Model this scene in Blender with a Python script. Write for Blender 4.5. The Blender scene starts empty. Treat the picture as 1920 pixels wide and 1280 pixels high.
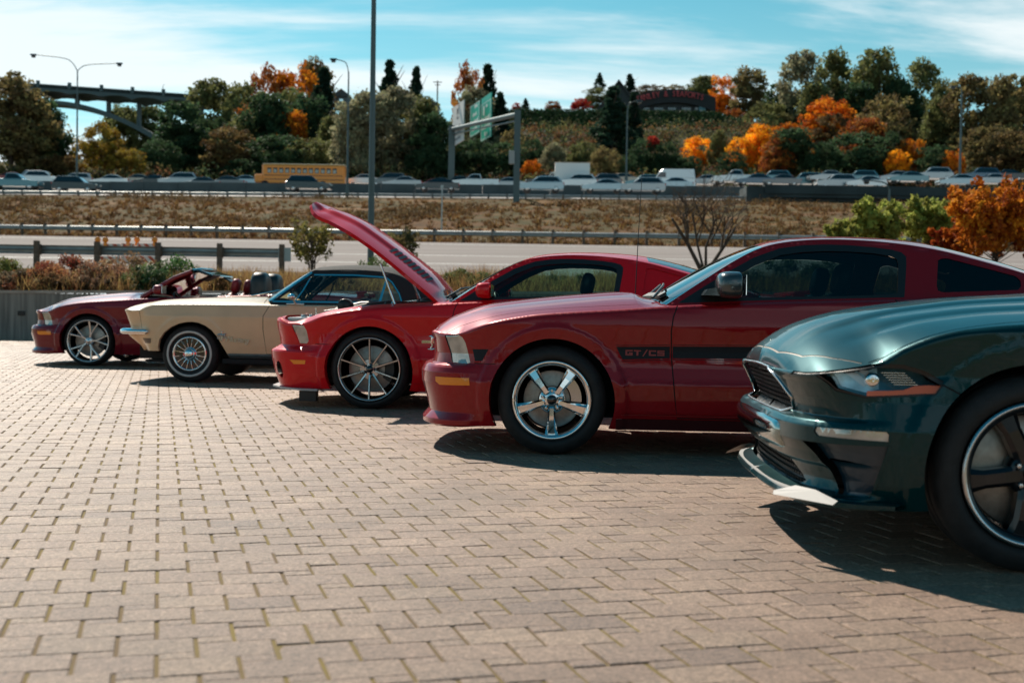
import bpy, math, random
import numpy as np
from mathutils import Vector, Matrix
from mathutils.geometry import delaunay_2d_cdt

random.seed(7)
rng = np.random.default_rng(7)
scn = bpy.context.scene
COL = scn.collection
R = math.radians

# ------------------------------------------------------------------ camera, sky, sun, exposure
CAM_H, FPX, PITCH, ROLL = 0.93, 2340.0, math.atan(68 / 2340.0), 0.0157
cam_d = bpy.data.cameras.new('camera')
cam = bpy.data.objects.new('camera', cam_d)
COL.objects.link(cam)
cam_d.sensor_width = 36.0
cam_d.lens = FPX / 1920.0 * 36.0
cam_d.clip_start, cam_d.clip_end = 0.1, 6000
_F = Vector((0, math.cos(PITCH), -math.sin(PITCH)))
_U0 = Vector((0, math.sin(PITCH), math.cos(PITCH)))
_R0 = Vector((1, 0, 0))
_R = _R0 * math.cos(ROLL) + _U0 * math.sin(ROLL)
_U = -_R0 * math.sin(ROLL) + _U0 * math.cos(ROLL)
cam.matrix_world = Matrix(((_R.x, _U.x, -_F.x, 0), (_R.y, _U.y, -_F.y, 0), (_R.z, _U.z, -_F.z, CAM_H), (0, 0, 0, 1)))
cam_d.dof.use_dof = True
cam_d.dof.focus_distance = 7.8
cam_d.dof.aperture_fstop = 3.2
scn.camera = cam

SUN_EL, SUN_AZ = R(43.5), R(-28)          # azimuth from +Y, towards +X positive
sun_dir = Vector((math.sin(SUN_AZ) * math.cos(SUN_EL), math.cos(SUN_AZ) * math.cos(SUN_EL), math.sin(SUN_EL)))
sd = bpy.data.lights.new('sun', 'SUN')
sd.energy, sd.angle, sd.color = 5.0, R(0.55), (1.0, 0.89, 0.75)
so = bpy.data.objects.new('sun', sd)
COL.objects.link(so)
so.rotation_euler = sun_dir.to_track_quat('Z', 'Y').to_euler()

w = bpy.data.worlds.new('World')
scn.world = w
w.use_nodes = True
nt = w.node_tree
nt.nodes.clear()
def wn(t, **k):
    n = nt.nodes.new(t)
    for a, b in k.items(): setattr(n, a, b)
    return n
out = wn('ShaderNodeOutputWorld'); bg = wn('ShaderNodeBackground')
sky = wn('ShaderNodeTexSky', sky_type='NISHITA', sun_disc=False, sun_elevation=SUN_EL, sun_rotation=SUN_AZ,
         altitude=50, air_density=1.0, dust_density=0.35, ozone_density=2.5)
bg.inputs['Strength'].default_value = 0.10
tint = wn('ShaderNodeMix', data_type='RGBA', blend_type='MULTIPLY')
tint.inputs[0].default_value = 1.0
bw = wn('ShaderNodeRGBToBW'); nt.links.new(sky.outputs[0], bw.inputs[0])
nt.links.new(bw.outputs[0], tint.inputs[6])
# thin stretched clouds on a plane far overhead
tc = wn('ShaderNodeTexCoord')
sep = wn('ShaderNodeSeparateXYZ'); nt.links.new(tc.outputs['Generated'], sep.inputs[0])
ramp = wn('ShaderNodeValToRGB'); nt.links.new(sep.outputs[2], ramp.inputs[0]); nt.links.new(ramp.outputs[0], tint.inputs[7])
re_ = ramp.color_ramp.elements
re_[0].position, re_[1].position = 0.0, 0.7
re_[0].color, re_[1].color = (0.86, 1.04, 1.06, 1), (0.05, 0.66, 1.16, 1)
for p_, c_ in ((.07, (.72, 1.02, 1.05, 1)), (.16, (.45, .98, 1.12, 1)), (.30, (.17, .86, 1.22, 1))): re_.new(p_).color = c_
def wm(op, a, b=None, c=None):
    n = wn('ShaderNodeMath', operation=op)
    for i, v in enumerate((a, b, c)):
        if v is None: continue
        if isinstance(v, (int, float)): n.inputs[i].default_value = v
        else: nt.links.new(v, n.inputs[i])
    return n.outputs[0]
zz = wm('ADD', wm('MAXIMUM', sep.outputs[2], 0.0), 0.14)
cx = wm('DIVIDE', sep.outputs[0], zz); cy = wm('DIVIDE', sep.outputs[1], zz)
comb = wn('ShaderNodeCombineXYZ')
nt.links.new(wm('ADD', wm('MULTIPLY', cx, 0.40), wm('MULTIPLY', cy, 0.13)), comb.inputs[0])
nt.links.new(wm('ADD', wm('MULTIPLY', cy, 1.25), wm('MULTIPLY', cx, -0.16)), comb.inputs[1])
comb.inputs[2].default_value = 3.3
n1 = wn('ShaderNodeTexNoise'); n1.inputs['Scale'].default_value = 1.25; n1.inputs['Detail'].default_value = 9
n1.inputs['Roughness'].default_value = 0.60; n1.inputs['Distortion'].default_value = 0.5
nt.links.new(comb.outputs[0], n1.inputs['Vector'])
n2 = wn('ShaderNodeTexNoise'); n2.inputs['Scale'].default_value = 0.42; n2.inputs['Detail'].default_value = 2
nt.links.new(comb.outputs[0], n2.inputs['Vector'])
cov = wm('ADD', wm('MULTIPLY', n1.outputs[0], 0.62), wm('MULTIPLY', n2.outputs[0], 0.5))
mr = wn('ShaderNodeMapRange', interpolation_type='SMOOTHSTEP')
nt.links.new(cov, mr.inputs[0])
mr.inputs[1].default_value, mr.inputs[2].default_value = 0.52, 0.66
mr.inputs[3].default_value, mr.inputs[4].default_value = 0.0, 0.82
mixc = wn('ShaderNodeMix', data_type='RGBA')
thin = wn('ShaderNodeMapRange', interpolation_type='SMOOTHSTEP'); nt.links.new(sep.outputs[2], thin.inputs[0])   # thin cloud looks denser edge-on
thin.inputs[1].default_value, thin.inputs[2].default_value, thin.inputs[3].default_value, thin.inputs[4].default_value = .18, .70, 1.0, .15
nt.links.new(wm('MULTIPLY', mr.outputs[0], thin.outputs[0]), mixc.inputs[0]); nt.links.new(tint.outputs[2], mixc.inputs[6])
mixc.inputs[7].default_value = (8.0, 8.3, 8.3, 1)
nt.links.new(mixc.outputs[2], bg.inputs[0]); nt.links.new(bg.outputs[0], out.inputs[0])

vs = scn.view_settings
vs.view_transform = 'Standard'
try: vs.look = 'None'
except Exception: pass
vs.gamma, vs.exposure, vs.use_curve_mapping = 1.0, 0.36, False
scn.cycles.max_bounces = 8
scn.cycles.transparent_max_bounces = 16
try: scn.cycles.use_denoising = True
except Exception: pass

def at(px, py, Y):
    """World point seen at photo pixel (px, py) whose distance along Y is Y."""
    d = _F * FPX + _R * (px - 960) + _U * (640 - py)
    return Vector((0, 0, CAM_H)) + d * (Y / d.y)

# ------------------------------------------------------------------ materials
def mat(name, col=(.5, .5, .5), rough=.6, metal=0.0, coat=0.0, spec=None, emit=None, var=0.0, vscale=8.0, bump=0.0, bscale=60.0, col2=None, alpha=None):
    m = bpy.data.materials.new(name); m.use_nodes = True
    t = m.node_tree; b = t.nodes['Principled BSDF']
    b.inputs['Base Color'].default_value = (*col, 1)
    b.inputs['Roughness'].default_value = rough
    b.inputs['Metallic'].default_value = metal
    if coat:
        b.inputs['Coat Weight'].default_value = coat
        b.inputs['Coat Roughness'].default_value = 0.025
    if spec is not None: b.inputs['Specular IOR Level'].default_value = spec
    if emit:
        b.inputs['Emission Color'].default_value = (*emit[:3], 1); b.inputs['Emission Strength'].default_value = emit[3]
    if var or bump or col2:
        tcn = t.nodes.new('ShaderNodeTexCoord')
        if var or col2:
            n = t.nodes.new('ShaderNodeTexNoise'); n.inputs['Scale'].default_value = vscale; n.inputs['Detail'].default_value = 6
            t.links.new(tcn.outputs['Object'], n.inputs['Vector'])
            r = t.nodes.new('ShaderNodeValToRGB')
            r.color_ramp.elements[0].position, r.color_ramp.elements[1].position = .33, .68
            c2 = col2 or tuple(c * (1 - var) for c in col)
            c1 = col if col2 else tuple(min(1, c * (1 + var)) for c in col)
            r.color_ramp.elements[0].color = (*c2, 1); r.color_ramp.elements[1].color = (*c1, 1)
            t.links.new(n.outputs[0], r.inputs[0]); t.links.new(r.outputs[0], b.inputs['Base Color'])
        if bump:
            n = t.nodes.new('ShaderNodeTexNoise'); n.inputs['Scale'].default_value = bscale; n.inputs['Detail'].default_value = 4
            t.links.new(tcn.outputs['Object'], n.inputs['Vector'])
            bn = t.nodes.new('ShaderNodeBump'); bn.inputs['Strength'].default_value = bump; bn.inputs['Distance'].default_value = .02
            t.links.new(n.outputs[0], bn.inputs['Height']); t.links.new(bn.outputs[0], b.inputs['Normal'])
    return m

def paint(name, col, flake=0.35, rough=.34, spec=.15):
    """Metallic car paint under clear coat, with a trace of road dust."""
    m = mat(name, col, rough, flake, coat=1.0, spec=spec)
    t = m.node_tree; b = t.nodes['Principled BSDF']
    tcn = t.nodes.new('ShaderNodeTexCoord')
    n = t.nodes.new('ShaderNodeTexNoise'); n.inputs['Scale'].default_value = 5; n.inputs['Detail'].default_value = 8; n.inputs['Roughness'].default_value = .7
    t.links.new(tcn.outputs['Object'], n.inputs['Vector'])
    mp = t.nodes.new('ShaderNodeMapRange'); mp.inputs[1].default_value, mp.inputs[2].default_value = .45, .8
    mp.inputs[3].default_value, mp.inputs[4].default_value = .015, .09
    t.links.new(n.outputs[0], mp.inputs[0]); t.links.new(mp.outputs[0], b.inputs['Coat Roughness'])
    return m

def glass(name, tintc=(.25, .33, .32), refl=1.0):
    m = bpy.data.materials.new(name); m.use_nodes = True
    t = m.node_tree; t.nodes.clear()
    o = t.nodes.new('ShaderNodeOutputMaterial'); mx = t.nodes.new('ShaderNodeMixShader')
    tr = t.nodes.new('ShaderNodeBsdfTransparent'); tr.inputs[0].default_value = (*tintc, 1)
    gl = t.nodes.new('ShaderNodeBsdfGlossy'); gl.inputs['Roughness'].default_value = .01
    fr = t.nodes.new('ShaderNodeFresnel'); fr.inputs[0].default_value = 1.5
    mu = t.nodes.new('ShaderNodeMath'); mu.operation = 'MULTIPLY'; mu.inputs[1].default_value = refl; mu.use_clamp = True
    t.links.new(fr.outputs[0], mu.inputs[0]); t.links.new(mu.outputs[0], mx.inputs[0])
    t.links.new(tr.outputs[0], mx.inputs[1]); t.links.new(gl.outputs[0], mx.inputs[2]); t.links.new(mx.outputs[0], o.inputs[0])
    return m

M = dict(
    black=mat('black_plastic', (.012, .012, .013), .45),
    gloss_black=mat('gloss_black', (.006, .006, .007), .12, coat=1.0),
    dark=mat('dark_interior', (.009, .009, .010), .8),
    rubber=mat('rubber', (.013, .013, .014), .72, var=.35, vscale=20, bump=.15, bscale=150),
    chrome=mat('chrome', (.82, .83, .84), .06, 1.0),
    dark_chrome=mat('dark_chrome', (.30, .30, .32), .12, 1.0),
    silver=mat('silver_alloy', (.62, .63, .65), .24, 1.0),
    steel=mat('brake_steel', (.34, .31, .28), .42, .9, var=.15, vscale=30),
    white_rubber=mat('white_rubber', (.62, .60, .56), .6),
    amber=mat('amber_lens', (.95, .27, .012), .25, coat=.6),
    orange_red=mat('orange_red_lens', (.70, .10, .03), .25, coat=.6),
    red_lens=mat('red_lens', (.35, .01, .01), .25, coat=.6),
    lamp=mat('lamp_lens', (.50, .49, .45), .13, .45, coat=1.0, var=.3, vscale=9),
    lamp_dark=mat('lamp_housing', (.05, .09, .11), .1, .4, coat=1.0, var=.6, vscale=7),
    glass=glass('tinted_glass', (.20, .29, .285), 1.4),
    glass_dark=glass('dark_glass', (.10, .14, .14), 1.3),
    glass_clear=glass('clear_glass', (.62, .74, .73), 1.6),
    red_leather=mat('red_leather', (.25, .012, .018), .45, var=.2),
    black_leather=mat('black_leather', (.015, .02, .023), .4, var=.2),
    soft_top=mat('black_canvas', (.016, .017, .018), .85, bump=.3, bscale=300),
)
# ------------------------------------------------------------------ objects
def tag(o, label=None, cat=None, group=None, kind=None):
    if label: o['label'] = label
    if cat: o['category'] = cat
    if group: o['group'] = group
    if kind: o['kind'] = kind
    return o

def empty(name, loc=(0, 0, 0), rz=0.0, parent=None):
    o = bpy.data.objects.new(name, None); COL.objects.link(o)
    o.location = loc; o.rotation_euler = (0, 0, rz); o.empty_display_size = .2
    if parent: o.parent = parent
    return o

def link(name, me, parent=None, loc=None):
    o = bpy.data.objects.new(name, me); COL.objects.link(o)
    if parent: o.parent = parent
    if loc is not None: o.location = loc
    return o

def kids(o): return [c for c in bpy.data.objects if c.parent is o]

def copy_tree(o, parent=None, cmap=None):
    c = o.copy(); COL.objects.link(c)
    if parent is not None: c.parent = parent
    for ch in list(o.children): copy_tree(ch, c)
    return c

class MB:
    """collects simple solids into one mesh"""
    def __init__(s): s.v = []; s.f = []; s.sm = []; s.mi = []; s.cm = 0
    def add(s, vs, fs, smooth=False):
        k = len(s.v); s.v += [tuple(p) for p in vs]
        for f in fs: s.f.append(tuple(i + k for i in f)); s.sm.append(smooth); s.mi.append(s.cm)
    def box(s, c, d, rz=0.0, bev=0.0, rx=0.0, ry=0.0):
        x, y, z = d[0] / 2, d[1] / 2, d[2] / 2
        rot = Matrix.Rotation(rz, 3, 'Z') @ Matrix.Rotation(ry, 3, 'Y') @ Matrix.Rotation(rx, 3, 'X')
        C = Vector(c)
        if bev <= 0:
            P = [(-x, -y, -z), (x, -y, -z), (x, y, -z), (-x, y, -z), (-x, -y, z), (x, -y, z), (x, y, z), (-x, y, z)]
            F = [(3, 2, 1, 0), (4, 5, 6, 7), (0, 1, 5, 4), (1, 2, 6, 5), (2, 3, 7, 6), (3, 0, 4, 7)]
        else:
            b = min(bev, x * .9, y * .9, z * .9); P = []
            for zz_, ix in ((-z, b), (-z + b, 0), (z - b, 0), (z, b)):
                for sx, sy in ((-1, -1), (1, -1), (1, 1), (-1, 1)):
                    if ix: P.append((sx * (x - b), sy * (y - b), zz_))
                    else: P.append((sx * x, sy * (y - b), zz_)); P.append((sx * (x - b), sy * y, zz_))
            # rings: 4, 8, 8, 4 (order inside the 8-ring made cyclic below)
            def ring8(k):
                q = P[k:k + 8]
                return [q[0], q[1], q[3], q[2], q[4], q[5], q[7], q[6]]
            P = P[:4] + ring8(4) + ring8(12) + P[20:24]
            # cyclic 8-ring: (-x,-y+b) (-x+b,-y) (x-b,-y) (x,-y+b) (x,y-b) (x-b,y) (-x+b,y) (-x,y-b)
            F = [(3, 2, 1, 0), (20, 21, 22, 23)]
            for i in range(8): F.append((4 + i, 4 + (i + 1) % 8, 12 + (i + 1) % 8, 12 + i))
            lo, hi = [0, 1, 2, 3], [20, 21, 22, 23]
            for i, (a, c2) in enumerate(((0, 1), (2, 3), (4, 5), (6, 7))):
                nx = (2 * i + 2) % 8
                F.append((lo[i], 4 + a, 4 + c2)[::-1]); F.append((lo[i], 4 + c2, 4 + nx, lo[(i + 1) % 4])[::-1])
                F.append((hi[i], 12 + a, 12 + c2)); F.append((hi[i], 12 + c2, 12 + nx, hi[(i + 1) % 4]))
        s.add([rot @ Vector(p) + C for p in P], F)
    def tube(s, pts, r, n=8, cap=True, smooth=True):
        pts = [Vector(p) for p in pts]; m = len(pts)
        rr = r if isinstance(r, (list, tuple)) else [r] * m
        V = []; up = Vector((0.13, 0.2, 1)).normalized()
        for i, p in enumerate(pts):
            d = (pts[min(i + 1, m - 1)] - pts[max(i - 1, 0)]).normalized()
            a = d.cross(up)
            if a.length < 1e-3: a = d.cross(Vector((1, 0, 0)))
            a.normalize(); b = d.cross(a)
            for k in range(n):
                t = 2 * math.pi * k / n
                V.append(p + (a * math.cos(t) + b * math.sin(t)) * rr[i])
        F = [(i * n + k, i * n + (k + 1) % n, (i + 1) * n + (k + 1) % n, (i + 1) * n + k) for i in range(m - 1) for k in range(n)]
        s.add(V, F, smooth)
        if cap: s.add([V[k] for k in range(n)], [tuple(range(n))]); s.add([V[(m - 1) * n + k] for k in range(n)], [tuple(range(n))[::-1]])
    def lathe_y(s, prof, n=48, c=(0, 0, 0), smooth=True):
        """prof: (r, y) revolved about the Y axis"""
        V = []
        for r, y in prof:
            for k in range(n):
                t = 2 * math.pi * k / n
                V.append((c[0] + r * math.cos(t), c[1] + y, c[2] + r * math.sin(t)))
        F = [(i * n + k, i * n + (k + 1) % n, (i + 1) * n + (k + 1) % n, (i + 1) * n + k) for i in range(len(prof) - 1) for k in range(n)]
        s.add(V, F, smooth)
    def lathe_z(s, prof, n=16, c=(0, 0, 0), smooth=True):
        V = []
        for r, z in prof:
            for k in range(n):
                t = 2 * math.pi * k / n
                V.append((c[0] + r * math.cos(t), c[1] + r * math.sin(t), c[2] + z))
        F = [(i * n + k, i * n + (k + 1) % n, (i + 1) * n + (k + 1) % n, (i + 1) * n + k) for i in range(len(prof) - 1) for k in range(n)]
        s.add(V, F, smooth)
    def prism(s, poly, y0, y1):
        """poly in (x, z) extruded along y"""
        n = len(poly)
        V = [(x, y0, z) for x, z in poly] + [(x, y1, z) for x, z in poly]
        F = [tuple(range(n)), tuple(range(n, 2 * n))[::-1]] + [(i, i + n, (i + 1) % n + n, (i + 1) % n) for i in range(n)]
        s.add(V, F)
    def ellipsoid(s, c, r, nu=14, nv=8, p=1.0):
        V = []
        for j in range(nv + 1):
            ph = -math.pi / 2 + math.pi * j / nv
            for i in range(nu):
                t = 2 * math.pi * i / nu
                f = lambda a: math.copysign(abs(a) ** p, a)
                V.append((c[0] + r[0] * f(math.cos(ph)) * f(math.cos(t)), c[1] + r[1] * f(math.cos(ph)) * f(math.sin(t)), c[2] + r[2] * f(math.sin(ph))))
        F = [(j * nu + i, j * nu + (i + 1) % nu, (j + 1) * nu + (i + 1) % nu, (j + 1) * nu + i) for j in range(nv) for i in range(nu)]
        s.add(V, F, True)
    def mesh(s, name, mats):
        me = bpy.data.meshes.new(name)
        me.from_pydata(s.v, [], s.f); me.validate()
        if not isinstance(mats, (list, tuple)): mats = [mats]
        for m in mats: me.materials.append(m)
        if len(me.polygons) == len(s.sm):
            me.polygons.foreach_set('use_smooth', s.sm)
            me.polygons.foreach_set('material_index', s.mi)
        import bmesh
        b = bmesh.new(); b.from_mesh(me); bmesh.ops.recalc_face_normals(b, faces=b.faces); b.to_mesh(me); b.free()
        return me
    def build(s, name, mats, parent=None, loc=None): return link(name, s.mesh(name, mats), parent, loc)
# ------------------------------------------------------------------ curved car surfaces
class Pch:
    """monotone cubic through (x, y) points"""
    def __init__(s, pts):
        p = np.array(sorted(pts), float); s.x, s.y = p[:, 0], p[:, 1]
        h = np.diff(s.x); d = np.diff(s.y) / h; m = np.zeros(len(s.x))
        m[0], m[-1] = d[0], d[-1]
        for i in range(1, len(d)):
            if d[i - 1] * d[i] > 0:
                w1, w2 = 2 * h[i] + h[i - 1], h[i] + 2 * h[i - 1]
                m[i] = (w1 + w2) / (w1 / d[i - 1] + w2 / d[i])
        s.m = m
    def __call__(s, q):
        q = np.clip(np.asarray(q, float), s.x[0], s.x[-1])
        i = np.clip(np.searchsorted(s.x, q) - 1, 0, len(s.x) - 2)
        h = s.x[i + 1] - s.x[i]; t = (q - s.x[i]) / h
        return ((2 * t**3 - 3 * t**2 + 1) * s.y[i] + (t**3 - 2 * t**2 + t) * h * s.m[i] + (-2 * t**3 + 3 * t**2) * s.y[i + 1] + (t**3 - t**2) * h * s.m[i + 1])

class Lin:
    def __init__(s, pts): p = np.array(sorted(pts), float); s.x, s.y = p[:, 0], p[:, 1]
    def __call__(s, q): return np.interp(q, s.x, s.y)

def catmull(pts, n=24, closed=False):
    P = np.array(pts, float)
    Q = np.vstack([2 * P[0] - P[1], P, 2 * P[-1] - P[-2]])
    o = []
    for i in range(1, len(Q) - 2):
        p0, p1, p2, p3 = Q[i - 1], Q[i], Q[i + 1], Q[i + 2]
        t = np.linspace(0, 1, n, endpoint=False)[:, None]
        o.append(.5 * ((2 * p1) + (-p0 + p2) * t + (2 * p0 - 5 * p1 + 4 * p2 - p3) * t**2 + (-p0 + 3 * p1 - 3 * p2 + p3) * t**3))
    o.append(P[-1:]); return np.vstack(o)

def smooth01(a, b, x):
    t = np.clip((x - a) / (b - a), 0, 1); return t * t * (3 - 2 * t)

def resample(poly, step=.025, closed=True):
    P = [np.array(p, float) for p in poly]; o = []
    n = len(P)
    for i in range(n if closed else n - 1):
        a, b = P[i], P[(i + 1) % n]; k = max(1, int(np.linalg.norm(b - a) / step))
        for j in range(k): o.append(a + (b - a) * j / k)
    if not closed: o.append(P[-1])
    return np.array(o)

def inpoly(pts, poly):
    x, y = pts[:, 0], pts[:, 1]; r = np.zeros(len(pts), bool); n = len(poly); j = n - 1
    for i in range(n):
        xi, yi = poly[i]; xj, yj = poly[j]
        if yi != yj:
            c = ((yi > y) != (yj > y)) & (x < (xj - xi) * (y - yi) / (yj - yi) + xi); r ^= c
        j = i
    return r

def offset_poly(poly, d):
    """inset a closed polygon by d (works for either winding)"""
    P = np.array(poly, float); n = len(P)
    area = .5 * sum(P[i][0] * P[(i + 1) % n][1] - P[(i + 1) % n][0] * P[i][1] for i in range(n))
    s = 1 if area > 0 else -1; o = []
    for i in range(n):
        a = P[i] - P[i - 1]; b = P[(i + 1) % n] - P[i]
        na = np.array([-a[1], a[0]]) * s / (np.linalg.norm(a) + 1e-9); nb = np.array([-b[1], b[0]]) * s / (np.linalg.norm(b) + 1e-9)
        m = na + nb; L = np.dot(m, m) / 2
        o.append(P[i] + m * d / max(L, .35))
    return o

def ribbon(line, wd):
    """closed thin polygon around an open polyline"""
    P = np.array(line, float); n = len(P); L, Rr = [], []
    for i in range(n):
        t = P[min(i + 1, n - 1)] - P[max(i - 1, 0)]; t /= np.linalg.norm(t) + 1e-9
        nn = np.array([-t[1], t[0]]) * wd / 2; L.append(P[i] + nn); Rr.append(P[i] - nn)
    return L + Rr[::-1]

def surface(Pf, outline, grid, regions, eps=.004, flip=False):
    """Triangulate a parameter-space outline with the region outlines as hard edges.
    Pf(a, b) -> (n,3). regions: list of (name, polygon). Returns {name: (verts, faces, normals)}."""
    V = []; E = []
    def loop(poly):
        k = len(V); n = len(poly)
        for p in poly: V.append(Vector((float(p[0]), float(p[1]))))
        E.extend((k + i, k + (i + 1) % n) for i in range(n))
    loop(outline)
    regs = [(n, np.array(p)) for n, p in regions]
    for n, p in regs: loop(p)
    g = np.array(grid); g = g[inpoly(g, np.array(outline))]
    allc = np.array([(v.x, v.y) for v in V])
    for p in g:
        if np.min(np.abs(allc - p).sum(1)) > .008: V.append(Vector((float(p[0]), float(p[1]))))
    r = delaunay_2d_cdt(V, E, [], 0, 1e-5)
    q = np.array([(v.x, v.y) for v in r[0]]); F = np.array([f for f in r[2] if len(f) == 3])
    c = q[F].mean(1); keep = inpoly(c, np.array(outline)); F = F[keep]; c = c[keep]
    lab = np.zeros(len(F), int)
    for i, (n, p) in enumerate(regs): lab[inpoly(c, p)] = i + 1
    P3 = Pf(q[:, 0], q[:, 1])
    da = Pf(q[:, 0] + eps, q[:, 1]) - Pf(q[:, 0] - eps, q[:, 1])
    db = Pf(q[:, 0], q[:, 1] + eps) - Pf(q[:, 0], q[:, 1] - eps)
    N = np.cross(da, db); N /= (np.linalg.norm(N, axis=1, keepdims=True) + 1e-12)
    if flip: N = -N
    res = {}
    names = ['body'] + [n for n, p in regs]
    for nm in dict.fromkeys(names):
        ids = [i for i, n in enumerate(names) if n == nm]
        S = F[np.isin(lab, ids)]
        if len(S) == 0: continue
        u, inv = np.unique(S, return_inverse=True)
        res[nm] = (P3[u], inv.reshape(-1, 3), N[u])
    return res

def skin(name, geo, m, parent, side=-1, outward=None, off=0.0, label=None, both=True):
    """make mesh objects for one region on the near side (y negative) and its mirror image"""
    made = []
    for sg in ((-1, 1) if both else (side,)):
        P, F, N = [np.array(a, float) if i != 1 else np.array(a) for i, a in enumerate(geo)]
        P = P.copy(); N = N.copy()
        fn = np.cross(P[F[:, 1]] - P[F[:, 0]], P[F[:, 2]] - P[F[:, 0]])
        flip = (fn * N[F].mean(1)).sum(1) < 0
        F = F.copy(); F[flip] = F[flip][:, ::-1]
        P += N * off
        if sg < 0:
            P[:, 1] *= -1; N[:, 1] *= -1; F = F[:, ::-1]
        me = bpy.data.meshes.new(name)
        me.from_pydata(P.tolist(), [], F.tolist())
        me.materials.append(m)
        me.polygons.foreach_set('use_smooth', [True] * len(me.polygons))
        me.normals_split_custom_set_from_vertices([tuple(n) for n in N])
        o = link(name, me, parent); made.append(o)
        if label: o['label'] = label
    return made

def merge(*gs):
    P, F, N, k = [], [], [], 0
    for p, f, n in gs:
        P.append(p); F.append(np.array(f) + k); N.append(n); k += len(p)
    return np.vstack(P), np.vstack(F), np.vstack(N)

def loft(A, B, vs, shape=2.2):
    """surface between edge curve A (n,3 with y>0) and centre curve B (n,3 with y=0)"""
    n = len(A); V = []
    for v in vs:
        V.append(np.stack([A[:, 0] + (B[:, 0] - A[:, 0]) * (1 - (1 - v)**shape), A[:, 1] * (1 - v), A[:, 2] + (B[:, 2] - A[:, 2]) * (1 - (1 - v)**shape)], 1))
    return np.array(V)        # (nv, n, 3)

def grid_geo(G, i0, i1, j0, j1):
    """rows j0..j1 (v), columns i0..i1 (t) of a loft grid as a region"""
    S = G
    dv = np.gradient(S, axis=0); dt = np.gradient(S, axis=1)
    N = np.cross(dt, dv); N /= np.linalg.norm(N, axis=2, keepdims=True) + 1e-12
    if N[:, :, 2].mean() < 0: N = -N
    sub = S[j0:j1 + 1, i0:i1 + 1].reshape(-1, 3); sn = N[j0:j1 + 1, i0:i1 + 1].reshape(-1, 3)
    w_, h_ = i1 - i0 + 1, j1 - j0 + 1; F = []
    for j in range(h_ - 1):
        for i in range(w_ - 1):
            a = j * w_ + i; F.append((a, a + 1, a + w_ + 1)); F.append((a, a + w_ + 1, a + w_))
    return sub, np.array(F), sn

# ------------------------------------------------------------------ wheels (built facing -Y, centre at origin)
def tyre_mesh(Rt, Rr, wd, name='tyre'):
    b = MB(); h = wd / 2; g = .012
    prof = [(Rr - .012, h), (Rr + .004, -h + .03 - .012), (Rr + .012, -h - .002), (Rr + (Rt - Rr) * .45, -h - .010), (Rt - .028, -h + .004), (Rt - .008, -h + .022), (Rt, -h + .05),
            (Rt, -.04), (Rt - g, -.036), (Rt - g, -.026), (Rt, -.022), (Rt, .022), (Rt - g, .026), (Rt - g, .036), (Rt, .04), (Rt, h - .05), (Rt - .01, h - .02), (Rt - .03, h), (Rr, h)]
    b.lathe_y(prof, 56); me = b.mesh(name, M['rubber'])
    bv = me; return me

def spoke(b, st, ang, seg=3):
    """st: list of (r, half width, y front, y back); a bevelled bar along the radius"""
    ca, sa = math.cos(ang), math.sin(ang); V = []; n = 6
    for r, hw, yf, yb in st:
        for tq, y in ((-hw, yb), (-hw, yf + .35 * (yb - yf) * .5 + .004), (-hw * .55, yf), (hw * .55, yf), (hw, yf + .35 * (yb - yf) * .5 + .004), (hw, yb)):
            V.append((r * ca - tq * sa, y, r * sa + tq * ca))
    F = [(i * n + k, i * n + k + 1, (i + 1) * n + k + 1, (i + 1) * n + k) for i in range(len(st) - 1) for k in range(n - 1)]
    F += [(i * n + n - 1, i * n, (i + 1) * n, (i + 1) * n + n - 1) for i in range(len(st) - 1)]
    F += [tuple(range(n))[::-1], tuple((len(st) - 1) * n + k for k in range(n))]
    b.add(V, F)

def lugs(b, r, y, n=5, s=.011, a0=0.0):
    b.lathe_y([(0.001, y - .016), (s * .7, y - .015), (s, y - .008), (s, y + .01)], 6, smooth=False)
    b.places = [(r * math.cos(a0 + 2 * math.pi * k / n), 0, r * math.sin(a0 + 2 * math.pi * k / n)) for k in range(n)]

def barrel(b, Rr, wd, lip=.018, yl=0.0):
    h = wd / 2
    b.lathe_y([(Rr - .004, -h + .004), (Rr + .006, -h - .004 + yl), (Rr - lip * .4, -h - .006 + yl), (Rr - lip, -h + .004 + yl), (Rr - lip - .006, -h + .03), (Rr - lip - .020, h - .04), (Rr - .02, h - .01)], 56)

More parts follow.
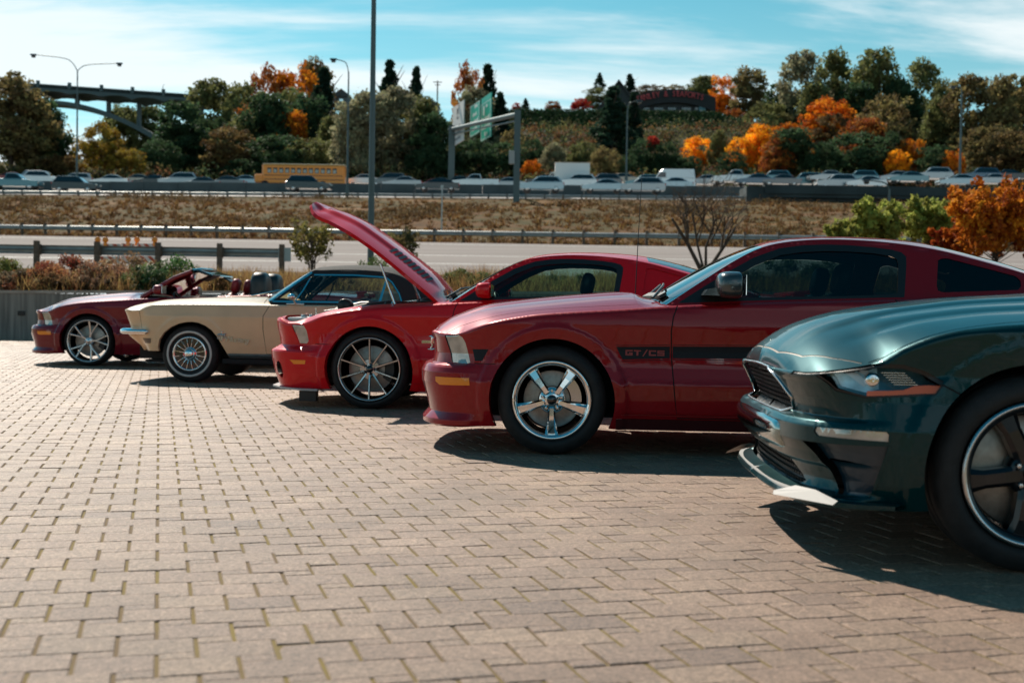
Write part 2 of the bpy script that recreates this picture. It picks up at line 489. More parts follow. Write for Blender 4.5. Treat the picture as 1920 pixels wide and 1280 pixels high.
def make_wheel(style, parent, x, yface, zc, Rt, Rr, wd, steer=0.0, far=False, rot=0.0):
    h = wd / 2; sgn = 1 if far else -1
    e = empty('wheel', (x, sgn * (yface - h), zc), (math.pi if far else 0) + steer, parent)
    key = ('wheel', style)
    if key not in CACHE:
        parts = [('tyre', tyre_mesh(Rt, Rr, wd))]
        b = MB(); y0 = -h
        if style == 'five_spoke':
            barrel(b, Rr, wd, .024)
            for k in range(5):
                a = -math.pi / 2 + 2 * math.pi * k / 5 + rot
                spoke(b, [(.052, .022, y0 + .018, y0 + .07), (.10, .024, y0 + .016, y0 + .075), (.16, .031, y0 + .022, y0 + .085), (Rr - .028, .041, y0 + .034, y0 + .1)], a)
            b.lathe_y([(.001, y0 + .030), (.078, y0 + .030), (.088, y0 + .05), (.088, y0 + .09)], 30)
            parts.append(('rim', b.mesh('rim', M['chrome'])))
            c = MB(); c.lathe_y([(.001, y0 + .004), (.024, y0 + .005), (.030, y0 + .012), (.032, y0 + .03)], 24); parts.append(('hub_cap', c.mesh('hub_cap', M['gloss_black'])))
            c = MB(); lugs(c, .062, y0 + .026, 5, .011, math.pi / 2); lm = c.mesh('lug_nut', M['chrome']); parts += [('lug_nut', lm, q) for q in c.places]
        elif style == 'ten_spoke':
            barrel(b, Rr, wd, .012)
            for k in range(10):
                a = math.pi / 2 + 2 * math.pi * k / 10 + rot
                spoke(b, [(.050, .013, y0 + .028, y0 + .06), (.12, .010, y0 + .016, y0 + .05), (.20, .008, y0 + .006, y0 + .04), (Rr - .012, .0095, y0 + .002, y0 + .045)], a)
            for k in range(5):
                a = math.pi / 2 + math.pi / 10 + 2 * math.pi * k / 5
                spoke(b, [(.03, .02, y0 + .028, y0 + .07), (.085, .026, y0 + .030, y0 + .07)], a)
            b.lathe_y([(.001, y0 + .030), (.045, y0 + .030), (.050, y0 + .05), (.05, y0 + .09)], 30)
            parts.append(('rim', b.mesh('rim', M['dark_chrome'])))
            c = MB(); c.lathe_y([(.001, y0 + .012), (.028, y0 + .014), (.033, y0 + .03)], 24); parts.append(('hub_cap', c.mesh('hub_cap', M['gloss_black'])))
            c = MB(); lugs(c, .062, y0 + .03, 5, .013, math.pi / 2 - .3); lm = c.mesh('lug_nut', M['gloss_black']); parts += [('lug_nut', lm, q) for q in c.places]
        elif style == 'split_spoke':
            barrel(b, Rr, wd, .016)
            for k in range(5):
                a = R(3) + 2 * math.pi * k / 5 + rot
                spoke(b, [(.035, .020, y0 + .03, y0 + .07), (.10, .018, y0 + .024, y0 + .065)], a)
                for s_ in (-1, 1):
                    pts = []
                    for q in range(7):
                        f = q / 6; r = .09 + (Rr - .012 - .09) * f; da = s_ * (.035 + .27 * f**.8) * (1 - .22 * f * f)
                        pts.append((r, a + da))
                    V = []
                    for q, (r, t) in enumerate(pts):
                        hw = .011 + .003 * q / 6; f = q / 6
                        for tq, y in ((-hw, .03), (-hw, .006), (-hw * .5, 0), (hw * .5, 0), (hw, .006), (hw, .03)):
                            V.append((r * math.cos(t) - tq * math.sin(t), y0 + .022 - .016 * f + y, r * math.sin(t) + tq * math.cos(t)))
                    b.add(V, [(i * 6 + k2, i * 6 + (k2 + 1) % 6, (i + 1) * 6 + (k2 + 1) % 6, (i + 1) * 6 + k2) for i in range(6) for k2 in range(6)])
            b.lathe_y([(.001, y0 + .020), (.035, y0 + .022), (.062, y0 + .034), (.066, y0 + .08)], 30)
            parts.append(('rim', b.mesh('rim', M['silver'])))
            c = MB(); c.lathe_y([(.001, y0 + .012), (.022, y0 + .013), (.026, y0 + .025)], 24); parts.append(('hub_cap', c.mesh('hub_cap', M['chrome'])))
            c = MB(); lugs(c, .05, y0 + .026, 5, .010, R(39)); lm = c.mesh('lug_nut', M['dark_chrome']); parts += [('lug_nut', lm, q) for q in c.places]
        elif style == 'wheel_cover':
            b.lathe_y([(Rr + .006, y0 + .002), (Rr - .004, y0 - .008), (Rr - .016, y0 + .004), (Rr - .02, y0 + .02)], 48)
            for k in range(16):
                a = 2 * math.pi * (k + .5) / 16
                spoke(b, [(.075, .0045, y0 + .010, y0 + .03), (.12, .005, y0 + .002, y0 + .03), (Rr - .018, .006, y0 + .006, y0 + .03)], a)
            b.lathe_y([(.001, y0 - .035), (.025, y0 - .033), (.045, y0 - .026), (.056, y0 - .012), (.062, y0 + .004), (.076, y0 + .006), (.08, y0 + .02)], 36)
            parts.append(('wheel_cover', b.mesh('wheel_cover', M['chrome'])))
            c = MB(); c.lathe_y([(.06, y0 + .022), (Rr - .012, y0 + .022)], 48); parts.append(('slot_ring', c.mesh('slot_ring', M['gloss_black'])))
            c = MB(); r0, r1 = Rr + (Rt - Rr) * .36, Rr + (Rt - Rr) * .50
            c.lathe_y([(r0 - .004, y0 - .004), (r0, y0 - .0125), (r1, y0 - .0135), (r1 + .004, y0 - .004)], 64); parts.append(('whitewall', c.mesh('whitewall', M['white_rubber'])))
        elif style == 'black_spoke':
            barrel(b, Rr, wd, .03)
            for k in range(5):
                a = R(188) + 2 * math.pi * k / 5 + rot
                spoke(b, [(.045, .036, y0 + .03, y0 + .08), (.10, .034, y0 + .022, y0 + .075), (.17, .033, y0 + .022, y0 + .08), (Rr - .035, .045, y0 + .028, y0 + .1)], a)
            b.lathe_y([(.001, y0 + .034), (.075, y0 + .034), (.085, y0 + .06), (.085, y0 + .1)], 30)
            parts.append(('rim', b.mesh('rim', M['blue_black'])))
            c = MB(); c.lathe_y([(Rr - .008, y0 - .002), (Rr + .004, y0 - .010), (Rr - .012, y0 - .010), (Rr - .016, y0 + .002)], 72); parts.append(('rim_edge', c.mesh('rim_edge', M['silver'])))
            c = MB(); c.lathe_y([(.001, y0 + .010), (.028, y0 + .012), (.034, y0 + .03)], 24); parts.append(('hub_cap', c.mesh('hub_cap', M['gloss_black'])))
            c = MB(); lugs(c, .06, y0 + .03, 5, .012, R(151)); lm = c.mesh('lug_nut', M['silver']); parts += [('lug_nut', lm, q) for q in c.places]
        if style != 'wheel_cover':
            c = MB(); rd = Rr * (.74 if style != 'black_spoke' else .80)
            c.lathe_y([(.06, y0 + .115), (rd - .004, y0 + .115), (rd, y0 + .118), (rd, y0 + .138), (.06, y0 + .14)], 48)
            for k in range(30):
                if style != 'ten_spoke': break
                t = 2 * math.pi * k / 30; rr_ = rd * (.6 + .12 * (k % 3))
                c.lathe_y([(.001, y0 + .1135), (.006, y0 + .1135), (.006, y0 + .1155)], 6, (rr_ * math.cos(t), 0, rr_ * math.sin(t)), False)
            parts.append(('brake_disc', c.mesh('brake_disc', M['steel'])))
            c = MB()
            aa = R(20) if style == 'five_spoke' else R(-10)
            V = []
            for q in range(9):
                t = aa - .42 + .84 * q / 8
                for r, y in ((rd * .62, .085), (rd * .66, .075), (rd * 1.02, .075), (rd * 1.06, .09), (rd * 1.06, .16), (rd * .62, .16)):
                    V.append((r * math.cos(t), y0 + y, r * math.sin(t)))
            F = [(i * 6 + k2, i * 6 + (k2 + 1) % 6, (i + 1) * 6 + (k2 + 1) % 6, (i + 1) * 6 + k2) for i in range(8) for k2 in range(6)] + [tuple(range(6)), tuple(range(48, 54))]
            c.add(V, F); parts.append(('brake_caliper', c.mesh('brake_caliper', M['dark_chrome'] if style == 'five_spoke' else M['black'])))
        CACHE[key] = parts
    for p_ in CACHE[key]: link(p_[0], p_[1], e, p_[2] if len(p_) > 2 else None)
    return e
CACHE = {}
M['dark_chrome'].node_tree.nodes['Principled BSDF'].inputs['Base Color'].default_value = (.48, .48, .50, 1)
M['blue_black'] = mat('satin_black_alloy', (.008, .010, .014), .28, .3, coat=.5)
# ------------------------------------------------------------------ lot of interlocking pavers
def sheet(name, rows, m, kind='structure', sub=None):
    """grid of points rows[j][i] -> one sheet facing up"""
    V = [tuple(p) for r in rows for p in r]; n = len(rows[0]); F = []
    for j in range(len(rows) - 1):
        for i in range(n - 1): F.append((j * n + i, j * n + i + 1, (j + 1) * n + i + 1, (j + 1) * n + i))
    me = bpy.data.meshes.new(name); me.from_pydata(V, [], F); me.materials.append(m); me.polygons.foreach_set('use_smooth', [True] * len(F))
    return tag(link(name, me), kind=kind)

def node_mat(name):
    m = bpy.data.materials.new(name); m.use_nodes = True; t = m.node_tree
    return m, t, t.nodes['Principled BSDF']

# joint sand, mossy in places
m_joint, t, b_ = node_mat('joint_sand')
tcn = t.nodes.new('ShaderNodeTexCoord'); n = t.nodes.new('ShaderNodeTexNoise'); n.inputs['Scale'].default_value = 1.6; n.inputs['Detail'].default_value = 8
t.links.new(tcn.outputs['Object'], n.inputs['Vector']); r = t.nodes.new('ShaderNodeValToRGB'); t.links.new(n.outputs[0], r.inputs[0])
r.color_ramp.elements[0].position, r.color_ramp.elements[1].position = .40, .62
r.color_ramp.elements[0].color = (.15, .10, .05, 1); r.color_ramp.elements[1].color = (.20, .145, .035, 1)
t.links.new(r.outputs[0], b_.inputs['Base Color']); b_.inputs['Roughness'].default_value = .95

m_pav, t, b_ = node_mat('concrete_paver')
tcn = t.nodes.new('ShaderNodeTexCoord'); oi = t.nodes.new('ShaderNodeObjectInfo'); at_ = t.nodes.new('ShaderNodeAttribute'); at_.attribute_name = 'tint'
geo_ = t.nodes.new('ShaderNodeNewGeometry')
def mth(t, op, a, b=None):
    n = t.nodes.new('ShaderNodeMath'); n.operation = op
    for i, v in enumerate((a, b)):
        if v is None: continue
        if isinstance(v, (int, float)): n.inputs[i].default_value = v
        else: t.links.new(v, n.inputs[i])
    return n.outputs[0]
rnd = mth(t, 'FRACT', mth(t, 'ADD', oi.outputs['Random'], at_.outputs['Fac']))
r = t.nodes.new('ShaderNodeValToRGB'); t.links.new(rnd, r.inputs[0])
for p, c in ((0, (.285, .188, .140)), (.3, (.36, .25, .188)), (.6, (.315, .215, .165)), (.85, (.385, .272, .20)), (1, (.245, .165, .130))):
    e = r.color_ramp.elements.new(p) if p not in (0, 1) else r.color_ramp.elements[0 if p == 0 else -1]; e.color = (*c, 1)
n1_ = t.nodes.new('ShaderNodeTexNoise'); n1_.inputs['Scale'].default_value = 150; n1_.inputs['Detail'].default_value = 5; n1_.inputs['Roughness'].default_value = .75; t.links.new(geo_.outputs['Position'], n1_.inputs['Vector'])
n2_ = t.nodes.new('ShaderNodeTexNoise'); n2_.inputs['Scale'].default_value = 1.4; n2_.inputs['Detail'].default_value = 7; t.links.new(geo_.outputs['Position'], n2_.inputs['Vector'])
mx = t.nodes.new('ShaderNodeMix'); mx.data_type = 'RGBA'; mx.blend_type = 'MULTIPLY'; mx.inputs[0].default_value = 1
n3_ = t.nodes.new('ShaderNodeTexNoise'); n3_.inputs['Scale'].default_value = 55; n3_.inputs['Detail'].default_value = 6; n3_.inputs['Roughness'].default_value = .8; t.links.new(geo_.outputs['Position'], n3_.inputs['Vector'])
spk = t.nodes.new('ShaderNodeMath'); spk.operation = 'ADD'; t.links.new(mth(t, 'MULTIPLY', n1_.outputs[0], .55), spk.inputs[0]); t.links.new(mth(t, 'MULTIPLY', n3_.outputs[0], .45), spk.inputs[1])
r2 = t.nodes.new('ShaderNodeValToRGB'); r2.color_ramp.elements[0].position, r2.color_ramp.elements[1].position = .36, .62
r2.color_ramp.elements[0].color = (.30, .29, .28, 1); r2.color_ramp.elements[1].color = (1.55, 1.50, 1.45, 1); t.links.new(spk.outputs[0], r2.inputs[0])
r3 = t.nodes.new('ShaderNodeValToRGB'); r3.color_ramp.elements[0].position, r3.color_ramp.elements[1].position = .3, .7
r3.color_ramp.elements[0].color = (.72, .71, .70, 1); r3.color_ramp.elements[1].color = (1.08, 1.06, 1.04, 1); t.links.new(n2_.outputs[0], r3.inputs[0])
mx2 = t.nodes.new('ShaderNodeMix'); mx2.data_type = 'RGBA'; mx2.blend_type = 'MULTIPLY'; mx2.inputs[0].default_value = 1
t.links.new(r.outputs[0], mx.inputs[6]); t.links.new(r2.outputs[0], mx.inputs[7]); t.links.new(mx.outputs[2], mx2.inputs[6]); t.links.new(r3.outputs[0], mx2.inputs[7])
vor = t.nodes.new('ShaderNodeTexVoronoi'); vor.inputs['Scale'].default_value = 120; t.links.new(geo_.outputs['Position'], vor.inputs['Vector'])
vor2 = t.nodes.new('ShaderNodeTexVoronoi'); vor2.inputs['Scale'].default_value = 52; t.links.new(geo_.outputs['Position'], vor2.inputs['Vector'])
vb1 = t.nodes.new('ShaderNodeRGBToBW'); t.links.new(vor.outputs['Color'], vb1.inputs[0]); vb2 = t.nodes.new('ShaderNodeRGBToBW'); t.links.new(vor2.outputs['Color'], vb2.inputs[0])
agg = mth(t, 'ADD', .52, mth(t, 'ADD', mth(t, 'MULTIPLY', vb1.outputs[0], .58), mth(t, 'MULTIPLY', vb2.outputs[0], .36)))
mx3 = t.nodes.new('ShaderNodeMix'); mx3.data_type = 'RGBA'; mx3.blend_type = 'MULTIPLY'; mx3.inputs[0].default_value = 1
t.links.new(mx2.outputs[2], mx3.inputs[6]); t.links.new(agg, mx3.inputs[7])
t.links.new(mx3.outputs[2], b_.inputs['Base Color'])
b_.inputs['Roughness'].default_value = .50; b_.inputs['Specular IOR Level'].default_value = .5
bn = t.nodes.new('ShaderNodeBump'); bn.inputs['Strength'].default_value = 1.0; bn.inputs['Distance'].default_value = .006
t.links.new(n1_.outputs[0], bn.inputs['Height']); t.links.new(bn.outputs[0], b_.inputs['Normal'])

lot = sheet('paved_lot', [[(x, y, -.0048) for x in (-60, 60)] for y in (-60, 27.9)], m_joint)
PA, PB, PC = .103, .147, .059
yaw = math.radians(15.8); pu = np.array([math.cos(yaw), math.sin(yaw)]); pv = np.array([-math.sin(yaw), math.cos(yaw)])
cells = []
for i in range(-245, 246):
    for j in range(-45, 290):
        k = -(j // 2)
        uv = i * np.array([2 * PA, -PC]) + j * np.array([PA, PB]) + k * np.array([2 * PA, -PC])
        for kind, o_, sz in ((0, (0, 0), (2 * PA, PB)), (1, (2 * PA, PB - PC), (PA, PC))):
            c = uv + np.array(o_) + np.array(sz) / 2; xy = c[0] * pu + c[1] * pv
            if 1.6 < xy[1] < 27.5 and abs(xy[0]) < .43 * xy[1] + 3.2: cells.append((xy[1], xy[0], kind))
cells.sort(key=lambda c: (abs(c[1]) > .415 * c[0] + .12 or c[0] < 2.95, c[0]))
def paver_verts(L, W, g=.0056, bev=.0035, top=0.0, h=.02):
    x, y = L / 2 - g, W / 2 - g * .30
    o = []
    for ins, z in ((0, -h), (0, top - bev * .7), (bev, top)):
        o += [(-x + ins, -y + ins, z), (x - ins, -y + ins, z), (x - ins, y - ins, z), (-x + ins, y - ins, z)]
    return o
PF = [(8, 9, 10, 11)] + [(a * 4 + i, a * 4 + (i + 1) % 4, (a + 1) * 4 + (i + 1) % 4, (a + 1) * 4 + i) for a in (0, 1) for i in range(4)]
pm_ = []
for nm, L, W in (('paver', 2 * PA, PB), ('paver', PA, PC)):
    me = bpy.data.meshes.new(nm); me.from_pydata(paver_verts(L, W), [], PF); me.materials.append(m_pav); pm_.append(me)
base = [np.array(paver_verts(2 * PA, PB)), np.array(paver_verts(PA, PC))]
VV, FF, TT = [], [], []
for q, (y, x, kind) in enumerate(cells):
    tilt = rng.normal(0, .006, 2); dz = rng.normal(0, .0011); dr = rng.normal(0, .006)
    if q < 300:
        o = link('paver', pm_[kind], lot, (x, y, dz)); o.rotation_euler = (tilt[0], tilt[1], yaw + dr)
    else:
        B = base[kind].copy(); ca, sa = math.cos(yaw + dr), math.sin(yaw + dr)
        B[:, 2] += B[:, 0] * tilt[0] + B[:, 1] * tilt[1] + dz
        P = np.stack([B[:, 0] * ca - B[:, 1] * sa + x, B[:, 0] * sa + B[:, 1] * ca + y, B[:, 2]], 1)
        k = 12 * len(VV); VV.append(P); FF.append(np.array(PF) + k); TT.append(np.full(12, rng.random()))
me = bpy.data.meshes.new('paver_field'); VV = np.vstack(VV); FF = np.vstack(FF)
me.from_pydata(VV.tolist(), [], FF.tolist()); me.materials.append(m_pav)
a_ = me.attributes.new('tint', 'FLOAT', 'POINT'); a_.data.foreach_set('value', np.concatenate(TT))
pf = link('paver_field', me, lot); pf['kind'] = 'stuff'

# ------------------------------------------------------------------ ground beyond the wall
def road_far(X): return 75.9 - .366 * X * .85, 4.66 - .0160 * X        # (Y, z) of the road's far edge
def road_near(X): return 44.0 - .20 * X, 1.98 - .004 * X
def hill_top(X): return 127.5, 11.72 + .008 * X
def hn(x, y, s=1.0): return s * (math.sin(x * .31 + 1.7 * math.sin(y * .21)) * .5 + math.sin(x * .83 + y * .57 + 2) * .3 + math.sin(x * 1.9 - y * 1.3) * .2)

def grass_mat(name, cols, scale=.5):
    m, t, b_ = node_mat(name); tc_ = t.nodes.new('ShaderNodeTexCoord')
    mp = t.nodes.new('ShaderNodeMapping'); mp.inputs['Scale'].default_value = (.45, .9, 1.6); t.links.new(tc_.outputs['Object'], mp.inputs[0])
    n = t.nodes.new('ShaderNodeTexNoise'); n.inputs['Scale'].default_value = scale; n.inputs['Detail'].default_value = 9; n.inputs['Roughness'].default_value = .68
    t.links.new(mp.outputs[0], n.inputs['Vector']); r = t.nodes.new('ShaderNodeValToRGB'); t.links.new(n.outputs[0], r.inputs[0])
    e = r.color_ramp.elements; e[0].position, e[1].position = .30, .72; e[0].color = (*cols[0], 1); e[1].color = (*cols[-1], 1)
    for i, c in enumerate(cols[1:-1]): k = e.new(.30 + .42 * (i + 1) / (len(cols) - 1)); k.color = (*c, 1)
    t.links.new(r.outputs[0], b_.inputs['Base Color']); b_.inputs['Roughness'].default_value = .95; b_.inputs['Specular IOR Level'].default_value = .1
    return m
m_dry = grass_mat('dry_grass', [(.030, .025, .013), (.15, .075, .034), (.060, .055, .020), (.22, .115, .052), (.10, .055, .026)], .22)
m_bed = grass_mat('planting_soil', [(.05, .04, .025), (.14, .09, .045), (.20, .13, .06)], 1.2)
m_wild = grass_mat('wild_slope', [(.02, .028, .014), (.07, .05, .024), (.04, .045, .02), (.11, .065, .03)], .25)

XS = np.linspace(-60, 60, 61)
def wall_top(X): return 1.085 + .0135 * (X + 11)
bed_rows = []
for f in np.linspace(0, 1, 12):
    row = []
    for x in XS:
        y1, z1 = road_near(x); y = 27.95 + (y1 - 27.95) * f; z = (wall_top(x) - .05) * (1 - f) + z1 * f
        row.append((x, y, z + hn(x, y, .06) * (0 < f < 1)))
    bed_rows.append(row)
sheet('planting_bed', bed_rows, m_bed)

# concrete road, with joints, tyre wear and white lane lines as thin sheets
m_road, t, b_ = node_mat('road_concrete'); tc_ = t.nodes.new('ShaderNodeTexCoord')
mp = t.nodes.new('ShaderNodeMapping'); mp.inputs['Rotation'].default_value = (0, 0, .26); mp.inputs['Scale'].default_value = (.05, 1.1, 1); t.links.new(tc_.outputs['Object'], mp.inputs[0])
n = t.nodes.new('ShaderNodeTexNoise'); n.inputs['Scale'].default_value = 1; n.inputs['Detail'].default_value = 5; t.links.new(mp.outputs[0], n.inputs['Vector'])
r = t.nodes.new('ShaderNodeValToRGB'); r.color_ramp.elements[0].position, r.color_ramp.elements[1].position = .35, .65
r.color_ramp.elements[0].color = (.22, .19, .178, 1); r.color_ramp.elements[1].color = (.29, .252, .236, 1); t.links.new(n.outputs[0], r.inputs[0]); t.links.new(r.outputs[0], b_.inputs['Base Color']); b_.inputs['Roughness'].default_value = .95; b_.inputs['Specular IOR Level'].default_value = .2
def road_pt(x, f, lift=0.0):
    y0, z0 = road_near(x); y1, z1 = road_far(x); return (x, y0 + (y1 - y0) * f, z0 + (z1 - z0) * f + lift)
sheet('road', [[road_pt(x, f) for x in XS] for f in np.linspace(0, 1, 9)], m_road)
m_line = mat('road_paint', (.72, .70, .66), .6)
for f in (.22, .45):
    sheet('lane_marking', [[road_pt(x, f, .006) for x in XS], [road_pt(x, f + .008, .006) for x in XS]], m_line)
sheet('lane_marking', [[road_pt(x, .90, .006) for x in XS], [road_pt(x, .907, .006) for x in XS]], m_line)

rows = []
for f in np.linspace(0, 1, 40):
    row = []
    for x in np.linspace(-75, 75, 121):
        y0, z0 = road_far(x); y1, z1 = hill_top(x); g = f**.92
        # verge first almost flat, then the bank
        z = z0 + (z1 - z0) * (f * .12 if f < .08 else .0096 + (f - .08) / .92 * .9904)
        row.append((x, y0 + (y1 - y0) * f, z + hn(x * .9, y0 + f * 40, .28) * min(1, f * 6) * (1 - f**6)))
    rows.append(row)
sheet('grass_bank', rows, m_dry)

# freeway shoulder, carriageway behind the barrier, and the slope beyond
m_asph = mat('freeway_concrete', (.42, .37, .34), .7, var=.12, vscale=.3)
X2 = np.linspace(-90, 110, 41)
sheet('freeway_shoulder', [[(x, 127.4, 11.78 + .008 * x) for x in X2], [(x, 135.2, 12.75 + .008 * x) for x in X2]], m_asph)
sheet('freeway', [[(x, 135.3, 12.74 + .008 * x) for x in X2], [(x, 137, 13.1 + .008 * x) for x in X2], [(x, 166, 16.9 + .008 * x) for x in X2]], m_asph)
def slope_z(x, y):
    """wooded hillside behind the freeway"""
    t1 = max(0, min(1, (y - 166) / 75)); s = t1 * t1 * (3 - 2 * t1)
    right = smooth01(-18, -1, x); left = 1 - right
    return 16.9 + .008 * x + s * (17.2 * float(right) + 10 * float(left)) + hn(x * .2, y * .2, .8) * s
sheet('hillside', [[(x, y, slope_z(x, y)) for x in np.linspace(-130, 150, 71)] for y in np.linspace(166, 420, 40)], m_wild)
sheet('far_ground', [[(x, y, 26) for x in (-2500, 2500)] for y in (421, 4500)], m_wild)
sheet('lower_ground', [[(x, y, -.3) for x in (-2500, 2500)] for y in (-2500, -59)], m_joint)

# retaining wall in cast panels, with a coping
m_conc, t, b_ = node_mat('fluted_concrete'); tc_ = t.nodes.new('ShaderNodeTexCoord')
mp = t.nodes.new('ShaderNodeMapping'); mp.inputs['Scale'].default_value = (14, 14, .8); t.links.new(tc_.outputs['Object'], mp.inputs[0])
n = t.nodes.new('ShaderNodeTexNoise'); n.inputs['Scale'].default_value = 1; n.inputs['Detail'].default_value = 6; t.links.new(mp.outputs[0], n.inputs['Vector'])
r = t.nodes.new('ShaderNodeValToRGB'); r.color_ramp.elements[0].position, r.color_ramp.elements[1].position = .3, .7
r.color_ramp.elements[0].color = (.13, .125, .115, 1); r.color_ramp.elements[1].color = (.27, .255, .23, 1); t.links.new(n.outputs[0], r.inputs[0]); t.links.new(r.outputs[0], b_.inputs['Base Color']); b_.inputs['Roughness'].default_value = .9
bn = t.nodes.new('ShaderNodeBump'); bn.inputs['Strength'].default_value = .5; bn.inputs['Distance'].default_value = .02; t.links.new(n.outputs[0], bn.inputs['Height']); t.links.new(bn.outputs[0], b_.inputs['Normal'])
wall = tag(empty('retaining_wall', (0, 27.75, 0)), 'low fluted concrete retaining wall along the back of the brick lot', 'wall')
x = -24.0
while x < 26:
    z = wall_top(x + 1.5) - .06; b = MB(); b.box((x + 1.5, 0, z / 2 - .1), (2.985, .24, z + .2)); b.build('wall_panel', m_conc, wall); x += 3.0
b = MB()
for k in range(16):
    xa, xb = -24 + k * 3.125, -24 + (k + 1) * 3.125; za, zb = wall_top(xa), wall_top(xb)
    b.add([(xa, -.15, za - .06), (xb, -.15, zb - .06), (xb, .15, zb - .06), (xa, .15, za - .06), (xa, -.15, za), (xb, -.15, zb), (xb, .15, zb), (xa, .15, za)], [(3, 2, 1, 0), (4, 5, 6, 7), (0, 1, 5, 4), (2, 3, 7, 6)])
b.build('wall_coping', mat('coping', (.34, .30, .26), .85, var=.15, vscale=3), wall)
p = at(40, 587, 27.62); b = MB(); b.box((p.x, p.y - 27.75, p.z), (.16, .04, .10), bev=.01); b.box((p.x, p.y - 27.75 - .02, p.z), (.09, .02, .04)); b.build('wall_light', M['black'], wall)
class CarBody:
    def __init__(s, root, spec):
        s.root, s.sp = root, spec
        C = catmull(spec['plan'], 30)
        x = C[:, 0]; x = np.maximum.accumulate(x + np.arange(len(x)) * 1e-7)
        s.X, s.Y = x, C[:, 1]
        ds = np.hypot(np.diff(C[:, 0]), np.diff(C[:, 1])); s.S = np.concatenate([[0], np.cumsum(ds)])
        tx, ty = np.gradient(s.X, s.S), np.gradient(s.Y, s.S)
        k = np.ones(15) / 15
        tx = np.convolve(np.pad(tx, 7, 'edge'), k, 'valid'); ty = np.convolve(np.pad(ty, 7, 'edge'), k, 'valid')
        L = np.hypot(tx, ty); s.nx, s.ny = -ty / L, tx / L
        s.ztop = Pch(spec['ztop']); s.dS = Lin(spec['dside']) if spec.get('lin', True) else Pch(spec['dside']); s.dF = Lin(spec['dfront']); s.dR = Lin(spec.get('drear', spec['dfront']))
        s.rt = spec.get('rtop', .035)
        s.zc = Pch(spec['zc'])
        s.arches = spec['arches']
        a0, a1 = spec.get('front_blend', (-.66, -.40)); s.fb = (a0, a1)
        s.rb = spec.get('rear_blend', (3.35, 3.6))
        # top edge
        ss = np.linspace(0, s.S[-1], 500); E = s.P(ss, s.ztop(s.x_of(ss)))
        s.ex = np.maximum.accumulate(E[:, 0] + np.arange(500) * 1e-6); s.ey, s.ez = E[:, 1], E[:, 2]
    def s_of(s, x): return np.interp(x, s.X, s.S)
    def x_of(s, q): return np.interp(q, s.S, s.X)
    def s_of_y(s, y):
        m = s.X < .0; yy = np.maximum.accumulate(s.Y[m] + np.arange(m.sum()) * 1e-7)
        return np.interp(y, yy, s.S[m])
    def P(s, q, z):
        q = np.asarray(q, float); z = np.asarray(z, float)
        q_, mir = np.abs(q), np.sign(q) + (q == 0)
        X, Y = np.interp(q_, s.S, s.X), np.interp(q_, s.S, s.Y); nx, ny = np.interp(q_, s.S, s.nx), np.interp(q_, s.S, s.ny)
        w = 1 - smooth01(s.fb[0], s.fb[1], X); r = smooth01(s.rb[0], s.rb[1], X)
        d = w * s.dF(z) + r * s.dR(z) + (1 - w - r) * s.dS(z)
        for ax, az, ar, fl in s.arches:
            rr = np.hypot(X - ax, z - az)
            d = d + fl * (1 - smooth01(ar + .055, ar + .10, rr)) * (z < az + ar + .2)
        t = s.rt - (s.ztop(X) - z); t = np.clip(t, 0, s.rt)
        d = d - (s.rt - np.sqrt(np.maximum(s.rt**2 - t**2, 0))) * s.sp.get('rk', 1.0)
        ex = s.sp.get('bump')
        if ex is not None: d = d + ex(X, Y, z)
        return np.stack([X + nx * d, (Y + ny * d) * mir, z + 0 * X], -1)
    def xz(s, pts, step=.02, closed=True, mode='x'):
        p = resample(pts, step, closed)
        f = s.s_of if mode == 'x' else s.s_of_y
        return np.stack([f(p[:, 0]), p[:, 1]], 1)
    def outline(s):
        bot = []
        for p in s.sp['bottom']:
            if isinstance(p, str):
                ax, az, ar, fl = s.arches[int(p[-1])]
                poly = s.sp.get(p)
                if poly is None:
                    zl = s.sp.get('arch_low', .20)
                    a0 = math.pi - math.asin((zl - az) / ar); a1 = math.asin((zl - az) / ar)
                    poly = [(ax + ar * math.cos(t), az + ar * math.sin(t)) for t in np.linspace(a0, a1, 40)]
                bot += list(poly)
            else: bot.append(p)
        lo = resample(bot, .025, False); s.low = np.stack([s.s_of(lo[:, 0]), lo[:, 1]], 1)
        q = np.linspace(s.S[-1], 0, 260); up = np.stack([q, s.ztop(s.x_of(q))], 1)
        return np.vstack([s.low, up])
    def girdle(s, regions):
        """regions: (name, polygon in (s, z))"""
        o = s.outline()
        zs = sorted(set(list(np.arange(.14, 1.12, .03)) + [p[0] for p in s.sp['dside']] + [p[0] + .004 for p in s.sp['dfront']] + [p[0] - .004 for p in s.sp['dfront']]))
        q = np.concatenate([np.arange(0, 1.6, .022), np.arange(1.6, s.S[-1], .05)])
        G = np.array([(a, b) for a in q for b in zs]); G = G + rng.normal(0, .0004, G.shape)
        extra = []
        for i in range(5): extra.append(np.stack([q, s.ztop(s.x_of(q)) - s.rt * (i + .35) / 5], 1))
        for ax, az, ar, fl in s.arches:
            for k in (.012, .03, .055, .078, .1):
                t = np.linspace(-.3, math.pi + .3, 46); extra.append(np.stack([s.s_of(ax + (ar + k) * np.cos(t)), az + (ar + k) * np.sin(t)], 1))
        G = np.vstack([G] + extra)
        return surface(s.P, o, G, regions, flip=True)
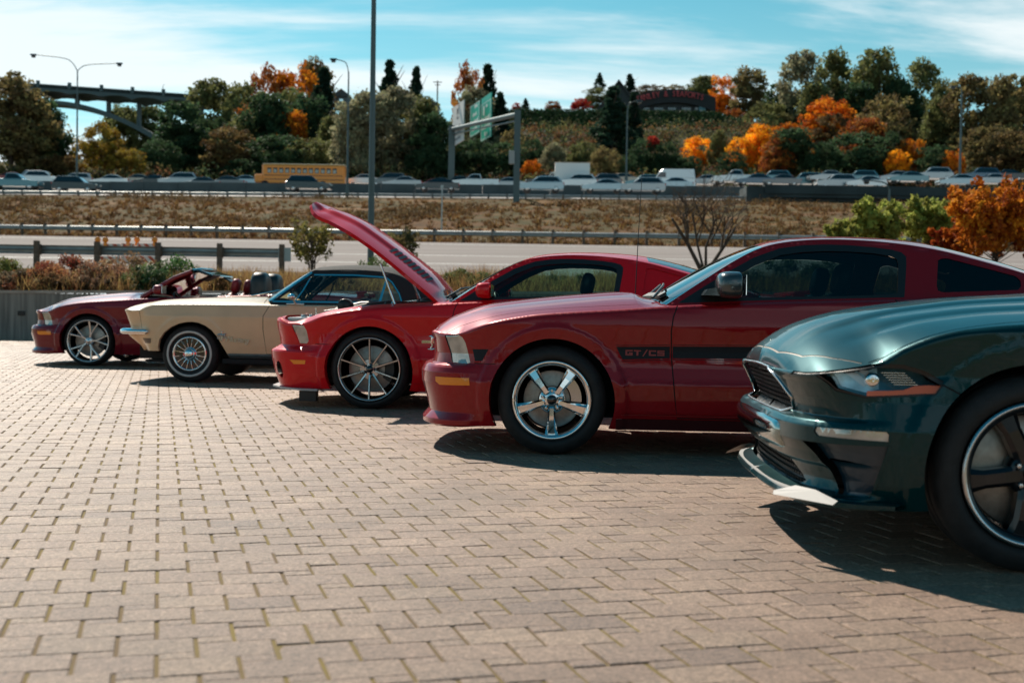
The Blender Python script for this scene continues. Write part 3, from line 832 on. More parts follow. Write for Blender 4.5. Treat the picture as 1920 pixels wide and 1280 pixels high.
    def lip(s, depth=.07):
        """strip turned inwards along the lower edge and the wheel arches"""
        a = s.P(s.low[:, 0], s.low[:, 1]); b = a.copy(); b[:, 1] *= 1
        nx, ny = np.interp(s.low[:, 0], s.S, s.nx), np.interp(s.low[:, 0], s.S, s.ny)
        b[:, 0] -= nx * depth; b[:, 1] -= ny * depth
        n = len(a); P = np.vstack([a, b]); F = []
        for i in range(n - 1): F += [(i, i + 1, n + i + 1), (i, n + i + 1, n + i)]
        t = np.gradient(a, axis=0); N = np.cross(t, b - a); N /= np.linalg.norm(N, axis=1, keepdims=True) + 1e-9
        return P, np.array(F), np.vstack([N, N])
    def H(s, x, y):
        ye = np.interp(x, s.ex, s.ey); ze = np.interp(x, s.ex, s.ez)
        v = np.clip(np.abs(y) / np.maximum(ye, 1e-4), 0, 1.2)
        z = ze + (np.maximum(s.zc(x), ze) - ze) * (1 - v**s.sp.get('crown', 2.4))
        hb = s.sp.get('hood_bump')
        return z + (hb(x, np.abs(y), v) if hb else 0)
    def deck(s, x0, x1, rear_line, regions, step=.03, front_line=None):
        m = (s.ex >= x0) & (s.ex <= x1)
        edge = np.stack([s.ex[m], s.ey[m]], 1)
        o = list(edge) + list(rear_line)
        if front_line is not None: o += list(front_line)
        o = resample(o, .03)
        g = np.array([(a, b) for a in np.arange(x0, x1 + .2, step) for b in np.arange(0, 1, .035)])
        near = [np.stack([s.ex[m], s.ey[m] - k], 1) for k in (.008, .02)]
        f = lambda a, b: np.stack([a, b, s.H(a, b)], -1)
        return surface(f, o, np.vstack([g] + near), regions)

def skin_sym(name, geo, m, parent, off=0.0, label=None):
    P, F, N = [np.array(a, float) for a in geo]; F = np.array(geo[1])
    P2 = P.copy(); P2[:, 1] *= -1; N2 = N.copy(); N2[:, 1] *= -1
    idx = np.arange(len(P)) + len(P); mid = np.abs(P[:, 1]) < 1e-4; idx[mid] = np.nonzero(mid)[0]; N[mid, 1] = 0
    F2 = idx[F]; g = (np.vstack([P, P2]), np.vstack([F, F2]), np.vstack([N, N2]))
    o = skin(name, g, m, parent, side=1, off=off, label=label, both=False)[0]
    return o

def decal(name, rects, car, m, parent, off=.0022, side=-1):
    """flat polygons in (x, z) laid on the near side of the body"""
    V, F, N = [], [], []
    for poly in rects:
        p = resample(poly, .02); k = len(V)
        q = car.s_of(p[:, 0]); P = car.P(q, p[:, 1])
        c = p.mean(0); Pc = car.P(np.array([car.s_of(c[0])]), np.array([c[1]]))[0]
        V += [tuple((a[0], -(a[1] + off), a[2])) for a in P] + [(Pc[0], -(Pc[1] + off), Pc[2])]
        n = len(P); F += [(k + i, k + (i + 1) % n, k + n) for i in range(n)]
    b = MB(); b.add(V, F); return b.build(name, m, parent)

def text_mesh(txt, size=1.0, shear=0.0, space=1.0, ext=0.0, align='CENTER'):
    cu = bpy.data.curves.new('txt', 'FONT'); cu.body = txt; cu.size = size; cu.shear = shear; cu.space_character = space; cu.extrude = ext
    cu.align_x = align; cu.resolution_u = 3
    o = bpy.data.objects.new('txt', cu); COL.objects.link(o)
    dg = bpy.context.evaluated_depsgraph_get(); dg.update()
    me = bpy.data.meshes.new_from_object(o.evaluated_get(dg)); bpy.data.objects.remove(o); bpy.data.curves.remove(cu)
    return me

def tilt_back(geo, z0, k):
    """lean a lens back under the edge above it, so that it faces partly up"""
    P, F, N = geo; P = P - N * (k * np.maximum(P[:, 2:3] - z0, 0)); N = N + np.array([0, 0, k]); return P, F, N / np.linalg.norm(N, axis=1, keepdims=True)

def rot_geo(geo, c, ang):
    """rotate a region about a lateral axis through (x, z)"""
    P, F, N = geo; P = P.copy(); N = N.copy(); ca, sa = math.cos(ang), math.sin(ang)
    x, z = P[:, 0] - c[0], P[:, 2] - c[1]
    P[:, 0], P[:, 2] = c[0] + x * ca - z * sa, c[1] + x * sa + z * ca
    nx, nz = N[:, 0].copy(), N[:, 2].copy(); N[:, 0], N[:, 2] = nx * ca - nz * sa, nx * sa + nz * ca
    return P, F, N

def cabin(car, sp, pm, opts):
    """glasshouse of a closed car: side windows, pillars, roof, windscreen, rear window"""
    root = car.root; E = np.array(sp['E'], float); Cc = np.array(sp['C'], float)
    n = 60; t = np.linspace(0, 1, len(E)); tt = np.linspace(0, 1, n * (len(E) - 1) // 4 + 1)
    f = lambda A, k: Pch(list(zip(t, A[:, k])))(tt) if k == 0 else np.interp(tt, tt, _cm(A[:, k], t, tt))
    def _cm(v, a, q):
        c = catmull(np.stack([a, v], 1), 12); return np.interp(q, c[:, 0], c[:, 1])
    Ex, Ez = _cm(E[:, 0], t, tt), _cm(E[:, 1], t, tt); Cx, Cz = _cm(Cc[:, 0], t, tt), _cm(Cc[:, 1], t, tt)
    yb, tum = sp['ybelt'], sp['tumble']
    def yG(x, z):
        h = z - car.ztop(x); return np.interp(x, yb[0], yb[1]) - tum * h - sp.get('tum2', .12) * np.maximum(h, 0)**2
    railz = lambda x: np.interp(x, np.maximum.accumulate(Ex), Ez)
    PG = lambda a, b: np.stack([a, yG(a, b) - .012 * smooth01(-.03, 0, b - railz(a)), b], -1)
    xs = np.linspace(Ex[-1], Ex[0], 80)
    belt = np.stack([xs, car.ztop(xs) + .002], 1)
    ol = np.vstack([np.stack([Ex, Ez], 1), belt[1:-1]])
    g = np.array([(a, b) for a in np.arange(Ex[0], Ex[-1], .04) for b in np.arange(.9, 1.45, .03)])
    regs = [(nm, resample(p, .02)) for nm, p in sp['side_regions']]
    geo = surface(PG, ol, g, regs, flip=True)
    for nm, gg in geo.items():
        if nm == 'body': skin('roof_pillar', gg, pm, root)
        elif nm.startswith('frame'): skin('window_frame', gg, M['black'], root, off=.001)
        elif nm.startswith('glass'): skin('side_window', gg, opts.get('glass', M['glass']), root, off=-.006)
        elif nm.startswith('quarter'): skin('quarter_window', gg, M['glass_dark'], root, off=-.004)
        elif nm.startswith('vent'): skin('quarter_louver', gg, pm, root, off=-.008)
        elif nm.startswith('chrome'): skin('window_trim', gg, M['chrome'], root, off=.002)
    A = np.stack([Ex, yG(Ex, Ez) - .012, Ez], 1); B = np.stack([Cx, 0 * Cx, Cz], 1)
    vs_ = np.array([0, .02, .05, .09, .14, .2, .3, .4, .5, .6, .7, .8, .9, 1.0])
    G = loft(A, B, vs_, sp.get('rshape', 2.3)); nt_, nv = len(Ex), len(vs_)
    i1 = int(np.argmin(abs(Ex - sp['x_header']))); i2 = int(np.argmin(abs(Ex - sp['x_rear'])))
    wv = 1
    skin_sym('windshield_frame', merge(grid_geo(G, 0, i1, 0, wv), grid_geo(G, i1 - 2, i1, wv, nv - 1)), M['gloss_black'], root)
    skin_sym('windshield', grid_geo(G, 0, i1 - 2, wv, nv - 1), M['glass_clear'], root)
    if opts.get('roof', True):
        rp = [grid_geo(G, i1, i2, 0, nv - 1), grid_geo(G, i2, nt_ - 1, 0, 3)]
        skin_sym('roof', merge(*rp), opts.get('roof_mat', pm), root)
        skin_sym('rear_window', grid_geo(G, i2, nt_ - 1, 3, nv - 1), M['glass_dark'] if not opts.get('rear_mat') else opts['rear_mat'], root)
    # ledge between body side and glasshouse
    xs = np.linspace(Ex[0], Ex[-1], 60); ye = np.interp(xs, car.ex, car.ey); ze = np.interp(xs, car.ex, car.ez)
    P = np.vstack([np.stack([xs, ye, ze], 1), np.stack([xs, yG(xs, car.ztop(xs)) - .01, ze + .003], 1)])
    F = []
    for i in range(59): F += [(i, i + 1, 61 + i), (i, 61 + i, 60 + i)]
    skin('belt_moulding', (P, np.array(F), np.tile([0, .2, .98], (120, 1))), opts.get('belt_mat', pm), root)
    return G

def seat_mesh(m, hr=True, split=True):
    b = MB()
    b.ellipsoid((0, 0, .12), (.27, .24, .10), 16, 8, .6)
    # backrest leaning rearwards
    k = len(b.v); b.ellipsoid((0, 0, 0), (.085, .24, .34), 16, 10, .6)
    for i in range(k, len(b.v)):
        x, y, z = b.v[i]; a = R(18); b.v[i] = (x * math.cos(a) + z * math.sin(a) + .33, y, -x * math.sin(a) + z * math.cos(a) + .44)
    if hr:
        k = len(b.v); b.ellipsoid((0, 0, 0), (.055, .13, .105), 14, 8, .65)
        for i in range(k, len(b.v)):
            x, y, z = b.v[i]; a = R(12); b.v[i] = (x * math.cos(a) + z * math.sin(a) + .455, y, -x * math.sin(a) + z * math.cos(a) + .86)
        b.tube([(.43, -.06, .70), (.45, -.06, .80)], .007); b.tube([(.43, .06, .70), (.45, .06, .80)], .007)
    return b.mesh('seat', m)

def interior(root, zfl=.22, seat_m=None, seat_x=1.25, seat_z=.30, hr=True, dash=(.62, .98, .90), wheel=(1.12, -.36, .87), mirror=None):
    b = MB(); b.box((1.9, 0, zfl), (2.9, 1.56, .03)); b.box((.60, 0, .58), (.04, 1.5, .62)); b.box((3.3, 0, .55), (.04, 1.5, .7))
    for s_ in (-1, 1): b.box((1.95, s_ * .78, .53), (2.7, .02, .62))
    b.build('cabin_tub', M['dark'], root)
    b = MB(); b.prism([(dash[0], .55), (dash[0], dash[2] - .02), (dash[0] + .12, dash[2]), (dash[1], dash[2] - .02), (dash[1] + .04, dash[2] - .10), (dash[1] - .06, .60)], -.74, .74); b.build('dashboard', M['black_leather'], root)
    if seat_m is not None:
        key = ('seat', seat_m.name, hr)
        if key not in CACHE: CACHE[key] = seat_mesh(seat_m, hr)
        for y in (-.37, .37): link('seat', CACHE[key], root, (seat_x, y, seat_z))
    w_ = MB(); ring = [(0, .185 * math.cos(t), .185 * math.sin(t)) for t in np.linspace(0, 2 * math.pi, 29)]
    a = R(-24); tr = lambda p: (p[0] * math.cos(a) + p[2] * math.sin(a) + wheel[0], p[1] + wheel[1], -p[0] * math.sin(a) + p[2] * math.cos(a) + wheel[2])
    w_.tube([tr(p) for p in ring], .013, 8, False); w_.tube([tr((0, -.18, 0)), tr((-.02, 0, 0)), tr((0, .18, 0))], .014, 6); w_.tube([tr((0, 0, -.18)), tr((-.02, 0, 0))], .014, 6); w_.tube([tr((0, 0, 0)), tr((-.3, 0, -.02))], .03, 8)
    w_.build('steering_wheel', M['black_leather'], root)

def underside(root, x0=-.72, x1=3.6, wb=2.72, arch=.42, zc=.34, ya=.60, yo=.90, ztray=.70):
    b = MB()
    b.box(((x0 + x1) / 2, 0, .225), (x1 - x0, 1.1, .03)); b.box((wb / 2, 0, .25), (wb - 2 * arch - .04, 1.70, .05))
    b.box((-.05, 0, (ztray + .25) / 2), (1.25, 1.06, ztray - .25)); b.box((3.3, 0, .48), (.7, 1.2, .4))
    for wx in (0, wb):
        for s_ in (-1, 1):
            V = []; nn = 18
            for i in range(nn + 1):
                t = math.pi * i / nn
                for y in (ya - .06, yo): V.append((wx + arch * math.cos(t), s_ * y, zc + arch * math.sin(t)))
            k = 2 * (nn + 1); F = [(2 * i, 2 * i + 2, 2 * i + 3, 2 * i + 1) for i in range(nn)]
            b.add(V, F); b.add([V[2 * i] for i in range(nn + 1)] + [(wx - arch, s_ * (ya - .06), .22), (wx + arch, s_ * (ya - .06), .22)], [tuple(range(nn + 1)) + (nn + 2, nn + 1)])
    b.tube([(0, -.75, zc), (0, .75, zc)], .05, 10); b.tube([(wb, -.75, zc), (wb, .75, zc)], .05, 10)
    b.build('underbody', M['dark'], root)

def door_mirror(root, x, z, y, m, wedge=False, s_=1.0):
    for sg in (-1, 1):
        b = MB()
        k = len(b.v); b.ellipsoid((0, 0, 0), (.085 * s_, .125 * s_, .068 * s_), 18, 12, .62)
        for i in range(k, len(b.v)):
            px, py, pz = b.v[i]
            if px > .03: px = .03 + (px - .03) * .35
            pz *= 1 - .25 * (py * sg < -.05)
            b.v[i] = (x + px, sg * (y + .13) + py, z + .035 + pz)
        if not wedge: b.box((x - .01, sg * (y + .02), z - .012), (.10 * s_, .10, .045), bev=.015)
        else: b.prism([(x - .15 * s_, z - .03), (x - .13 * s_, z + .005), (x - .03, z + .03), (x + .06, z + .0), (x + .05, z - .035)], sg * (y + .19), sg * (y - .04))
        o = b.build('door_mirror', m, root)
        g_ = MB(); g_.box((x + .056 * s_, sg * (y + .135), z + .035), (.004, .2 * s_, .1 * s_)); link('mirror_glass', g_.mesh('mirror_glass', M['chrome']), o)
# ------------------------------------------------------------------ foliage
def leaf_mat(name, trans=.45):
    m = bpy.data.materials.new(name); m.use_nodes = True; t = m.node_tree; t.nodes.clear()
    o = t.nodes.new('ShaderNodeOutputMaterial'); oi = t.nodes.new('ShaderNodeObjectInfo'); at_ = t.nodes.new('ShaderNodeAttribute'); at_.attribute_name = 'tint'
    hs = t.nodes.new('ShaderNodeHueSaturation')
    rr = t.nodes.new('ShaderNodeMapRange'); rr.inputs[3].default_value, rr.inputs[4].default_value = .45, 1.75; t.links.new(at_.outputs['Fac'], rr.inputs[0]); t.links.new(rr.outputs[0], hs.inputs['Value'])
    rh = t.nodes.new('ShaderNodeMapRange'); rh.inputs[3].default_value, rh.inputs[4].default_value = .472, .528; t.links.new(at_.outputs['Fac'], rh.inputs[0]); t.links.new(rh.outputs[0], hs.inputs['Hue'])
    t.links.new(oi.outputs['Color'], hs.inputs['Color'])
    d = t.nodes.new('ShaderNodeBsdfPrincipled'); d.inputs['Roughness'].default_value = .7; d.inputs['Specular IOR Level'].default_value = .12
    tr = t.nodes.new('ShaderNodeBsdfTranslucent'); mx = t.nodes.new('ShaderNodeMixShader'); mx.inputs[0].default_value = trans
    t.links.new(hs.outputs[0], d.inputs['Base Color']); t.links.new(hs.outputs[0], tr.inputs[0]); t.links.new(d.outputs[0], mx.inputs[1]); t.links.new(tr.outputs[0], mx.inputs[2]); t.links.new(mx.outputs[0], o.inputs[0])
    return m
m_leaf = leaf_mat('leaves'); m_bark = mat('bark', (.075, .055, .042), .9, var=.3, vscale=6)

def leaves(centers, radii, per, size, seed, squash=.7, out_bias=.5):
    """leaf-sized quads scattered through clumps; returns verts, faces, per-vertex tint"""
    g = np.random.default_rng(seed); n = len(centers); N = n * per
    d = g.normal(size=(N, 3)); d /= np.linalg.norm(d, axis=1, keepdims=True); rad = g.random(N)**(1 / 2.2)
    c = np.repeat(np.array(centers), per, 0); rr = np.repeat(np.array(radii), per)
    p = c + d * (rr * rad)[:, None] * np.array([1, 1, squash])
    a = g.normal(size=(N, 3)) + d * out_bias; a /= np.linalg.norm(a, axis=1, keepdims=True)
    u = np.cross(a, g.normal(size=(N, 3))); u /= np.linalg.norm(u, axis=1, keepdims=True); v = np.cross(a, u)
    s = size * g.uniform(.6, 1.4, N)[:, None]
    V = np.stack([p - u * s, p - v * s * .55, p + u * s, p + v * s * .55], 1).reshape(-1, 3)
    F = np.arange(N * 4).reshape(-1, 4)
    ct = np.repeat(g.random(n), per) * .55 + g.random(N) * .45
    return V, F, np.repeat(ct, 4)

def leaf_mesh(name, parts, m=None):
    V = np.vstack([p[0] for p in parts]); k = 0; F = []
    for p in parts: F.append(p[1] + k); k += len(p[0])
    F = np.vstack(F); me = bpy.data.meshes.new(name); me.from_pydata(V.tolist(), [], F.tolist()); me.materials.append(m or m_leaf)
    a_ = me.attributes.new('tint', 'FLOAT', 'POINT'); a_.data.foreach_set('value', np.concatenate([p[2] for p in parts])); return me

def crown_mesh(shape, seed, n=170, per=46, size=.021):
    g = np.random.default_rng(seed); C, Rr = [], []
    if shape == 'conifer':
        for i in range(n):
            h = g.random()**.85; r = (.02 + .30 * (1 - h)**.9) * g.uniform(.35, 1.0); t = g.random() * 6.283
            C.append((r * math.cos(t), r * math.sin(t), .08 + .90 * h - r * .25)); Rr.append(.02 + .075 * (1 - h) + .02 * g.random())
        return leaf_mesh('crown', [leaves(C, Rr, per, size * .85, seed, .45)])
    # several lobes, each lobe a cloud of clumps near its surface
    lobes = {'round': [((0, 0, .60), (.38, .38, .36)), ((.12, .05, .32), (.34, .34, .30)), ((-.14, -.06, .34), (.32, .32, .30))], 'tall': [((0, 0, .66), (.24, .24, .33)), ((.06, .04, .42), (.29, .29, .30)), ((-.05, -.05, .22), (.31, .31, .24))], 'poplar': [((0, 0, .58), (.17, .17, .40)), ((.03, .0, .30), (.21, .21, .28))],
             'spread': [((-.15, 0, .52), (.32, .32, .30)), ((.18, .05, .46), (.30, .3, .30)), ((.02, -.03, .72), (.27, .27, .26)), ((.0, .02, .24), (.42, .40, .26))], 'bush': [((0, 0, .42), (.50, .45, .44)), ((.2, 0, .3), (.36, .36, .3)), ((-.22, .05, .34), (.34, .34, .32))]}[shape]
    lobes = [(np.array(c) + g.normal(0, .03, 3), np.array(r) * g.uniform(.9, 1.1, 3)) for c, r in lobes]
    for i in range(n):
        c, r = lobes[g.integers(len(lobes))]; d = g.normal(size=3); d /= np.linalg.norm(d); d[2] = d[2] if d[2] > -.6 else -d[2]
        q = c + d * r * g.uniform(.45, 1.05)**.6; q[2] = max(q[2], .03); C.append(q); Rr.append(g.uniform(.045, .115))
    return leaf_mesh('crown', [leaves(C, Rr, per, size, seed, .75)])

def trunk_mesh(shape, seed):
    g = np.random.default_rng(seed); b = MB(); top = .9 if shape in ('conifer', 'poplar') else .62
    b.tube([(0, 0, -.04), (.01, 0, .2), (-.008, .01, .45), (.005, 0, top)], [.022, .017, .012, .003], 7)
    for i in range(9 if shape != 'bush' else 5):
        h = g.uniform(.2, top * .85); t = g.random() * 6.283; L = g.uniform(.12, .3)
        b.tube([(0, 0, h), (L * .5 * math.cos(t), L * .5 * math.sin(t), h + .06), (L * math.cos(t), L * math.sin(t), h + .17)], [.009, .006, .002], 5)
    return b.mesh('trunk', m_bark)
CROWN = {}
for sh_, k in (('round', 4), ('tall', 4), ('poplar', 3), ('conifer', 3), ('spread', 4), ('bush', 4)):
    CROWN[sh_] = [(crown_mesh(sh_, 100 + 7 * i + len(sh_) * 31, n={'conifer': 190, 'poplar': 90}.get(sh_, 200)), trunk_mesh(sh_, 50 + i)) for i in range(k)]
GREEN_D, OLIVE, OLIVE_B, GREY_G = (.050, .088, .040), (.15, .155, .058), (.20, .155, .065), (.25, .235, .14)
GOLD, ORANGE, YELLOW, RUST, BROWN, FIR, RED = (.27, .18, .03), (.56, .17, .015), (.80, .34, .018), (.32, .10, .025), (.15, .10, .042), (.024, .050, .030), (.40, .025, .02)
tree_i = [0]
def tree(px, ptop, pbase, pw, Y, shape, col, label, name='tree', group='trees on the slopes behind the freeway', cat='tree'):
    """a tree standing at distance Y with its crown top and foot at the given photo heights"""
    a, b_ = at(px, pbase, Y), at(px, ptop, Y); h = b_.z - a.z; wd = pw * 1.12 * Y / FPX
    i = tree_i[0]; tree_i[0] += 1
    cm, tm = CROWN[shape][i % len(CROWN[shape])]
    root = tag(empty(name, (a.x, Y, a.z), (i * 2.399) % 6.283), label, cat, group)
    full = {'round': .92, 'tall': .68, 'poplar': .46, 'conifer': .60, 'spread': 1.0, 'bush': 1.12}[shape]; zt = {'round': 1.0, 'tall': 1.02, 'poplar': 1.02, 'conifer': 1.0, 'spread': 1.0, 'bush': .90}[shape]
    sxy, sz = wd / full, h / zt
    f = 1 + .16 * math.sin(i * 3.1)
    for nm, me in (('crown', cm), ('trunk', tm)):
        o = link(nm, me, root); o.scale = (sxy * f, sxy * f, sz) if nm == 'crown' else (min(sxy, sz), min(sxy, sz), sz)
        v = .85 + .3 * ((i * .618) % 1); o.color = (*[min(1, c * v) for c in col], 1)
    return root

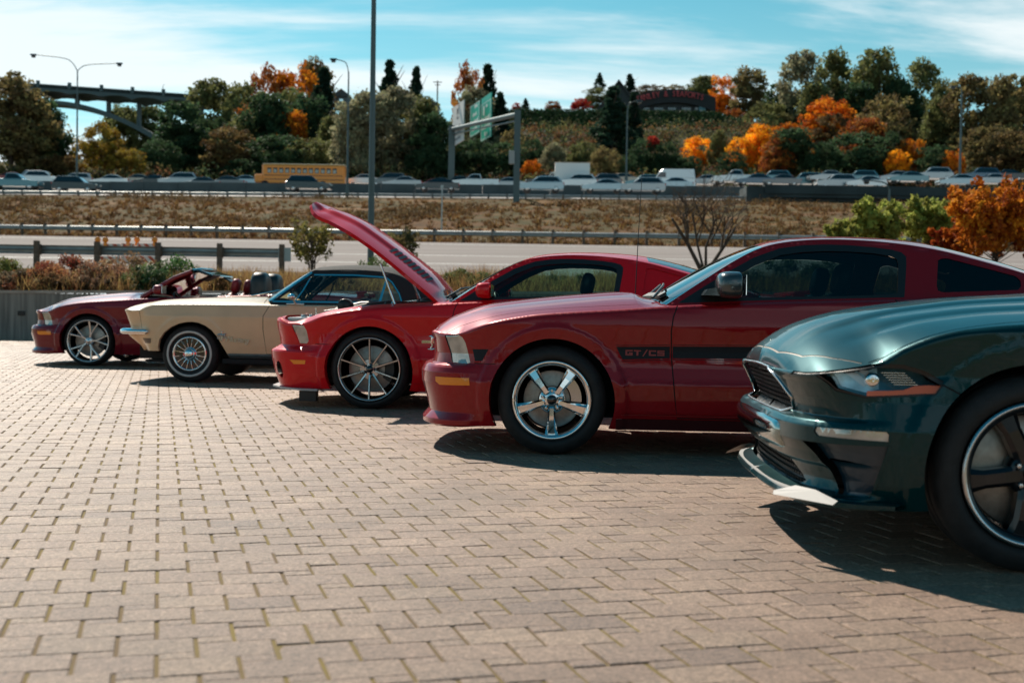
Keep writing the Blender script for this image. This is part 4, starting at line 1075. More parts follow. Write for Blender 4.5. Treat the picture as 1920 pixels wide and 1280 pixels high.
TL = [ # px, top, base, width, Y, shape, colour, label
 (20, 128, 338, 150, 172, 'tall', OLIVE_B, 'tall brown-green tree at the left edge of the photo'),
 (62, 168, 338, 110, 178, 'round', GREEN_D, 'dark tree beside the leftmost brown-green one'),
 (104, 210, 335, 70, 182, 'tall', GREEN_D, 'small dark tree just left of the double lamp'),
 (112, 290, 334, 70, 172, 'bush', BROWN, 'brown shrub behind the barrier below the small dark tree'),
 (188, 232, 334, 96, 174, 'round', GOLD, 'yellow-green tree right of the double lamp'),
 (235, 275, 334, 70, 171, 'bush', GOLD, 'low yellow shrub at the foot of the yellow-green tree'),
 (225, 196, 330, 120, 262, 'spread', OLIVE, 'pale olive tree seen under the bridge arch'),
 (285, 200, 330, 90, 268, 'tall', OLIVE, 'olive tree behind the bridge column'),
 (300, 262, 335, 90, 176, 'round', GREEN_D, 'dark green tree below the foot of the bridge arch'),
 (345, 190, 335, 90, 186, 'tall', GREEN_D, 'dark tree where the bridge deck meets the wood'),
 (400, 154, 335, 110, 205, 'tall', OLIVE, 'tall olive tree at the right end of the bridge'),
 (455, 146, 335, 110, 212, 'round', OLIVE, 'rounded olive tree high in the left wood'),
 (498, 128, 335, 110, 222, 'round', RUST, 'rust topped tree on the crest of the left wood'),
 (555, 114, 335, 110, 226, 'round', ORANGE, 'orange topped tree highest on the crest of the left wood'),
 (585, 116, 335, 90, 232, 'tall', BROWN, 'thin brown tree behind the orange crest tree'),
 (605, 124, 335, 84, 214, 'conifer', FIR, 'dark fir at the right end of the left wood'),
 (430, 240, 338, 130, 178, 'round', BROWN, 'brown tinged tree low in the left wood'),
 (395, 215, 338, 110, 184, 'round', GREEN_D, 'dark green tree in the middle of the left wood'),
 (500, 175, 338, 150, 188, 'spread', GREEN_D, 'broad dark green tree above the school bus'),
 (520, 250, 338, 130, 176, 'round', GREEN_D, 'dark tree right behind the school bus'),
 (580, 170, 338, 110, 192, 'tall', GREEN_D, 'dark tree left of the silvery trees'),
 (600, 255, 338, 110, 176, 'bush', OLIVE, 'olive shrub above the rear of the school bus'),
 (460, 300, 338, 110, 173, 'bush', GREEN_D, 'low dark shrub above the front of the school bus'),
 (550, 200, 300, 60, 187, 'round', ORANGE, 'small orange tree inside the left wood'),
 (655, 182, 342, 96, 172, 'tall', GREY_G, 'silvery tree behind the single arm lamp'),
 (688, 170, 342, 96, 175, 'tall', GREY_G, 'silvery tree behind the tall steel pole'),
 (742, 168, 342, 110, 178, 'tall', GREY_G, 'silvery tree right of the tall steel pole'),
 (785, 185, 342, 90, 182, 'tall', OLIVE, 'olive tree behind the silvery trees'),
 (728, 110, 330, 92, 236, 'conifer', FIR, 'fir rising above the silvery trees'),
 (778, 122, 330, 56, 246, 'conifer', FIR, 'narrow fir left of the utility pole'),
 (812, 215, 342, 100, 176, 'tall', GREEN_D, 'dark tree left of the sign gantry'),
 (800, 280, 342, 90, 172, 'bush', GREEN_D, 'dark shrub left of the gantry foot'),
 (872, 124, 335, 84, 216, 'round', RUST, 'rust topped tree above the sign gantry'),
 (912, 118, 335, 70, 224, 'conifer', FIR, 'fir standing just behind the green signs'),
 (885, 168, 335, 100, 206, 'tall', GREY_G, 'grey-green tree behind the signs'),
 (935, 170, 335, 64, 212, 'conifer', FIR, 'fir between the green signs and the gantry post'),
 (890, 262, 342, 110, 176, 'round', GREEN_D, 'dark tree below the green signs'),
 (940, 262, 342, 80, 178, 'round', GREEN_D, 'dark tree left of the gantry post foot'),
 (985, 184, 213, 26, 250, 'conifer', FIR, 'tiny fir on the hilltop lawn beside the gantry'),
 (1038, 188, 212, 26, 252, 'round', RUST, 'tiny rust coloured tree on the hilltop lawn'),
 (968, 193, 213, 22, 251, 'round', RED, 'tiny red bush on the hilltop lawn'),
 (1086, 184, 212, 38, 250, 'bush', RED, 'dark red bush beside the gabled building'),
 (1124, 136, 172, 30, 270, 'conifer', FIR, 'small fir on the skyline left of the gable'),
 (1180, 138, 205, 36, 262, 'conifer', FIR, 'fir on the skyline right of the gable'),
 (1120, 166, 212, 70, 258, 'round', OLIVE, 'olive tree left of the gable'),
 (1147, 160, 330, 92, 200, 'conifer', FIR, 'big fir standing before the restaurant'),
 (1186, 172, 300, 62, 205, 'conifer', FIR, 'second fir just right of the big one'),
 (1225, 158, 190, 60, 290, 'round', BROWN, 'brown tree behind the left end of the red sign'),
 (1265, 160, 190, 60, 292, 'round', OLIVE_B, 'brown tree behind the middle of the red sign'),
 (1308, 142, 212, 62, 286, 'tall', OLIVE, 'olive tree behind the right end of the red sign'),
 (1350, 144, 235, 72, 262, 'round', ORANGE, 'orange tree right of the restaurant'),
 (1405, 130, 255, 74, 256, 'tall', OLIVE_B, 'brown-gold tree right of the orange one'),
 (1378, 205, 255, 60, 250, 'round', RUST, 'rust shrub at the end of the clipped hedge'),
 (1440, 185, 300, 76, 232, 'round', OLIVE, 'olive tree below the tall poplars'),
 (1000, 262, 330, 70, 188, 'bush', GREEN_D, 'dark shrub right of the gantry post'),
 (997, 300, 338, 34, 173, 'bush', ORANGE, 'small orange shrub behind the box truck'),
 (1040, 264, 338, 60, 180, 'tall', GREY_G, 'pale grey shrub above the box truck'),
 (1085, 262, 335, 64, 184, 'bush', OLIVE, 'olive shrub above the box truck'),
 (1132, 276, 338, 76, 175, 'bush', OLIVE_B, 'tan shrub between the box truck and the lamp'),
 (1212, 254, 338, 64, 180, 'round', GREEN_D, 'dark rounded tree right of the lamp'),
 (1250, 268, 338, 60, 178, 'round', GREEN_D, 'dark shrub above the white van'),
 (1225, 254, 280, 26, 179, 'bush', RED, 'red sprig above the white van'),
 (1180, 290, 338, 50, 174, 'bush', GREEN_D, 'dark shrub behind the lamp foot'),
 (1310, 252, 335, 66, 196, 'round', YELLOW, 'yellow shrub right of the white van'),
 (1348, 238, 335, 44, 192, 'tall', OLIVE, 'slim green tree between yellow shrubs'),
 (1285, 290, 338, 56, 175, 'bush', GREEN_D, 'dark shrub behind the bare tree'),
 (1420, 232, 335, 92, 186, 'spread', YELLOW, 'brightest yellow maple in the right wood'),
 (1388, 252, 335, 60, 184, 'round', YELLOW, 'yellow maple left of the brightest one'),
 (1478, 228, 320, 96, 198, 'spread', ORANGE, 'orange-yellow maple right of the brightest one'),
 (1490, 240, 338, 86, 176, 'tall', GREEN_D, 'dark conical tree before the orange maple'),
 (1505, 102, 300, 96, 236, 'tall', GREY_G, 'tall grey-green poplar left in the right wood'),
 (1556, 100, 300, 80, 240, 'tall', OLIVE, 'tall poplar left of the tallest tree'),
 (1640, 80, 300, 118, 232, 'tall', OLIVE, 'tallest tree in the right wood'),
 (1600, 150, 300, 90, 226, 'tall', GREEN_D, 'dark tree below the tallest one'),
 (1722, 116, 300, 78, 236, 'tall', OLIVE, 'tall tree standing alone right of the tallest one'),
 (1690, 150, 320, 80, 226, 'tall', GREEN_D, 'dark tree between the two tall trees'),
 (1550, 186, 300, 116, 210, 'round', ORANGE, 'broad orange tree in the right wood'),
 (1560, 210, 300, 90, 206, 'round', BROWN, 'brown tree under the broad orange one'),
 (1618, 222, 338, 130, 186, 'spread', RUST, 'rust topped spreading tree in the right wood'),
 (1600, 246, 340, 150, 178, 'round', GREEN_D, 'large dark tree above the cars on the right'),
 (1665, 250, 340, 90, 180, 'round', GREEN_D, 'dark tree right of the large dark one'),
 (1710, 256, 335, 66, 178, 'bush', ORANGE, 'orange shrub low in the right wood'),
 (1682, 282, 330, 50, 174, 'bush', YELLOW, 'small golden shrub low in the right wood'),
 (1752, 268, 336, 84, 174, 'round', GREEN_D, 'dark tree left of the far right lamp'),
 (1786, 276, 335, 44, 172, 'bush', ORANGE, 'orange shrub at the far right lamp'),
 (1760, 180, 330, 80, 206, 'tall', OLIVE, 'olive tree behind the far right lamp'),
 (1815, 146, 335, 96, 202, 'tall', OLIVE_B, 'brown tinged tree right of the far right lamp'),
 (1868, 148, 335, 100, 198, 'tall', OLIVE_B, 'big brown-olive tree near the right edge'),
 (1915, 130, 335, 96, 204, 'tall', OLIVE_B, 'brown-olive tree cut by the right edge'),
 (1850, 230, 335, 120, 182, 'round', OLIVE_B, 'brown-olive tree low at the right edge'),
 (1905, 250, 335, 90, 178, 'round', BROWN, 'brown tree low at the right edge'),
 (545, 152, 335, 100, 200, 'round', OLIVE, 'olive tree just under the orange crest tree'),
 (470, 208, 335, 104, 190, 'tall', OLIVE, 'olive tree below the rounded one in the left wood'),
 (622, 216, 338, 70, 182, 'tall', OLIVE, 'olive tree in the gap left of the silvery trees'),
 (846, 232, 338, 70, 190, 'tall', OLIVE, 'olive tree just left of the far gantry post'),
 (960, 238, 335, 70, 186, 'round', OLIVE_B, 'brown-olive tree behind the near gantry post'),
 (1462, 152, 300, 70, 240, 'tall', GREEN_D, 'dark tree left of the tall poplars'),
 (1532, 152, 300, 90, 228, 'tall', OLIVE, 'olive tree under the left poplars'),
 (1662, 184, 320, 104, 214, 'round', OLIVE_B, 'brown-gold tree under the tallest tree'),
 (1764, 158, 320, 70, 220, 'tall', OLIVE, 'olive tree right of the lone tall tree'),
 (1456, 258, 335, 66, 176, 'round', RUST, 'rust tree between the yellow maple and the dark conical tree'),
 (1540, 264, 338, 84, 174, 'bush', GREEN_D, 'dark shrub left under the rust spreading tree'),
 (1372, 284, 336, 50, 173, 'bush', GREEN_D, 'dark shrub at the foot of the yellow maples'),
 (70, 256, 335, 100, 176, 'round', OLIVE, 'olive tree low at the left edge'),
]
for a in TL: tree(*a)
# undergrowth on the slope that reads as one mass, in three tints
g_ = np.random.default_rng(5)
for nm, lab, colr, cnt, r0, r1, sd in (('undergrowth', 'tangled brown undergrowth on the slope', (.16, .085, .040, 1), 1300, .8, 2.2, 9), ('undergrowth', 'olive undergrowth on the slope', (.11, .105, .042, 1), 1000, 1.0, 3.0, 19), ('undergrowth', 'dark green undergrowth on the slope', (.045, .070, .034, 1), 900, 1.0, 3.2, 29)):
    parts_ = []
    for i in range(cnt):
        x = g_.uniform(-75, 95); y = g_.uniform(167, 226 if -2 < x < 48 else 245); parts_.append((x, y, slope_z(x, y) + .4 * r0 + g_.uniform(0, 1.2)))
    us = link(nm, leaf_mesh(nm, [leaves(parts_, g_.uniform(r0, r1, cnt), 34, .24, sd, .6)])); us.color = colr; tag(us, lab, kind='stuff')

# near planting: shrubs, grass, saplings
def bush(px, ptop, Y, pw, depth, h0, col, label, n=40, per=60, size=.05, shape=None, group='shrubs behind the retaining wall', name='shrub', cat='shrub', squash=.8, seed=0, col2=None):
    a = at(px, ptop, Y); wd = pw * Y / FPX / 2; z0 = h0; h = a.z - z0
    g = np.random.default_rng(seed + int(px)); C = []; Rr = []
    for i in range(n):
        u, v = g.uniform(-1, 1), g.uniform(-1, 1); hh = (1 - .6 * u * u) * g.uniform(.25, .92)
        C.append((u * wd, v * depth, h * hh)); Rr.append(g.uniform(.14, .30) * max(h, .5))
    me = leaf_mesh('foliage', [leaves(C, Rr, per, size, seed + 1, squash)])
    root = tag(empty(name, (a.x, Y, z0)), label, cat, group); o = link('foliage', me, root); o.color = (*[min(1, v * 1.35) for v in col], 1)
    if col2:
        k = g.permutation(n)[:n // 4]; me2 = leaf_mesh('flowers', [leaves([C[i] for i in k], [Rr[i] * .9 for i in k], per // 3, size * .9, seed + 2, squash)]); o2 = link('flowers', me2, root); o2.color = (*col2, 1)
    b = MB()
    for i in range(5): q = C[g.integers(n)]; b.tube([(q[0] * .4, q[1] * .4, -.05), tuple(np.array(q) * .9)], [.02, .006], 5)
    b.build('stem', m_bark, root); return root
def bed_z(X, Y):
    y1, z1 = road_near(X); f = max(0, min(1, (Y - 27.95) / (y1 - 27.95))); return (wall_top(X) - .05) * (1 - f) + z1 * f
SH = [(15, 482, 30, 110, (.09, .10, .03), 'green and rust shrub at the left end of the wall', (.35, .10, .04)), (80, 488, 29.2, 90, (.19, .075, .04), 'rust flecked shrub above the wall light', (.42, .09, .05)),
      (135, 478, 31, 100, (.17, .07, .04), 'russet flowering shrub with one red sprig', (.48, .04, .04)), (190, 486, 29.4, 100, (.20, .105, .06), 'pale seed headed shrub behind the maroon hood', (.42, .36, .26)),
      (245, 474, 31.5, 110, (.16, .095, .05), 'brown-green shrub under the construction barricades', (.36, .28, .18)), (285, 492, 29.2, 90, (.08, .10, .04), 'green shrub with white heads left of the windshield', (.50, .47, .38)),
      (330, 478, 31, 80, (.04, .085, .025), 'dark green shrub tallest of the bed', (.12, .16, .04)), (300, 500, 29, 60, (.035, .07, .03), 'small dark green shrub behind the maroon windshield', (.40, .38, .30)),
      (40, 505, 28.9, 90, (.11, .08, .05), 'low brown shrub leaning over the wall at the left', (.40, .12, .05)), (180, 515, 28.8, 90, (.12, .075, .05), 'low grey-brown shrub along the wall top', (.4, .3, .2)), (110, 512, 28.7, 80, (.14, .08, .04), 'low orange-brown shrub along the wall top', (.45, .12, .04))]
for i, (px, pt, Y, pw, c, lb, c2) in enumerate(SH):
    X = at(px, pt, Y).x; bush(px, pt, Y, pw * 1.05, .55, bed_z(X, Y) - .02, c, lb, 44, 70, .034, seed=i * 5, col2=c2)
for i, (px, pt, Y, pw, c, lb) in enumerate([(640, 515, 29, 60, (.10, .06, .035), 'brown low shrub behind the black soft top'), (860, 505, 30.5, 60, (.075, .085, .03), 'green shrub between the raised hood and the red roof'), (900, 512, 29.6, 70, (.06, .075, .03), 'dark green shrub left of the red coupe windshield'),
      (835, 520, 30, 50, (.08, .07, .03), 'small olive shrub beside the raised hood'), (700, 480, 36, 50, (.06, .085, .03), 'leafy shrub at the foot of the tall pole'), (1280, 498, 33, 40, (.09, .07, .03), 'small brown shrub beside the bare tree'), (425, 518, 28.9, 60, (.12, .07, .03), 'orange-brown shrub behind the red headrests'), (490, 522, 29, 50, (.08, .085, .03), 'green shrub left of the black seat back'),
      (960, 515, 29.8, 80, (.07, .08, .035), 'shrub seen through the red coupe side window'), (1060, 512, 30, 90, (.09, .09, .04), 'olive shrub behind the red coupe roof'), (1470, 480, 31, 130, (.05, .07, .03), 'dark shrub seen through the striped coupe window'), (1580, 470, 31.5, 120, (.05, .065, .03), 'dark shrub behind the striped coupe headrest')]):
    X = at(px, pt, Y).x; bush(px, pt, Y, pw * 1.2, .5, bed_z(X, Y) - .02, c, lb, 30, 60, .036, seed=200 + i * 5, col2=tuple(min(1, v * 2.2) for v in c))
# dry grass tufts in the bed: one mass
g_ = np.random.default_rng(11)
def blades(pts, hts, n, w, seed, lean=.35):
    g = np.random.default_rng(seed); N = len(pts) * n; c = np.repeat(np.array(pts), n, 0); h = np.repeat(np.array(hts), n) * g.uniform(.5, 1.15, N)
    off = g.normal(0, .10, (N, 2)); c = c.copy(); c[:, :2] += off; l = g.normal(0, lean, (N, 2)) * h[:, None]; t = g.uniform(0, 6.283, N); dx = np.stack([np.cos(t), np.sin(t), 0 * t], 1) * w
    tip = c + np.stack([l[:, 0], l[:, 1], h], 1); V = np.stack([c - dx, c + dx, tip + dx * .25, tip - dx * .25], 1).reshape(-1, 3)
    return V, np.arange(4 * N).reshape(-1, 4), np.repeat(g.random(N), 4)
pts, hts = [], []
for i in range(1500):
    x = g_.uniform(-11, 13); y = 28.1 + abs(g_.normal(0, 4.5)); 
    if y > road_near(x)[0] - .8: continue
    pts.append((x, y, bed_z(x, y) - .02)); hts.append(g_.uniform(.18, .50))
dg = link('dry_grass', leaf_mesh('dry_grass', [blades(pts, hts, 26, .008, 3)])); dg.color = (.27, .155, .065, 1); tag(dg, 'dry tan grass in the planting bed', kind='stuff')
pts, hts = [], []
for i in range(5200):
    x = g_.uniform(-50, 45); f = g_.random()**1.3 * .98 + .01; y0, z0 = road_far(x); y1, z1 = hill_top(x); 
    z = z0 + (z1 - z0) * (f * .12 if f < .08 else .0096 + (f - .08) / .92 * .9904); 
    pts.append((x, y0 + (y1 - y0) * f, z + hn(x * .9, y0 + f * 40, .28) * min(1, f * 6) * (1 - f**6) - .05)); hts.append(g_.uniform(.12, .40) * (1.6 if g_.random() < .12 else 1) * (1 if f < .85 else .5))
hg = link('hill_grass', leaf_mesh('hill_grass', [blades(pts, hts, 16, .05, 4, .5)])); hg.color = (.155, .080, .035, 1); tag(hg, 'rough tan grass and weeds on the bank', kind='stuff')
pts = []
for i in range(2600):
    x = g_.uniform(-50, 45); f = g_.random() * .96 + .03
    if math.sin(x * .33 + 3 * math.sin(f * 7)) + .8 * math.sin(x * .11 - f * 9 + 1) < .55: continue
    if len(pts) >= 900: break
    y0, z0 = road_far(x); y1, z1 = hill_top(x); z = z0 + (z1 - z0) * (f * .12 if f < .08 else .0096 + (f - .08) / .92 * .9904)
    pts.append((x, y0 + (y1 - y0) * f, z + .2))
hw = link('hill_weeds', leaf_mesh('hill_weeds', [leaves(pts, g_.uniform(.4, 1.5, len(pts)), 44, .085, 12, .4)])); hw.color = (.095, .058, .027, 1); tag(hw, 'brown and olive weeds on the bank', kind='stuff')

def sapling(px, ptop, pbase, pw, Y, col, label, seed, n=46, size=.055, name='sapling', per=16):
    a, c = at(px, pbase, Y), at(px, ptop, Y); h = c.z - a.z; wd = pw * Y / FPX / 2; g = np.random.default_rng(seed)
    root = tag(empty(name, tuple(a)), label, 'tree'); b = MB(); C = []
    for q in range(4 if name == 'sapling' else 2):
        tx, ty = g.normal(0, .16) * h * .5, g.normal(0, .12) * h * .5; b.tube([(tx * .1, ty * .1, -.5), (tx * .4, ty * .4, h * .3), (tx, ty, h * .72)], [.024, .018, .006], 6)
    for i in range(n):
        t = g.random() * 6.283; h1 = g.uniform(.02, .55) * h; L = wd * g.uniform(.3, 1.0); q = (L * math.cos(t), L * math.sin(t), min(h, h1 + g.uniform(.2, .45) * h))
        b.tube([(0, 0, h1), (q[0] * .5, q[1] * .5, (h1 + q[2]) / 2 + .05), q], [.010, .007, .003], 4); C += [q, (q[0] * .75, q[1] * .75, h1 + (q[2] - h1) * .75)]
    b.build('branches', m_bark, root); me = leaf_mesh('foliage', [leaves(C, [.17 * h / 2] * len(C), per, size, seed, .9)]); o = link('foliage', me, root); o.color = (*col, 1); return root
sapling(585, 405, 515, 96, 36, (.17, .145, .045), 'young olive sapling left of the raised hood', 3)
sapling(748, 425, 512, 90, 37.5, (.14, .115, .045), 'young thin sapling behind the raised hood', 4, 40)
sapling(1640, 372, 480, 110, 37, (.30, .31, .07), 'bright green tree above the striped coupe roof', 6, 80, .085, 'small_tree', 34)
sapling(1742, 366, 480, 130, 38, (.29, .30, .07), 'second bright green tree above the striped coupe roof, beside the orange maple', 7, 90, .085, 'small_tree', 34)
sapling(1578, 405, 480, 60, 36, (.28, .29, .07), 'short green tree left of the bright green one', 8, 40, .075, 'small_tree', 26)
mp_ = sapling(1868, 338, 500, 190, 31, (.46, .15, .018), 'orange maple at the right edge above the striped coupe', 9, 120, .075, 'maple_tree', 36)
mp2 = sapling(1800, 425, 500, 110, 32, (.40, .09, .02), 'red-orange maple low branches beside the green trees', 10, 50, .07, 'maple_tree', 30)
# bare tree
def bare_tree(px, pbase, ptop, Y, label):
    a = at(px, pbase, Y); h = at(px, ptop, Y).z - a.z; g = np.random.default_rng(21); root = tag(empty('bare_tree', tuple(a)), label, 'tree')
    t_ = MB(); tw = MB()
    def grow(b, p, d, L, r, lev):
        q1 = p + d * L * .5 + Vector(g.normal(0, .04 * L, 3)); q2 = p + d * L + Vector(g.normal(0, .07 * L, 3))
        b.tube([p, q1, q2], [r, r * .8, r * .55], 6 if r > .02 else 4)
        if lev == 0: return
        for k in range(3 if lev > 1 else 4):
            f = g.uniform(.35, 1.0); s = p.lerp(q2, f); nd = (d + Vector((g.normal(0, .75), g.normal(0, .5), g.uniform(-.05, .35)))).normalized()
            grow(tw if lev < 4 else b, s, nd, L * g.uniform(.55, .8), r * .5, lev - 1)
    for dx, L, r in ((.50, h * .46, .055), (-.60, h * .50, .060), (.08, h * .46, .045), (-.22, h * .44, .04)):
        grow(t_, Vector((dx * .2, 0, 0)), Vector((dx * 1.15, g.normal(0, .15), 1)).normalized(), L, r, 4)
    t_.build('trunk', m_bark, root); tw.build('branches', m_bark, root)
bare_tree(1322, 505, 292, 34, 'bare leafless tree in front of the guardrail')

# wood on the far side of the lot, behind the viewer: it shows only as a dark band in the car doors
g_ = np.random.default_rng(31); C, Rr = [], []
for i in range(420):
    x = g_.uniform(-60, 60); C.append((x, -34 + g_.normal(0, 2), abs(g_.normal(0, 1)) * 3.4 + 1.0 + 2 * math.sin(x * .21))); Rr.append(g_.uniform(1.0, 2.4))
o = link('treeline', leaf_mesh('treeline', [leaves(C, Rr, 46, .32, 31, .6)])); o.color = (.040, .052, .022, 1); tag(o, 'dark wood along the near edge of the lot', kind='stuff')
# ------------------------------------------------------------------ rails, barrier, lamps, signs
m_galv = mat('galvanised', (.34, .36, .36), .42, .75, var=.12, vscale=3); m_wood = mat('post_wood', (.14, .10, .075), .9, var=.3, vscale=9); m_pole = mat('pole_steel', (.085, .12, .125), .5, .4)
WB = [(0, .155), (-.045, .125), (-.08, .085), (-.075, .05), (-.02, .0), (-.075, -.05), (-.08, -.085), (-.045, -.125), (0, -.155)]
def guardrail(name, label, fn, x0, x1, n, back=False, post_m=None, hz=.55, ph=.86):
    """fn(x) -> (Y, ground z); W-beam in bolted lengths with a post and block at each"""
    root = tag(empty(name, (0, 0, 0)), label, 'guardrail'); xs = np.linspace(x0, x1, n + 1)
    pmesh = MB(); sg = 1 if not back else -1
    pmesh.box((0, .16 * sg, ph / 2 - .2), (.16, .18, ph + .4)); pmesh.box((0, .02 * sg, hz), (.18, .16, .36)); pme = pmesh.mesh('post', post_m or m_wood)
    for i in range(n):
        a, b_ = xs[i], xs[i + 1]; (ya, za), (yb, zb) = fn(a), fn(b_)
        V = [(a - .01, ya + sg * dy, za + hz + dz) for dy, dz in WB] + [(b_ + .01, yb + sg * dy - .003 * (i % 2), zb + hz + dz) for dy, dz in WB]
        m = MB(); m.add(V, [(k, k + 1, k + 10, k + 9) for k in range(8)]); m.build('rail', m_galv, root)
        link('post', pme, root, (a, ya, za))
    link('post', pme, root, (xs[n], *fn(xs[n]))); return root
guardrail('guardrail', 'long steel guardrail along the far side of the concrete road', lambda x: (road_far(x)[0] + 1.2, road_far(x)[1] + .10), -42, 32, 40)
nx1 = at(530, 497, 42).x
ng = guardrail('guardrail', 'short guardrail on brown wooden posts ending left of the olive sapling', lambda x: (42.0 - .10 * (x - nx1), 1.86 - .004 * x), nx1 - 19.2, nx1, 9, back=True, hz=.66, ph=.95)
b = MB(); b.box((nx1 + .1, 41.8, 2.50), (.42, .02, .46)); b.build('end_marker', mat('end_plate', (.35, .40, .40), .5, .5), ng)

bar = tag(empty('concrete_barrier', (0, 135.4, 0)), 'long grey concrete barrier between the freeway lanes', 'barrier')
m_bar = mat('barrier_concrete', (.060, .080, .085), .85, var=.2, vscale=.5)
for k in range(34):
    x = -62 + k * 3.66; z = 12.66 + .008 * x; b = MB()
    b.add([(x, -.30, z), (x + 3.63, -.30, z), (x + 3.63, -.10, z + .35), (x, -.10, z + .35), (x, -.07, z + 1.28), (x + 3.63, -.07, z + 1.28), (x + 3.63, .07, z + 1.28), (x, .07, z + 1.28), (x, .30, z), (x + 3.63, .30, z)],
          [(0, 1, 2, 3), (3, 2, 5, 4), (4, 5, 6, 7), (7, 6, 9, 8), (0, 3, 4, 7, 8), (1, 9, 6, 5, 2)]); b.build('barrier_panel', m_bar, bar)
sr = guardrail('guardrail', 'thin post and rail fence along the near edge of the freeway shoulder', lambda x: (127.6, 11.70 + .008 * x), -54, 24, 41, hz=.34, ph=.52)

def lamp_post(name, label, px, pbase, ptop, Y, arms, r=.11, group=None):
    a, c = at(px, pbase, Y), at(px, ptop, Y); h = c.z - a.z; root = tag(empty(name, (a.x, Y, a.z)), label, 'street lamp', group)
    b = MB(); b.tube([(0, 0, -1), (0, 0, h * .5), (0, 0, h)], [r * 1.15, r * .9, r * .65], 10); b.box((0, 0, .25), (.36, .36, .5)); b.build('pole', m_pole, root)
    for dx, dz in arms:
        L = abs(dx); s_ = math.copysign(1, dx); b = MB(); P_ = [(0, 0, h - .1), (s_ * .12 * L, 0, h + dz * .55), (s_ * .34 * L, 0, h + dz * .92), (dx, 0, h + dz * 1.15)]
        b.tube([tuple(p) for p in catmull(P_, 6)], r * .45, 7); b.build('arm', m_pole, root)
        b = MB(); b.box((dx + s_ * .25, 0, h + dz * 1.15), (.75, .30, .16), bev=.06); b.lathe_z([(.001, -.34), (.20, -.32), (.26, -.16), (.20, -.06)], 12, (dx + s_ * .25, 0, h + dz * 1.15)); b.build('lamp_head', M['gloss_black'], root)
    return root
sc = lambda Y: Y / FPX
lamp_post('street_lamp', 'tall double-arm street lamp in front of the arch bridge', 144, 360, 132, 140, [(-78 * sc(140), 24 * sc(140)), (74 * sc(140), 12 * sc(140))])
lamp_post('street_lamp', 'single-arm street lamp whose arm points left above the school bus', 651, 365, 135, 127, [(-24 * sc(127), 20 * sc(127))])
lamp_post('street_lamp', 'single-arm street lamp whose arm points right toward the red sign', 1174, 340, 205, 150, [(18 * sc(150), 14 * sc(150))])
lamp_post('street_lamp', 'slender street lamp at the far right before the brown trees', 1799, 345, 172, 152, [(-12 * sc(152), 8 * sc(152))], r=.14)
lamp_post('street_lamp', 'low street lamp with a long arm below the overpass cars', 1666, 430, 355, 110, [(-38 * sc(110), 14 * sc(110))], r=.13)
# tall steel pole through the top of the frame
a = at(694.5, 520, 40); c = at(701, -60, 40)
root = tag(empty('steel_pole', (a.x, 40, a.z)), 'tall plain steel pole rising out of the top of the photo behind the raised hood', 'pole')
b = MB(); b.tube([(0, 0, -.6), (0, 0, 4), (0, 0, c.z - a.z)], [.108, .095, .075], 14); b.build('pole', m_pole, root)
b = MB(); b.lathe_z([(.001, .06), (.2, .06), (.22, 0), (.22, -.6)], 14); b.build('base_plate', m_pole, root)
# thin post behind the guardrail, utility pole on the skyline
a = at(828, 425, 84); root = tag(empty('marker_post', tuple(a)), 'thin steel post standing on the bank behind the long guardrail', 'post'); b = MB(); b.tube([(0, 0, -.3), (0, 0, 2.6)], .05, 6); b.box((0, 0, 2.65), (.2, .04, .25)); b.build('post', m_galv, root)
a = at(820, 190, 285); root = tag(empty('utility_pole', tuple(a)), 'wooden utility pole with a crossarm on the skyline', 'pole'); b = MB(); b.tube([(0, 0, -4), (0, 0, 4.6)], .16, 6); b.box((0, 0, 4.3), (2.0, .12, .16)); b.box((0, 0, 3.7), (1.3, .12, .14)); b.build('pole', m_wood, root)

# overhead sign gantry across the freeway
gA, gB = at(968, 372, 122), at(846, 338, 152)
root = tag(empty('sign_gantry', (gA.x, gA.y, gA.z)), 'steel sign gantry on two posts reaching over the freeway', 'gantry')
h1 = at(968, 207, 122).z - gA.z; d = Vector((gB.x - gA.x, gB.y - gA.y, 0)); hB = at(846, 236, 152).z
b = MB(); b.box((0, 0, h1 / 2 - 1), (.62, .5, h1 + 2)); b.build('post', m_pole, root)
b = MB(); b.box((d.x, d.y, (hB - gA.z + gB.z - gA.z) / 2 - 1), (.75, .6, hB - gB.z + 2)); b.build('post', m_pole, root)
b = MB(); b.tube([(0, 0, h1 - .4), (d.x * 1.04, d.y * 1.04, hB - gA.z - .3)], .24, 8); b.tube([(0, 0, h1 - 1.0), (d.x * 1.04, d.y * 1.04, hB - gA.z - .9)], .08, 6); b.build('beam', m_pole, root)
b = MB(); b.box((-.5, -.3, h1 * .46), (.55, .4, 1.3), bev=.05); b.build('control_box', mat('box_grey', (.35, .36, .36), .5), root)
m_sg = mat('sign_green', (.0, .36, .27), .45); m_sw = mat('sign_white', (.55, .56, .55), .5); m_ink = mat('sign_ink', (.06, .06, .07), .6); m_leg = mat('sign_legend', (.75, .77, .76), .5)
dn = d.normalized(); face = Vector((dn.y, -dn.x, 0))
if face.x > 0: face = -face
face = Vector((-.55, -.83, 0)).normalized(); sdir = Vector((.83, -.55, 0)).normalized()
